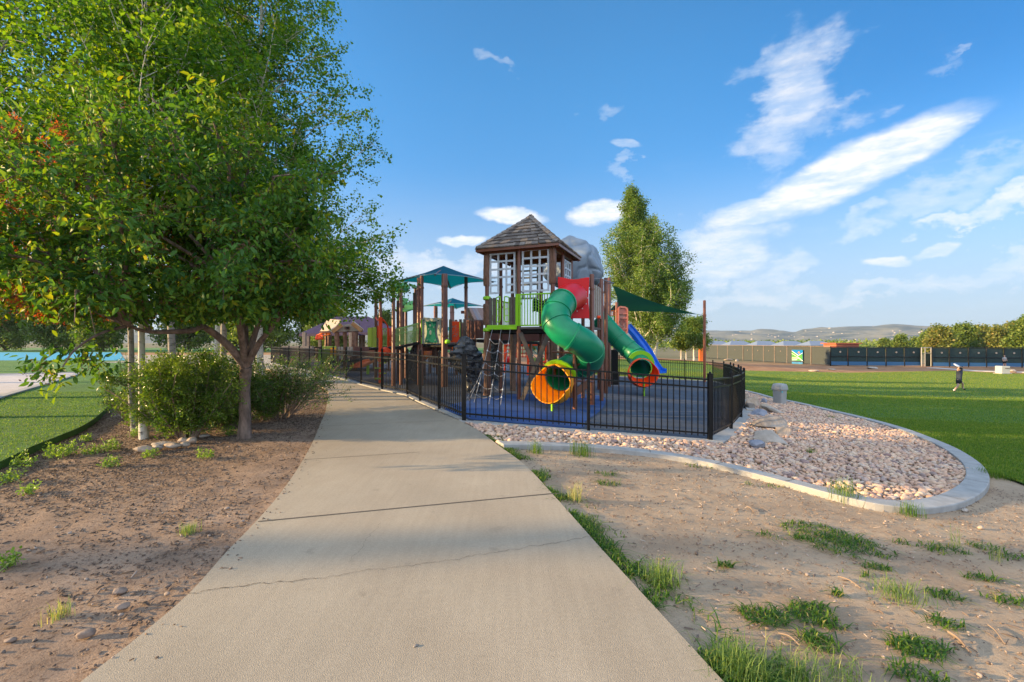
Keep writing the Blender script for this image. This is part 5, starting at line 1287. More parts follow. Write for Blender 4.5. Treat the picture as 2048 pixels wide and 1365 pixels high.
gt.tube([GX(1843, 65.6) + Z3 * 2.7, GX(1864, 65.6) + Z3 * 2.7], .05, 6).tube([GX(1843, 65.6) + Z3 * 1.9, GX(1864, 65.6) + Z3 * 1.9], .05, 6)
gto = gt.build('gate', M['bin'], cf); q0, q1 = GX(1851, 65.8), GX(1861, 65.8); MB().prism([q0, q1, q1 + Z3 * 1.8, q0 + Z3 * 1.8], Vector((0, .03, 0))).build('gate_screen', M['screen_see'], gto)
bh = tag(MB().box(GX(1662, 74) + Vector((1.6, 0, 1.6)), (3.6, 3, 3.2)).box(GX(1662, 74) + Vector((1.6, 0, 3.25)), (4.2, 3.6, .15)).build('court_shed', mat('shed_red', (.36, .10, .05), (.42, .13, .07), 2, .8), origin=GX(1662, 74)), 'small rust red shed showing above the dark windscreen of the courts', 'shed')
# banner with mountain and sun emblem
A, B = GX(1661, 65), GX(1435, 90); u = (B - A).normalized(); off = u.cross(Z3).normalized(); off = off if off.y < 0 else -off
def onf(px):
    k = (px - CX) / F; t = (k * A.y - A.x) / ((B.x - A.x) - k * (B.y - A.y)); q = A.lerp(B, t); return Vector((q.x, q.y, H(q.x, q.y)))
e0, e1 = onf(1585.5), onf(1607.5); bw = (e1 - e0); bz = .02
def bn(s, t): return e0 + bw * s + off * .16 + Z3 * (.45 + 1.72 * t - (e0.z - e0.z))
ban = thing('banner', 'square banner on the court fence with blue sky, orange sun, green hills and white slopes', 'banner', e0)
MB().prism([bn(0, 0), bn(1, 0), bn(1, 1), bn(0, 1)], off * .012).build('cloth', mat('banner_blue', (.01, .16, .40), None, rough=.95, spec=.1), ban)
MB().prism([bn(0, -.06), bn(1, -.06), bn(1, -.30), bn(0, -.30)], off * .012).build('lower_strip', M['screen'], ban)
g1 = MB(); g1.prism([bn(0, .02) + off * .016, bn(.98, .02) + off * .016, bn(.98, .66) + off * .016, bn(.6, .46) + off * .016, bn(0, .86) + off * .016], off * .006); g1.build('hill_picture', mat('banner_green', (.05, .22, .05), (.11, .32, .08), 2, .95, spec=.1), ban)
ws = MB()
for (a, b, w) in (((0, .90), (.62, .5), .035), ((.62, .5), (1, .74), .03), ((0, .66), (.55, .36), .03), ((.55, .36), (1, 0.02), .05), ((.62, .5), (.5, .38), .03), ((.02, .07), (.5, .11), .05)): ws.bar(bn(*a) + off * .03, bn(*b) + off * .03, .012, w * 1.7, up=Z3)
lt = random.Random(3); xk = .02
for k in range(9): ws.bar(bn(xk, .16 + .006 * k) + off * .034, bn(xk + .05, .33) + off * .034, .012, .03); ws.bar(bn(xk + .05, .33) + off * .034, bn(xk + .06 + lt.uniform(0, .03), .18) + off * .034, .012, .028); xk += .075
ws.build('white_slope', M['white'], ban)
MB().prism([bn(.66 + .085 * math.cos(k * .5236), .76 + .07 * math.sin(k * .5236)) + off * .016 for k in range(12)], off * .012).build('sun_picture', M['orange'], ban)
lt2 = MB()
for k in range(9): lt2.prism([bn(.02 + k * .11, -.10) + off * .016, bn(.085 + k * .11, -.10) + off * .016, bn(.085 + k * .11, -.27) + off * .016, bn(.02 + k * .11, -.27) + off * .016], off * .008)
lt2.build('letter_row', mat('banner_letter', (.03, .28, .6), None), ban)
# shelters
for k, (px, w) in enumerate(((1432, 1), (1475, 1), (1527, 1), (1579, 1), (1631, 1))):
    d = 96 - k * 4; c = GX(px, d); c.z = EYE - 5.2 / F * d * -1 if False else EYE + (CY - 691.5) / F * d
    lab = ['shelter with blue grey hip roof mostly behind the small tree', 'second shelter with blue grey hip roof from the small tree', 'third shelter with blue grey hip roof along the court fence', 'fourth shelter with blue grey hip roof above the banner side', 'shelter with blue grey hip roof farthest right of the row'][k]
    t = thing('court_shelter', lab, 'shelter', GX(px, d), 'court shelters with hip roofs'); z0 = GX(px, d).z; s = d / F
    hw, hd = 26 * s, 2.2; e = c.z; tp_ = EYE + (CY - 682.3) / F * d; rr6 = 12.5 * s
    MB().add([(c.x - hw, d - hd, e), (c.x + hw, d - hd, e), (c.x + hw, d + hd, e), (c.x - hw, d + hd, e), (c.x - rr6, d, tp_), (c.x + rr6, d, tp_)], [(0, 1, 5, 4), (1, 2, 5), (2, 3, 4, 5), (3, 0, 4), (0, 3, 2, 1)]).build('roof', M['shelter_roof'], t)
    for dx in (-1, 1):
        for dy in (-1, 1): MB().box((c.x + dx * hw * .8, d + dy * hd * .8, (z0 + e) / 2), (.2, .2, e - z0)).build('post', M['black'], t)
    MB().bar((c.x - hw, d - hd, e - .12), (c.x + hw, d - hd, e - .12), .1, .2).build('fascia', M['dark'], t)

# lumps on the mulch bank, utility box, walkway
for lab, px, py, s, m_ in (('flat pale boulder on the mulch bank below the banner', 1668, 731, (1.1, .6, .28), 'stone'), ('grey slab boulder in the middle of the mulch bank', 1745, 738, (1.2, .7, .25), 'stone'), ('low buff boulder at the lawn edge of the mulch bank', 1630, 743, (1.0, .5, .18), 'stone_tan'), ('small dark boulder halfway along the mulch bank', 1662, 740, (.7, .5, .2), 'stone_dark'), ('white boulder standing by the lit court screen', 1474, 723, (.6, .5, .42), 'stone'), ('pinkish boulder pair by the small tree and court screen', 1456, 721, (1.3, .6, .35), 'stone_tan'), ('rounded pale boulder right of the utility box', 2024, 745, (.55, .5, .4), 'stone')):
    g = G(px, py); mb = MB(); rock_mesh(mb, (g.x, g.y, g.z + s[2] * .3), tuple(q * .75 for q in s), px, .2, 3, .1); tag(mb.build('bank_boulder', M[m_], smooth=True, origin=g), lab, 'boulder', 'boulders on the mulch bank')
g = G(2005, 748); ub = thing('utility_box', 'cream steel utility cabinet near the right edge of the lawn', 'utility box', g)
MB().box(g + Z3 * .42, (.92, .7, .84)).build('cabinet', mat('cabinet_cream', (.55, .5, .42), (.6, .55, .47), 4, .5), ub, bevel=.03); MB().box(g + Vector((.15, -.36, .6)), (.5, .02, .1)).build('vent', M['pav_post'], ub); MB().box(g + Z3 * .03, (1.1, .9, .1)).build('base', M['kerb'], ub)
wpx = [(1862, 736), (1900, 738.5), (1950, 742), (2048, 745), (2120, 747)]
tag(strip('walkway', px_run(wpx), 1.3, mat('walkway_concrete', (.5, .47, .43), (.6, .57, .52), 1, .9), -.2, .03), kind='structure')

# grey litter bin at the kerb
bb = G(1559.5, 806.5); bn_ = thing('litter_bin', 'grey square litter bin with domed lid at the lawn kerb', 'litter bin', bb)
by = R(28); s0 = 26 / F * bb.y
def rsq(c, w, yaw, k=.16, z=0):
    out = []
    for (sx_, sy_) in ((-1, -1), (1, -1), (1, 1), (-1, 1)):
        for (ax, ay) in (((sx_ * 1, sy_ * (1 - k)), (sx_ * (1 - k), sy_ * 1))[::(1 if sx_ * sy_ > 0 else -1)]): out.append(Vector(c) + Matrix.Rotation(yaw, 3, 'Z') @ Vector((ax * w / 2, ay * w / 2, z)))
    return out
def loft(rings, name, m, parent, **kw):
    vs = []; fs = []; n = len(rings[0])
    for r in rings: vs += r
    for i in range(len(rings) - 1):
        for j in range(n): fs.append((i * n + j, i * n + (j + 1) % n, (i + 1) * n + (j + 1) % n, (i + 1) * n + j))
    fs += [tuple(reversed(range(n))), tuple((len(rings) - 1) * n + j for j in range(n))]
    return MB().add(vs, fs).build(name, m, parent, **kw)
bh_ = 39 / F * bb.y; wB = s0 * .74
loft([rsq(bb, wB * .9, by, z=-.05), rsq(bb, wB, by, z=bh_ * .69)], 'bin_body', M['bin'], bn_, bevel=.015)
lidz = bh_ * .67
lid = loft([rsq(bb, wB * 1.16, by, z=lidz), rsq(bb, wB * 1.19, by, z=lidz + .05), rsq(bb, wB * 1.12, by, z=lidz + bh_ * .20), rsq(bb, wB * .98, by, z=lidz + bh_ * .30), rsq(bb, wB * .55, by, z=lidz + bh_ * .335)], 'lid', M['bin'], bn_, bevel=.012)
q = bb + Matrix.Rotation(by, 3, 'Z') @ Vector((-wB * .42, -wB * .5 - .004, bh_ * .6)); MB().box(q, (.05, .012, .06), by).build('sticker', M['sticker'], bn_)

# ------------------------------------------------------------------ people
def skin_body(name, joints, edges, m, parent, sub=2):
    me = bpy.data.meshes.new(name); org = ORG[parent.name]
    me.from_pydata([tuple(Vector(j[0]) - org) for j in joints], edges, []); o = link(name, me, m, parent)
    bm = bmesh.new(); bm.from_mesh(me); bm.verts.layers.skin.verify(); sk = bm.verts.layers.skin.active; bm.verts.ensure_lookup_table()
    for v, j in zip(bm.verts, joints):
        r = j[1]; v[sk].radius = r if hasattr(r, '__len__') else (r, r)
    bm.verts[0][sk].use_root = True; bm.to_mesh(me); bm.free()
    s = o.modifiers.new('skin', 'SKIN'); s.use_smooth_shade = True
    ss = o.modifiers.new('sub', 'SUBSURF'); ss.levels = sub; ss.render_levels = sub
    return o
pb = G(1908, 783.5); S = pb.y / F
person = thing('person', 'person in dark shirt and black shorts striding on the lawn, holding a white disc overhead', 'person', pb)
def J(px, py, dy=0): return Vector(((px - CX) / F * pb.y, pb.y + dy, EYE - (py - CY) / F * pb.y))
hipc, chest, neck, head = J(1917.5, 762), J(1918.5, 749), J(1919.5, 741), J(1919.8, 736.8)
jt = [(hipc, (.13, .10)), (J(1918.2, 756), (.125, .095)), (chest, (.145, .10)), (J(1919.3, 743.5), (.11, .075)), (neck, .05), (J(1919.7, 738.5, -.02), (.075, .085)), (J(1920, 735.2, -.01), (.078, .09)), (J(1920, 733.6), .05),
      (J(1915.3, 763, -.03), .085), (J(1913.5, 772, -.08), .058), (J(1910.5, 778, -.0), .055), (J(1908.6, 782.3), .035), (J(1906.8, 783.3, -.1), .03),
      (J(1920, 763, .05), .085), (J(1927.3, 767.5, .06), .06), (J(1929.6, 773, .14), .054), (J(1932.3, 778.2, .2), .037), (J(1935, 780, .16), .03),
      (J(1923, 743, .04), .06), (J(1927, 738.5, .06), .045), (J(1920.5, 735, -.1), .036), (J(1914.6, 733, -.12), .028),
      (J(1914.6, 743.5, -.04), .058), (J(1912, 739, -.12), .043), (J(1913.2, 734.5, -.16), .034)]
ed = [(0, 1), (1, 2), (2, 3), (3, 4), (4, 5), (5, 6), (6, 7), (0, 8), (8, 9), (9, 10), (10, 11), (11, 12), (0, 13), (13, 14), (14, 15), (15, 16), (16, 17), (3, 18), (18, 19), (19, 20), (20, 21), (3, 22), (22, 23), (23, 24)]
# five fingers at each wrist
for wi, tgt in ((21, J(1911, 731.8, -.12)), (24, J(1911, 733.2, -.16))):
    wv = jt[wi][0]; dv = (tgt - wv).normalized()
    for k in range(5):
        s_ = Vector((0, 1, .25)) * (.018 * (k - 2)); a = wv + dv * (.05 if k else .02) + s_; b = a + dv * (.05 + .008 * (2 - abs(k - 2))) + Vector((0, 0, -.02)); i0 = len(jt); jt += [(a, .011), (b, .008)]; ed += [(wi, i0), (i0, i0 + 1)]
body = skin_body('body', jt, ed, M['skin'], person)
skin_body('shirt', [(J(1917.6, 764), (.165, .13)), (J(1918.2, 754), (.16, .125)), (chest, (.175, .125)), (J(1919.3, 743.3), (.135, .095)), (J(1919.5, 741.6), .075), (J(1923, 743, .04), .085), (J(1925.6, 740.2, .05), .07), (J(1914.6, 743.5, -.04), .085), (J(1913, 740.8, -.09), .07)], [(0, 1), (1, 2), (2, 3), (3, 4), (3, 5), (5, 6), (3, 7), (7, 8)], M['navy'], person)
skin_body('shorts', [(J(1917.6, 759.5), (.15, .115)), (hipc, (.15, .12)), (J(1915.3, 764, -.03), .115), (J(1914.2, 769.5, -.06), .105), (J(1920.3, 763.5, .05), .115), (J(1925, 766, .06), .1)], [(0, 1), (1, 2), (2, 3), (1, 4), (4, 5)], M['blackcloth'], person)
skin_body('hair', [(J(1919.8, 736.6, -.05), .088), (J(1920, 734.6, -.03), .094), (J(1919.6, 738.4, -.06), .07)], [(0, 1), (0, 2)], M['hair'], person)
for a, b in ((J(1908.8, 782.5, .02), J(1906.4, 783.5, -.12)), (J(1932.5, 778.6, .2), J(1936, 780.4, .14))):
    skin_body('shoe', [(a, .05), (b, .036)], [(0, 1)], M['blackcloth'], person); MB().tube([a + Vector((.0, 0, .03)), a + Vector((-.01, 0, .10))], [.045, .042], 10).build('sock', M['white'], person, smooth=True)
dc = J(1909, 730.6, -.14); mb = MB(); ax = Vector((.25, -.55, .8)).normalized()
mb.tube([dc - ax * .02, dc - ax * .012, dc + ax * .01, dc + ax * .02], [.15, .165, .155, .08], 24); tag(mb.build('flying_disc', M['white'], smooth=True, origin=dc), 'white flying disc held above the head of the striding person', 'flying disc')
p2 = GX(2009, 62.0); pr2 = thing('person', 'person in grey shirt standing small against the dark court screen at far right', 'person', p2)
def J2(dx, z, dy=0): return p2 + Vector((dx, dy, z))
skin_body('body', [(J2(0, .92), (.14, .1)), (J2(0, 1.2), (.15, .1)), (J2(0, 1.42), (.11, .08)), (J2(0, 1.52), .05), (J2(0, 1.66), (.08, .09)), (J2(0, 1.74), .06), (J2(-.1, .88), .09), (J2(-.13, .48, -.03), .06), (J2(-.14, .08), .045), (J2(-.14, .03, -.12), .035), (J2(.1, .88), .09), (J2(.13, .48, -.03), .06), (J2(.14, .08), .045), (J2(.14, .03, -.12), .035), (J2(-.2, 1.38), .055), (J2(-.27, 1.1), .045), (J2(-.22, .88, -.1), .035), (J2(.2, 1.38), .055), (J2(.28, 1.12), .045), (J2(.2, .95, -.15), .035)],
          [(0, 1), (1, 2), (2, 3), (3, 4), (4, 5), (0, 6), (6, 7), (7, 8), (8, 9), (0, 10), (10, 11), (11, 12), (12, 13), (2, 14), (14, 15), (15, 16), (2, 17), (17, 18), (18, 19)], M['skin'], pr2, 1)
skin_body('shirt', [(J2(0, .9), (.17, .13)), (J2(0, 1.2), (.18, .13)), (J2(0, 1.42), (.135, .1)), (J2(-.2, 1.38), .08), (J2(-.25, 1.2), .07), (J2(.2, 1.38), .08), (J2(.26, 1.2), .07)], [(0, 1), (1, 2), (2, 3), (3, 4), (2, 5), (5, 6)], M['bin'], pr2, 1)
skin_body('shorts', [(J2(0, .92), (.16, .12)), (J2(-.1, .86), .11), (J2(-.13, .55), .09), (J2(.1, .86), .11), (J2(.13, .55), .09)], [(0, 1), (1, 2), (0, 3), (3, 4)], M['blackcloth'], pr2, 1)

# ------------------------------------------------------------------ trees and plants
def unit(v): return v / (np.linalg.norm(v, axis=-1, keepdims=True) + 1e-9)
def leaf_arrays(P, D, N, L, Wd, full=False, fold=.15):
    """leaves as folded blades: base, sides, tip"""
    S = unit(np.cross(D, N)); N = np.cross(S, D); L = L[:, None]; Wd = Wd[:, None]
    if full:
        droop = N * (L * -.10)
        vs = np.stack([P, P + D * L * .28 + S * Wd * .46 + N * Wd * fold, P + D * L * .66 + S * Wd * .40 + N * Wd * fold + droop * .4, P + D * L + droop * 1.8, P + D * L * .66 - S * Wd * .40 + N * Wd * fold + droop * .4, P + D * L * .28 - S * Wd * .46 + N * Wd * fold], 1)
        f = np.array([[0, 1, 2, 3], [0, 3, 4, 5]])
    else:
        vs = np.stack([P, P + D * L * .45 + S * Wd * .5 + N * Wd * fold, P + D * L, P + D * L * .45 - S * Wd * .5 + N * Wd * fold], 1)
        f = np.array([[0, 1, 2], [0, 2, 3]])
    k = vs.shape[1]; n = len(P)
    return vs.reshape(-1, 3), (f[None] + (np.arange(n) * k)[:, None, None]).reshape(-1, f.shape[1]), k
def branch_system(base, height, prof, nb, ns, t0, rgen, trunk_r, up=(.35, .9), lean=(0, 0), limb_r=.24, curve=.25, limit=None, tseg=14):
    """trunk and limbs; returns the wood and the twig lines that carry leaves"""
    mb = MB(); base = np.array(base, float); tz = np.linspace(0, 1, tseg)
    wob = np.cumsum(rgen.normal(0, .012 * height / tseg * 3, (tseg, 2)), 0); wob -= wob[0]
    tr = np.stack([base[0] + wob[:, 0] + lean[0] * tz ** 1.3, base[1] + wob[:, 1] + lean[1] * tz ** 1.3, base[2] - .08 + tz * height], -1)
    rad = trunk_r * (1 - tz) ** .8 + .008; rad[0] *= 1.35; rad[1] *= 1.06
    mb.tube([tuple(p) for p in tr], list(rad), 10)
    st, dr, ln = [], [], []; ga = rgen.uniform(0, 6.28)
    for i in range(nb):
        t = t0 + (1 - t0) * ((i + rgen.uniform(.1, .9)) / nb) ** .92 * .985; ga += 2.4 + rgen.normal(0, .45)
        L = prof(t) * rgen.uniform(.72, 1.1); p = np.array([np.interp(t, tz, tr[:, c]) for c in range(3)])
        e = rgen.uniform(*up); d = np.array([math.cos(ga) * math.cos(e), math.sin(ga) * math.cos(e), math.sin(e)])
        pts = [p]; dd = d.copy(); nseg = 6
        for s in range(nseg):
            dd = unit(dd + rgen.normal(0, .10, 3) + np.array([0, 0, curve / nseg])); pts.append(pts[-1] + dd * L / nseg)
        r0 = max(.010, trunk_r * limb_r * (1 - t) ** .6 * min(1.3, L / 2.2 + .3))
        mb.tube([tuple(q) for q in pts], [r0 * (1 - k / (nseg + .6)) + .003 for k in range(nseg + 1)], 5, cap=False)
        pts = np.array(pts)
        for j in range(ns):
            s = rgen.uniform(.16, 1.0); q = np.array([np.interp(s, np.linspace(0, 1, nseg + 1), pts[:, c]) for c in range(3)])
            dl = unit(dd * .5 + rgen.normal(0, .7, 3) + np.array([0, 0, .15])); l = L * rgen.uniform(.16, .36) * (1.25 - s * .6) + .12
            st.append(q); dr.append(dl); ln.append(l)
            if j % 3 == 0: mb.tube([tuple(q), tuple(q + dl * l * .55), tuple(q + dl * l)], [r0 * .3 + .002, r0 * .2 + .002, .002], 4, cap=False)
        st.append(pts[-2]); dr.append(dd); ln.append(L * .25)
    return mb, np.array(st), np.array(dr), np.array(ln)
def leafy(st, dr, ln, n, size, aspect, rgen, spread=.10, droop=.35, full=False, tshift=0, clump=True, seedf=0):
    w = ln / ln.sum(); k = rgen.choice(len(st), n, p=w); u = rgen.uniform(.15, 1.05, n)
    P = st[k] + dr[k] * (ln[k] * u)[:, None] + rgen.normal(0, spread, (n, 3))
    D = unit(dr[k] * .5 + rgen.normal(0, .75, (n, 3)) + np.array([0, 0, -droop])); N = unit(rgen.normal(0, .55, (n, 3)) + np.array([0, 0, .8]))
    L = size * rgen.uniform(.65, 1.25, n); V_, F_, kk = leaf_arrays(P, D, N, L, L * aspect, full)
    base_t = rgen.uniform(.15, .75, len(st))[k]; t = np.clip(base_t + rgen.normal(0, .16, n) + tshift, 0, 1)
    return V_, F_, np.repeat(t, kk), P
def tree(name, label, cat, base, height, prof, nb, ns, nleaf, size, aspect, trunk_r, m_leaf, m_bark, seed, t0=.2, up=(.35, .9), group=None, lean=(0, 0), spread=.12, full=False, limb_r=.24, droop=.35, curve=.25, extra=None, keep=None):
    rg_ = np.random.default_rng(seed); t = thing(name, label, cat, base, group)
    mb, st, dr, ln = branch_system(base, height, prof, nb, ns, t0, rg_, trunk_r, up, lean, limb_r, curve)
    if extra: mb, st, dr, ln = extra(mb, st, dr, ln, rg_)
    if keep is not None:
        ok = keep(st + dr * ln[:, None] * .6); st, dr, ln = st[ok], dr[ok], ln[ok]
    mb.build('trunk', M[m_bark], t, smooth=True)
    V_, F_, T_, P_ = leafy(st, dr, ln, nleaf, size, aspect, rg_, spread, droop, full)
    mesh_np('crown', V_, F_, M[m_leaf], t, T_)
    return t, st, dr, ln, rg_

# tall aspens behind the cherry tree
def asp(maxr, tpk=.30):
    return lambda t: maxr * (min(1, (t / tpk)) ** .5 if t < tpk else ((1 - t) / (1 - tpk)) ** .75) + .35
AG = 'tall aspens beside the path'
def low_boughs(mb, st, dr, ln, rg_):
    """heavy low boughs reaching out over the play fence"""
    S_, D_, L_2 = [], [], []
    for k in range(26):
        a = np.array(W(rg_.uniform(525, 540), rg_.uniform(500, 570), 14.0)); b = np.array(W(rg_.uniform(655, 800), rg_.uniform(505, 640), rg_.uniform(13.2, 15.8)))
        if b[0] > -4.4 and b[2] < 3.3: b[2] += .5
        m_ = (a + b) / 2 + np.array([0, 0, .35]); pts = np.array([tuple(p) for p in spline([tuple(a), tuple(m_), tuple(b)], 5)]); mb.tube([tuple(p) for p in pts], [.03 - .0024 * i for i in range(len(pts))], 5, cap=False)
        for j in range(16):
            q = pts[rg_.integers(4, len(pts))]; S_.append(q); D_.append(unit(rg_.normal(0, 1, 3) + np.array([.4, 0, 0]))); L_2.append(rg_.uniform(.35, .75))
    return mb, np.concatenate([st, S_]), np.concatenate([dr, D_]), np.concatenate([ln, L_2])
tree('aspen_tree', 'tall aspen nearest the path, its crown leaning out over the play fence', 'tree', GX(520, 14.0), 15.2, lambda t: float(np.interp(t, [.15, .22, .3, .5, .8, 1], [5.7, 5.2, 4.3, 3.9, 2.3, .6])), 100, 10, 60000, .085, .9, .12, 'leaf_aspen', 'bark_white', 21, t0=.16, up=(.05, .65), group=AG, spread=.09, extra=low_boughs)
tree('aspen_tree', 'tall aspen with a pale trunk rising between the two big shrubs', 'tree', GX(451, 15.0), 16.5, asp(3.6), 80, 12, 32000, .085, .9, .09, 'leaf_aspen', 'bark_shaded', 22, t0=.2, up=(.25, .9), group=AG)
tree('aspen_tree', 'tall aspen behind the bright green shrub, its top beyond the photo', 'tree', GX(350, 12.2), 15.5, asp(3.4), 80, 12, 32000, .085, .9, .085, 'leaf_aspen', 'bark_shaded', 23, t0=.2, up=(.3, .95), group=AG)
a4 = tree('aspen_tree', 'slim white aspen stem standing left of the bright green shrub', 'tree', GX(288, 7.7), 10.5, asp(2.3), 60, 11, 26000, .075, .9, .047, 'leaf_aspen', 'bark_white', 24, t0=.28, up=(.35, 1.0), group=AG, lean=(-.3, .5))[0]
tree('aspen_tree', 'thin paired aspen stem leaning beside the slim white one', 'tree', GX(271, 8.4), 9.5, asp(2.0), 45, 10, 16000, .075, .9, .045, 'leaf_aspen', 'bark_shaded', 25, t0=.3, up=(.35, 1.0), group=AG, lean=(-.7, .3))
tree('aspen_tree', 'broad leafy aspen at the far left with bright sunlit leaves', 'tree', (-15.2, 12.2, 0), 14.5, asp(3.8), 85, 12, 34000, .085, .9, .16, 'leaf_aspen', 'bark_white', 26, t0=.2, up=(.25, .9), group=AG)
tree('aspen_tree', 'aspen with low boughs over the turf behind the left stems', 'tree', (-11.3, 17.5, 0), 14.0, asp(2.5), 60, 9, 14000, .085, .9, .15, 'leaf_aspen', 'bark_white', 27, t0=.16, up=(.1, .8), group=AG)

tree('aspen_tree', 'leafy aspen filling the upper left corner above the turf', 'tree', (-10.6, 9.2, .07), 12.5, asp(3.1), 75, 12, 28000, .085, .9, .08, 'leaf_aspen', 'bark_white', 28, t0=.26, up=(.25, .9), group=AG)
# foreground cherry tree: short trunk, wide dome of big leaves
cb_ = G(489, 873); cher = thing('cherry_tree', 'broad low cherry tree with large leaves and brown seed heads beside the path', 'tree', cb_)
rg_ = np.random.default_rng(5); mb = MB(); fk = W(492, 733, 7.6)
mb.tube([cb_ + Vector((0, 0, -.1)), cb_ + Vector((.0, 0, .03)), cb_ + Vector((.01, 0, .3)), cb_ + Vector((-.01, .01, .8)), fk], [.135, .108, .092, .088, .092], 14)
Cc = np.array([-5.25, 7.0, 3.05]); Rr = np.array([2.75, 2.3, 2.05]); st, dr, ln = [], [], []
targets = []
for i in range(52):
    zf = 1 - (i + .5) / 52 * 1.52; a = i * 2.39996 + .4; rr7 = math.sqrt(max(0, 1 - zf * zf)); targets.append(Cc + Rr * np.array([rr7 * math.cos(a), rr7 * math.sin(a), zf]) * rg_.uniform(.82, 1.06))
limbs = [np.array(W(452, 690, 7.3)), np.array(W(520, 640, 7.7)), np.array(W(488, 600, 7.9)), np.array(W(540, 660, 7.2)), np.array(W(470, 600, 6.8))]
long1 = [fk, W(455, 690, 7.3), W(408, 655, 7.0), W(380, 662, 6.7), W(300, 664, 6.4), W(255, 652, 6.1)]
mb.tube(spline(long1, 4), [.075 - .06 * i / 20 for i in range(21)], 8)
for l in limbs[1:]: mb.tube(spline([fk, fk.lerp(Vector(l), .5) + Vector((0, 0, .05)), Vector(l)], 4), [.065, .062, .058, .054, .05, .046, .042, .038, .035], 8)
starts = [np.array(fk.lerp(Vector(l), f)) for l in limbs for f in (.6, 1.0)] + [np.array(p) for p in long1[2:]]
for tg in targets:
    s0_ = min(starts, key=lambda s: np.linalg.norm(s - tg) + .5 * max(0, s[2] - tg[2])); pts = [s0_]; v = tg - s0_; L = np.linalg.norm(v)
    for s in range(1, 7): pts.append(s0_ + v * s / 6 + np.array([0, 0, .16 * L * math.sin(math.pi * s / 6)]) + rg_.normal(0, .035 * L / 2, 3))
    mb.tube([tuple(q) for q in pts], [.030 * (1 - k / 7) + .006 for k in range(7)], 6, cap=False); pts = np.array(pts); dd = unit(pts[-1] - pts[-2])
    for j in range(22):
        s = rg_.uniform(.3, 1.0); q = np.array([np.interp(s, np.linspace(0, 1, 7), pts[:, c]) for c in range(3)]); dl = unit(dd * .6 + rg_.normal(0, .65, 3)); l = rg_.uniform(.25, .62)
        st.append(q); dr.append(dl); ln.append(l)
        if j % 3 == 0: mb.tube([tuple(q), tuple(q + dl * l)], [.007, .003], 4, cap=False)
# leafy skirt that hides the limbs from below
for k in range(260):
    a, r_ = rg_.uniform(0, 6.28), math.sqrt(rg_.uniform(0, 1)); st.append(np.array([-4.9 + 1.75 * r_ * math.cos(a), 6.9 + 1.5 * r_ * math.sin(a), rg_.uniform(1.97, 2.5)])); dr.append(unit(rg_.normal(0, 1, 3) * np.array([1, 1, .3]))); ln.append(rg_.uniform(.25, .5))
# drooping bough on the left that hangs in the light
for k in range(10):
    q = np.array(W(220 - 10 * k + rg_.uniform(-20, 20), 672 + 7 * k + rg_.uniform(-14, 14), 5.9 - .06 * k)); st.append(q); dr.append(unit(np.array([-.4, -.2, -.3]) + rg_.normal(0, .4, 3))); ln.append(.4)
mb.tube(spline([W(255, 652, 6.1), W(200, 668, 5.7), W(150, 700, 5.4), W(125, 735, 5.3)], 4), [.022 - .0012 * i for i in range(13)], 5, cap=False)
st, dr, ln = np.array(st), np.array(dr), np.array(ln)
mb.build('trunk', M['bark_brown'], cher, smooth=True)
ok = ((st + dr * ln[:, None])[:, 2] > 1.95) & (st[:, 2] > 1.95); ok[-10:] = True; st, dr, ln = st[ok], dr[ok], ln[ok]
V_, F_, T_, P_ = leafy(st, dr, ln, 42000, .098, .46, rg_, .08, .5, True)
lft = np.clip((-5.6 - P_[:, 0]) / 2.0, 0, 1) * .36  # leaves yellower towards the left, the sunlit side put into their tint
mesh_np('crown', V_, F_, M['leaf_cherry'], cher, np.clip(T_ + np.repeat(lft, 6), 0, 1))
# seed heads: bunches of tiny dry capsules
nb_ = 1300; k = rg_.choice(len(st), nb_); C_ = st[k] + dr[k] * ln[k][:, None] * rg_.uniform(.5, 1.1, nb_)[:, None]; m_ = 26
P2 = (C_[:, None, :] + rg_.normal(0, .045, (nb_, m_, 3))).reshape(-1, 3); n2 = len(P2)
V_, F_, kk = leaf_arrays(P2, unit(rg_.normal(0, 1, (n2, 3))), unit(rg_.normal(0, 1, (n2, 3))), rg_.uniform(.016, .038, n2), rg_.uniform(.009, .017, n2))
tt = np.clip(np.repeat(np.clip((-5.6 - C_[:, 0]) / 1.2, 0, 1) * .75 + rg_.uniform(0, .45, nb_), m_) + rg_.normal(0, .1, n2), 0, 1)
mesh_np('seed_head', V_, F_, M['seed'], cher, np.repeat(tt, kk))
lk_ = np.where(st[:, 0] < -6.0)[0]; nb2 = 1300; k = rg_.choice(lk_, nb2); C_ = st[k] + dr[k] * ln[k][:, None] * rg_.uniform(.7, 1.2, nb2)[:, None]
P2 = (C_[:, None, :] + rg_.normal(0, .055, (nb2, 30, 3))).reshape(-1, 3); n2 = len(P2)
V_, F_, kk = leaf_arrays(P2, unit(rg_.normal(0, 1, (n2, 3))), unit(rg_.normal(0, 1, (n2, 3))), rg_.uniform(.022, .055, n2), rg_.uniform(.012, .022, n2))
mesh_np('seed_head', V_, F_, M['seed'], cher, np.repeat(np.clip(rg_.normal(.85, .15, n2), 0, 1), kk))['label'] = 'orange red seed heads on the sunny left side'

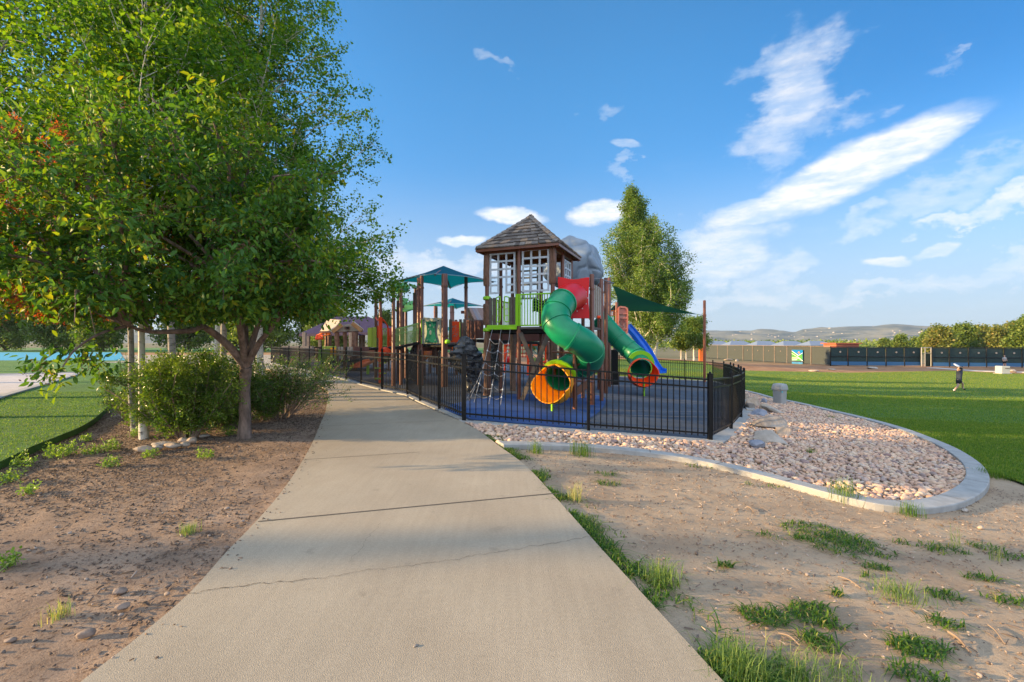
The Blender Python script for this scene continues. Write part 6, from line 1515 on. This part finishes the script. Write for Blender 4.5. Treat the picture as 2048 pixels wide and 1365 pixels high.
# big tree behind the slides, small one beside it
tb_ = GX(1290, 55)
def bigprof(t): return np.interp(t, [0, .12, .2, .35, .6, .8, 1], [4.8, 6.9, 7.9, 6.8, 4.4, 2.4, .6])
tree('cottonwood_tree', 'large pale trunked tree towering behind the slides and shade sail', 'tree', tb_, 20.3, bigprof, 130, 16, 100000, .175, .9, .34, 'leaf_cotton', 'bark_white', 31, t0=.08, up=(.5, 1.1), spread=.24, limb_r=.3, lean=(-2.0, 0))
tree('cottonwood_tree', 'leaning companion trunk at the right side of the large tree', 'tree', GX(1308, 54.5), 9.5, lambda t: 3.6 * (1 - t) ** .5 + .8, 50, 10, 22000, .18, .9, .2, 'leaf_cotton', 'bark_white', 36, t0=.15, up=(.0, .7), spread=.25, lean=(2.6, 0))
tree('small_tree', 'small rounded green tree between the large tree and the court screen', 'tree', GX(1388, 62), 5.4, lambda t: 2.6 * (1 - t) ** .45 + .5, 42, 10, 18000, .18, .9, .12, 'leaf_cotton', 'bark_white', 33, t0=.28, up=(.3, 1.0), spread=.2)
for px, lab in ((1372, 'thin pale sapling left of the small rounded tree'), (1362, 'thin pale sapling nearest the large tree')): tree('sapling', lab, 'tree', GX(px, 60), 3.4, lambda t: 1.5 * (1 - t) ** .5 + .3, 20, 8, 3500, .22, .85, .07, 'leaf_far', 'bark_white', px, t0=.35, spread=.15)
tg_ = GX(1403.5, 64); tag(MB().box(tg_ + Z3 * .85, (.75, .25, 1.9)).box(tg_ + Z3 * 1.84, (.85, .3, .12)).build('park_sign', M['orange'], origin=tg_, bevel=.02), 'orange upright sign post beside the small rounded tree', 'sign')

# tree line at the far right, behind the courts
fk_ = [(1800, 676, 150, 0), (1832, 681, 160, 0), (1880, 660, 112, 1), (1925, 655, 118, 0), (1962, 659, 122, 1), (1995, 662, 110, 2), (2030, 650, 116, 1), (2062, 641, 100, 0), (2105, 645, 104, 1), (1770, 683, 170, 0), (1858, 668, 130, 0), (2150, 640, 100, 0)]
labs = ['low green tree at the left end of the far tree line', 'small dark green tree second in the far tree line', 'yellow green tree where the far tree line begins to rise', 'dense green tree above the middle of the right court screen', 'yellow green tree right of the dense green one', 'orange tinted tree in the far tree line', 'tall yellow green tree near the right edge of the photo', 'tall dark green tree at the right edge of the photo', 'green yellow tree just outside the right edge', 'lowest distant shrubby tree left of the far tree line', 'mid green tree stepping up between low and tall trees', 'last tall tree beyond the right edge']
for i, (px, top, d, kd) in enumerate(fk_):
    b = GX(px, d); hgt = EYE + (CY - top) / F * d - b.z; w_ = .42 * hgt
    tree('far_tree', labs[i], 'tree', b, hgt, (lambda w_: lambda t: w_ * (1 - t) ** .45 + .5)(w_), 40, 9, 9000, .5, .85, .18, ['leaf_far', 'leaf_yellow', 'leaf_yellow'][kd], 'bark_brown', 100 + i, t0=.10, up=(.1, .9), group='tree line beyond the courts', spread=.45)
tag(mesh_np('far_wood', *(lambda n: leaf_arrays(np.stack([rng.uniform(60, 330, n), rng.uniform(230, 520, n), rng.uniform(-2.2, 3.2, n) - 1.5 * np.abs(rng.normal(0, 1, n))], -1), unit(rng.normal(0, 1, (n, 3))), unit(rng.normal(0, 1, (n, 3))), rng.uniform(.8, 1.8, n), rng.uniform(.8, 1.6, n))[:2])(16000), M['leaf_far'], tint=np.repeat(rng.uniform(0, .9, 16000), 4)), 'low far-off belt of mixed trees between the courts and the hills', 'woodland', kind='stuff')

# background trees on the left: one kind built, then copied with its own label
bgsrc = tree('shade_tree', 'dark leafy background tree behind the turquoise court, leftmost', 'tree', (-84, 84, 0), 12, lambda t: 4.6 * (1 - t) ** .4 + .6, 70, 11, 26000, .36, .85, .25, 'leaf_far', 'bark_brown', 41, t0=.03, up=(.0, .8), group='background trees on the left', spread=.45)[0]
bgl = [((-98, 88), 1.05, 'dark background tree at the far left edge'), ((-108, 78), 1.1, 'background tree beyond the left edge of the photo'), ((-72, 80), 1.0, 'dark background tree second from the left past the court'), ((-61, 86), 1.1, 'dark background tree in the middle behind the turquoise court'), ((-50, 82), .95, 'dark background tree behind the hanging cherry bough'), ((-42, 76), 1.05, 'background tree seen between the white aspen stems'), ((-35, 84), 1.0, 'background tree between the shrubs and the pavilion'), ((-29, 72), .62, 'background tree left of the picnic pavilion'),
       ((-22, 78), .55, 'bright background tree seen under the pavilion roof'), ((-16, 82), .45, 'background tree directly behind the playhouse'), ((-10, 86), .42, 'background tree behind the lime climber wall'), ((-3, 92), .35, 'pale background tree behind the leaf canopies'), ((4, 95), .3, 'low background tree behind the play hut'), ((-24, 60), .62, 'short background tree in the gap left of the pavilion')]
for i, ((x, y), s, lab) in enumerate(bgl): dup(bgsrc, (x, y, H(x, y)), i * 1.3, lab, s)

# trees standing off to the left of the photo (they shade the lawn and the path)
off = []
tree('poplar_tree', 'slender poplar standing far left of the path outside the photo', 'tree', (-50, -1.5, 0), 14.5, lambda t: .22, 60, 9, 2200, .16, .85, .12, 'leaf_far', 'bark_brown', 77, t0=.3, up=(.6, 1.2), spread=.12)
for i, ((x, y), s, lab) in enumerate(off): dup(bgsrc, (x, y, 0), i * 2.1 + .5, lab, s)

tall = tree('tall_tree', 'tall narrow park tree off to the left of the turf', 'tree', (-34, 15.6, 0), 18.5, lambda t: 1.5 * (1 - t) ** .5 + .3, 70, 10, 15000, .26, .85, .2, 'leaf_far', 'bark_brown', 61, t0=.33, up=(.3, 1.0), group='tall trees left of the photo', spread=.25)[0]
for i, ((x, y), s, lab) in enumerate((((-42, 19.0), 1.1, 'tall narrow park tree second in the row left of the photo'), ((-39, 22.5), 1.1, 'tall narrow park tree third in the row left of the photo'), ((-37, 27.8), .8, 'tall narrow park tree last in the row left of the photo'))): dup(tall, (x, y, 0), i * 1.7, lab, (s * (.8 if i % 2 else 1), s * (.8 if i % 2 else 1), s))
# shrubs
def shrub(label, base, w, h, n, size, seed, tshift=0, twiggy=.0, m_leaf='leaf_shrub', stems=26, group='shrubs under the trees'):
    rg_ = np.random.default_rng(seed); t = thing('shrub', label, 'shrub', base, group); mb = MB(); st, dr, ln = [], [], []
    for i in range(stems):
        a = rg_.uniform(0, 6.28); e = rg_.uniform(.75, 1.5) if not twiggy else rg_.uniform(.6, 1.45); L = h * rg_.uniform(.7, 1.05) / max(.55, math.sin(e)); L = min(L, h * 1.25); p = np.array(base) + np.array([math.cos(a) * w * .14, math.sin(a) * w * .14, -.03])
        d = np.array([math.cos(a) * math.cos(e) * w / h * 1.0, math.sin(a) * math.cos(e) * w / h * 1.0, math.sin(e)]); pts = [p]; dd = unit(d)
        for s in range(6): dd = unit(dd + rg_.normal(0, .10, 3)); pts.append(pts[-1] + dd * L / 6)
        mb.tube([tuple(q) for q in pts], [.011 * (1 - k / 8) + .002 for k in range(7)], 4, cap=False); pts = np.array(pts)
        for j in range(16):
            s = rg_.uniform(.12 if not twiggy else .4, 1); q = np.array([np.interp(s, np.linspace(0, 1, 7), pts[:, c]) for c in range(3)]); dl = unit(dd * .8 + rg_.normal(0, .6, 3)); l = rg_.uniform(.12, .30) * h; st.append(q); dr.append(dl); ln.append(l)
            mb.tube([tuple(q), tuple(q + dl * l)], [.004, .0015], 3, cap=False)
    st, dr, ln = np.array(st), np.array(dr), np.array(ln)
    mb.build('stem', M['twig'], t)
    V_, F_, T_, P_ = leafy(st, dr, ln, n, size, .5, rg_, .035, -.1)
    mesh_np('foliage', V_, F_, M[m_leaf], t, np.clip(T_ + tshift, 0, 1)); return t
shrub('big bright green shrub with glossy sunlit left side', G(376, 874), .88, 1.24, 42000, .044, 51, .22, stems=46)
shrub('dark green rounded shrub behind the bright one', G(432, 850), 1.15, 1.28, 30000, .044, 52, -.05, stems=40)
shrub('twiggy grey stemmed shrub with sparse dark leaves beside the path', G(560, 832), 1.35, 1.3, 14000, .042, 53, -.1, 1.0, stems=44)
shrub('low lime green shrub behind the cherry trunk', G(532, 838), .7, .75, 7000, .045, 54, .2, stems=24)
shrub('small yellow green shrub left of the cherry trunk', G(462, 850), .65, .7, 6000, .045, 55, .18, stems=22)
shrub('small half bare shrub beside the slim white aspen', G(262, 838), .6, .62, 3000, .045, 56, -.05, .5, stems=22)
shrub('low leafy sapling shrub with broad bright leaves left of the aspen stems', G(273, 845), .35, .5, 500, .075, 57, .25, stems=9)
shrub('thin dark shrub at the end of the turf edge', G(285, 772), .9, .95, 5000, .05, 58, -.1, .5, stems=24)

# row of stones under the bright shrub
rk = [('flat buff stone leftmost of the row under the bright shrub', 290, 902, (.15, .09, .055), 'stone_tan'), ('small grey stone second in the row under the bright shrub', 314, 898, (.08, .07, .05), 'stone'), ('long flat stone behind the second one in the row', 328, 889, (.17, .08, .035), 'stone'), ('orange buff stone in the middle of the row', 346, 894, (.14, .09, .055), 'stone_tan'), ('small low stone in front of the round pair', 370, 891, (.08, .07, .045), 'stone_tan'), ('rounded buff stone second from the right of the row', 368, 884, (.10, .08, .055), 'stone_tan'), ('rounded pinkish stone at the right end of the row', 384, 884, (.09, .075, .055), 'stone_tan'), ('pale flat stone alone right of the row', 408, 874, (.10, .06, .035), 'stone')]
for lab, px, py, s, mm in rk:
    g = G(px, py); mb = MB(); rock_mesh(mb, (g.x, g.y, g.z + s[2] * .45), s, px, .3, 3, .35); tag(mb.build('bed_stone', M[mm], smooth=True, origin=g), lab, 'stone', 'stones under the shrub')

# ------------------------------------------------------------------ ground litter and grass
def blades(P, hgt, wid, lean, rgen, seg=2):
    n = len(P); a = rgen.uniform(0, 6.28, n); l = np.abs(rgen.normal(0, lean, n)); dx, dy = np.cos(a) * l, np.sin(a) * l; sx_, sy_ = -np.sin(a), np.cos(a)
    h = hgt * rgen.uniform(.5, 1.2, n); w = wid * rgen.uniform(.7, 1.2, n)
    D1 = np.stack([dx * .35 * h, dy * .35 * h, h * .6], -1); D2 = np.stack([dx * h, dy * h, h * np.clip(1 - .35 * l, .2, 1)], -1); S = np.stack([sx_ * w / 2, sy_ * w / 2, 0 * w], -1)
    vs = np.stack([P - S, P + S, P + D1 + S * .8, P + D1 - S * .8, P + D2], 1).reshape(-1, 3); k = np.arange(n)[:, None] * 5
    return vs, [np.concatenate([k, k + 1, k + 2, k + 3], 1), np.concatenate([k + 3, k + 2, k + 4], 1)]
def on_ground(xy, off=0): return np.concatenate([xy, (HA(xy[:, 0], xy[:, 1]) + off)[:, None]], 1)
def rand_in(poly, n, dmin=0, dmax=99, bias=1.0):
    xs = [p[0] for p in poly]; ys = [p[1] for p in poly]; P = np.stack([rng.uniform(max(min(xs), -40), min(max(xs), 60), n), np.maximum(.3, min(ys)) + (min(dmax, max(ys)) - np.maximum(.3, min(ys))) * rng.uniform(0, 1, n) ** bias], -1)
    return P[inpoly(P, poly) & (P[:, 1] > dmin)]
# lawn and turf blades near the camera
tp2 = rand_in(turf_poly, 330000, 2.5, 14, 1.0); tp2 = tp2[tp2[:, 0] > -15]
v, f = blades(on_ground(tp2, .07), .034, .007, .45, rng); tag(mesh_np('grass', v, f, M['blade'], tint=np.repeat(np.clip(rng.normal(.5, .2, len(tp2)), 0, .82), 5)), 'short green grass of the raised turf on the left', 'grass', kind='stuff')
lp2 = np.concatenate([rand_in(lawn_poly, 900000, 4.5, 24, 1.15), rand_in(lawn_poly, 1500000, 4.5, 15, 1.0)]); lp2 = lp2[lp2[:, 0] < 1.18 * lp2[:, 1]]; lp2 = lp2[~inpoly(lp2, offs(csm, -.16) + [(6.9, 13.3), (4.3, 9.3), (-.95, 9.2)])]
v, f = blades(on_ground(lp2, -.005), .055, .010, .5, rng); tag(mesh_np('grass', v, f, M['blade'], tint=np.repeat(np.clip(rng.normal(.68, .2, len(lp2)), 0, .9), 5)), 'mown green grass of the big lawn on the right', 'grass', kind='stuff')
lp3 = rand_in(lawn_poly, 480000, 20, 56, .9); lp3 = lp3[lp3[:, 0] < 58]
v, f = blades(on_ground(lp3, -.005), .06, .018, .5, rng); tag(mesh_np('grass', v, f, M['blade'], tint=np.repeat(np.clip(rng.normal(.82, .18, len(lp3)), 0, .94), 5)), 'far part of the mown lawn striped by long tree shadows', 'grass', kind='stuff')
# ragged grass along the right edge of the path and in patches on the dirt
pts = []
pe = np.array(re_[:len(re_) - len(fence_out) + 1])
for k in range(6000):
    s = rng.uniform(1.6, 8.1); x = np.interp(s, EY, EX) + abs(rng.normal(0, .10 + .03 * max(0, 4 - s))) + .012
    if noise.noise(Vector((x * 2.5, s * 2.2, 3))) > -.13: pts.append((x, s))
def patch(px, py, rx, ry, n):
    g = G(px, py); 
    for k in range(n):
        a, r = rng.uniform(0, 6.28), math.sqrt(rng.uniform(0, 1)); q = (g.x + rx * r * math.cos(a), g.y + ry * r * math.sin(a))
        if noise.noise(Vector((q[0] * 5, q[1] * 5, 8))) > -.22: pts.append(q)
for a in ((1640, 1062, .34, .30, 500), (1690, 1085, .42, .28, 620), (1560, 1068, .2, .1, 110), (1640, 1225, .2, .14, 420), (1530, 1225, .16, .10, 240), (1640, 1275, .12, .1, 170), (1850, 1290, .16, .12, 260), (1800, 1290, .06, .06, 60), (1900, 1185, .2, .08, 170), (1890, 1240, .12, .08, 80), (1900, 1100, .2, .1, 120), (1960, 1150, .14, .06, 110), (2020, 1195, .25, .06, 130), (1830, 1345, .16, .1, 170), (1470, 1330, .14, .16, 260), (1550, 1345, .16, .1, 200), (1210, 945, .16, .12, 60), (1215, 963, .16, .1, 80), (1400, 930, .3, .12, 60), (1530, 968, .3, .1, 60), (1450, 1125, .06, .04, 60), (1710, 1140, .1, .06, 90), (1760, 1130, .15, .05, 110), (1675, 1182, .04, .03, 40), (2030, 1110, .3, .1, 110), (1850, 1085, .3, .08, 110), (1980, 1090, .2, .1, 90)): patch(*a)
pts = np.array(pts); bad = inpoly(pts, path_poly); pts = pts[~bad]
v, f = blades(on_ground(pts, -.03), .05, .0085, 2.1, rng); tag(mesh_np('grass', v, f, M['blade'], tint=np.repeat(np.clip(rng.normal(.42, .22, len(pts)) + (rng.random(len(pts)) < .06) * .6, 0, 1), 5)), 'ragged green grass creeping along the path edge and over bare dirt', 'grass', kind='stuff')
# distinct tufts
def tuft(label, px, py, n, h, spread, m='blade_dry', lean=.45, mean=.5, group='tall grass tufts by the path', name='grass_tuft', wid=.004):
    g = G(px, py); xy = np.stack([g.x + rng.normal(0, spread, n), g.y + rng.normal(0, spread, n)], -1); v, f = blades(on_ground(xy, -.03), h, wid, lean, rng); tag(mesh_np(name, v, f, M[m], tint=np.repeat(np.clip(rng.normal(mean, .2, n), 0, 1), 5), origin=g), label, 'grass tuft', group)
tuft('large fine yellow green grass tuft in the bottom corner beside the path', 1480, 1340, 420, .15, .06, mean=.15, lean=1.0)
tuft('pale seeding grass tuft right of the large bottom tuft', 1590, 1345, 240, .13, .08, mean=.4, lean=1.1)
tuft('thin dry grass tuft at the bottom of the dirt slope', 1690, 1350, 90, .12, .07, mean=.55, lean=1.1)
tuft('feathery grass tuft halfway along the right path edge', 1325, 1155, 240, .16, .06, mean=.3, lean=1.0)
tuft('straw coloured dry grass tuft at the path edge near the joint', 1150, 995, 90, .20, .04, mean=.85, lean=.7)
tuft('grass tuft sprouting at the kerb left of centre', 1165, 908, 200, .26, .08, m='blade', mean=.5)
tuft('small grass tuft at the kerb beside the path', 1072, 903, 110, .22, .05, m='blade', mean=.55)
tuft('tall weed tuft growing through the kerb among the cobbles', 1690, 998, 200, .32, .08, m='blade_dry', mean=.2)
tuft('low weed tuft at the lowest bend of the kerb', 1820, 1026, 120, .18, .06, m='blade', mean=.5)
tuft('small green weed in the middle of the cobbles', 1622, 905, 90, .14, .05, m='blade', mean=.5)
tuft('small green weed high in the cobble bed', 1662, 836, 80, .16, .08, m='blade', mean=.5)
tuft('weed tuft between lawn and kerb at the tip of the bed', 1990, 952, 300, .20, .11, m='blade', mean=.6)
tuft('dry wispy weed on the dirt at far right', 1990, 1115, 22, .22, .03, mean=.6, lean=.7)
tuft('second dry wispy weed further up the dirt at far right', 1915, 1090, 22, .22, .03, mean=.55, lean=.7)
tuft('sprawling feathery weed in the middle of the right dirt', 1800, 1185, 200, .12, .09, mean=.35, lean=1.0)
tuft('pale dry sprig on the left soil near the path', 120, 1225, 80, .10, .03, mean=.8)
tuft('green sprig on the left soil close to the path', 375, 1060, 110, .10, .035, mean=.4)
def weed(label, px, py, s, seed):
    g = G(px, py); rg2 = np.random.default_rng(seed); t = thing('weed', label, 'weed', g, 'small leafy weeds on the left soil'); n = int(260 * s); st = np.array([[g.x + rg2.normal(0, .06 * s), g.y + rg2.normal(0, .06 * s), g.z - .02] for k in range(14)]); dr = unit(np.stack([rg2.normal(0, .5, 14), rg2.normal(0, .5, 14), np.full(14, 1.0)], -1)); ln = rg2.uniform(.08, .2, 14) * s
    mb = MB()
    for a, b, c in zip(st, dr, ln): mb.tube([tuple(a), tuple(a + b * c)], [.004, .002], 4)
    mb.build('stem', M['lime_pale'] if False else M['blade_stem'], t); V_, F_, T_, P_ = leafy(st, dr, ln, n, .032, .6, rg2, .02, 0); mesh_np('foliage', V_, F_, M['leaf_weed'], t, np.clip(T_ + .25, 0, 1))
M['blade_stem'] = mat('weed_stem', (.16, .26, .05), None); M['leaf_weed'] = mat('weed_leaf', None, stops=[(0, (.08, .18, .02)), (1, (.24, .36, .05))], rough=.5, transl=.4)
for i, (lab, px, py, s) in enumerate((('leafy weed at the left photo edge below the turf', 14, 962, 1.0), ('leafy weed tucked under the turf edge', 45, 930, 1.0), ('wide bright weed below the turf lip', 112, 912, 1.2), ('bright weed second in the line of weeds', 140, 905, .9), ('small weed near the middle of the soil line', 185, 905, .8), ('bright weed nearest the stones', 222, 898, .9), ('tiny weed left of the aspen foot', 172, 880, .6), ('upright weed by the white aspen foot', 272, 870, .9), ('little weed right of the stones on the soil', 414, 912, .7), ('little weed in front of the stones', 303, 910, .6), ('small weed low on the left soil', 12, 1130, .5), ('small weed by the cherry trunk', 460, 868, .8), ('tiny weed on open soil at left', 55, 983, .5), ('sprig on the soil in the left middle', 220, 930, .7))): weed(lab, px, py, s, 200 + i)
# bark chips and pebbles
soil = le[:46] + [(-5.6, 14), (-8.5, 14)] + [p for p in tedge[::-1]] + [(-9, 1.0), (-2.05, 1.0)]
cpp = rand_in(soil, 150000, 1.3, 13.5, 1.0)
wgt = np.array([.30 + .75 * noise.noise(Vector((x * .5, y * .5, 2))) + .085 * (y - 3.6) + .16 * max(0, -3.2 - x) for x, y in cpp]); cpp = cpp[rng.random(len(cpp)) < np.clip(wgt, .10, 1) * .62]
def chips(P, l, w, h):
    n = len(P); a = rng.uniform(0, 6.28, n); tl = rng.normal(0, .22, n); L = l * rng.lognormal(0, .45, n); Wd = w * rng.lognormal(0, .35, n); Hh = h * rng.uniform(.5, 1.5, n)
    ux = np.stack([np.cos(a) * np.cos(tl), np.sin(a) * np.cos(tl), np.sin(tl)], -1); uy = np.stack([-np.sin(a), np.cos(a), rng.normal(0, .25, n)], -1); uz = np.cross(ux, uy)
    vs = []
    for sx_, sy_, sz_ in ((-1, -1, -1), (1, -1, -1), (1, 1, -1), (-1, 1, -1), (-.9, -.8, 1), (.8, -.9, 1), (.9, .7, 1), (-.8, .9, 1)): vs.append(P + ux * (sx_ * L / 2)[:, None] + uy * (sy_ * Wd / 2)[:, None] + uz * (sz_ * Hh / 2)[:, None])
    vs = np.stack(vs, 1).reshape(-1, 3); k = np.arange(n)[:, None] * 8; q = lambda *s: np.concatenate([k + i for i in s], 1)
    return vs, np.concatenate([q(4, 5, 6, 7), q(0, 1, 5, 4), q(1, 2, 6, 5), q(2, 3, 7, 6), q(3, 0, 4, 7)])
v, f = chips(on_ground(cpp, -.024), .024, .009, .005); tag(mesh_np('bark_mulch', v, f, M['chip'], tint=np.repeat(np.clip(rng.beta(1.3, 2.2, len(cpp)), 0, 1), 8)), 'brown bark chips scattered over the soil under the trees', 'mulch', kind='stuff')
ep_ = np.array([[np.interp(s, [p[1] for p in le], [p[0] for p in le]) + abs(rng.normal(0, .09)), s] for s in rng.uniform(1.6, 12.5, 150)])
v, f = chips(on_ground(ep_, .004), .017, .007, .003); tag(mesh_np('path_litter', v, f, M['chip'], tint=np.repeat(np.clip(rng.beta(1.3, 2.2, len(ep_)), 0, 1), 8)), 'bark crumbs spilled over the left edge of the path', 'litter', kind='stuff')
pp2 = rand_in(soil, 2200, 1.2, 9, 1.3); tag(scatter_rocks('gravel', pp2, np.clip(rng.lognormal(math.log(.009), .5, len(pp2)), .004, .035), M['pebble'], .2), 'small stones and clods on the left soil', 'gravel', kind='stuff')
dirt = [(1.05, 1.3), (.7, 3.4), (.3, 5.3), (-.2, 6.9)] + [p for p in csm[:ci]] + [(8.5, 4.5), (7, 1.3)]
pp3 = rand_in(dirt, 9000, 1.2, 8, 1.0); pp3 = pp3[(pp3[:, 0] - np.interp(pp3[:, 1], EY, EX)) > .08]; tag(scatter_rocks('gravel', pp3, np.clip(rng.lognormal(math.log(.006), .45, len(pp3)), .003, .02), M['pebble'], .2), 'tiny stones and clods on the right dirt slope', 'gravel', kind='stuff')
cpr = pp3[:3500] + rng.normal(0, .1, (len(pp3[:3500]), 2)); cpr = cpr[(cpr[:, 0] - np.interp(cpr[:, 1], EY, EX)) > .06]; v, f = chips(on_ground(cpr, -.026), .03, .005, .004); tag(mesh_np('plant_litter', v, f, M['chip'], tint=np.repeat(rng.uniform(.5, 1, len(cpr)), 8)), 'bits of dry straw scattered over the right dirt slope', 'litter', kind='stuff')
# twigs and single pebbles
for lab, a, b, r in (('long pale twig lying on the dirt at right', (1897, 1258), (1940, 1298), .008), ('thin brown twig at far right on the dirt', (1976, 1244), (2009, 1281), .005), ('orange brown twig below the sprawling weed', (1676, 1148), (1722, 1172), .005), ('curved dry twig near the kerb on the bare dirt', (1494, 1010), (1508, 1022), .006), ('pale straw twig beside the bottom tufts', (1557, 1260), (1600, 1285), .004)):
    A, B = G(*a), G(*b); tag(MB().tube(spline([A - Z3 * .018, (A + B) / 2 + Vector((.01, .01, -.008)), B - Z3 * .018], 4), r, 6).build('fallen_twig', M['twig'], smooth=True, origin=A), lab, 'twig', 'twigs on the right dirt')
for lab, px, py, s, mm in (('oval brown pebble on the left soil near the path', 247, 1208, .045, 'stone_soil'), ('flat tan pebble above the oval brown one', 240, 1177, .05, 'stone_soil'), ('flat grey pebble low on the left soil', 172, 1262, .05, 'stone_soil'), ('small blue pebble at the bottom left', 20, 1275, .03, 'stone_soil'), ('pale stone at the outer side of the kerb bend', 1928, 1018, .06, 'stone'), ('brown round stone on the dirt at far right', 1962, 1052, .05, 'stone_tan'), ('dark little clod lying on the path near the bottom', 832, 1293, .016, 'stone_dark')):
    g = G(px, py); mb = MB(); rock_mesh(mb, (g.x, g.y, g.z - .015 + (.02 if 'path' in lab and 'clod' in lab else 0)), (s, s * .62, s * .45), px, .5, 3, .35); tag(mb.build('pebble', M[mm], smooth=True, origin=g), lab, 'pebble')
# dark bollard by the turquoise court
q = GX(170, 36.5); tag(MB().box(q + Z3 * .42, (.3, .3, .85)).box(q + Z3 * .88, (.36, .36, .08)).build('bollard', M['black'], origin=q), 'small dark bollard at the edge of the turquoise court', 'bollard')

# ------------------------------------------------------------------ thin even air over the whole valley
hz = MB().box((0, 1300, 74), (5600, 2900, 172)).build('haze', None); tag(hz, 'thin pale air over the valley that softens the far hills', 'haze', kind='stuff')
hzm = bpy.data.materials.new('haze_air'); hzm.use_nodes = True; hn = hzm.node_tree; hn.nodes.remove(hn.nodes['Principled BSDF'])
pvn = hn.nodes.new('ShaderNodeVolumePrincipled'); pvn.inputs['Color'].default_value = (.66, .82, 1, 1); pvn.inputs['Density'].default_value = 1.1e-4; pvn.inputs['Anisotropy'].default_value = .2
hn.links.new(pvn.outputs[0], hn.nodes['Material Output'].inputs['Volume']); hz.data.materials.append(hzm)
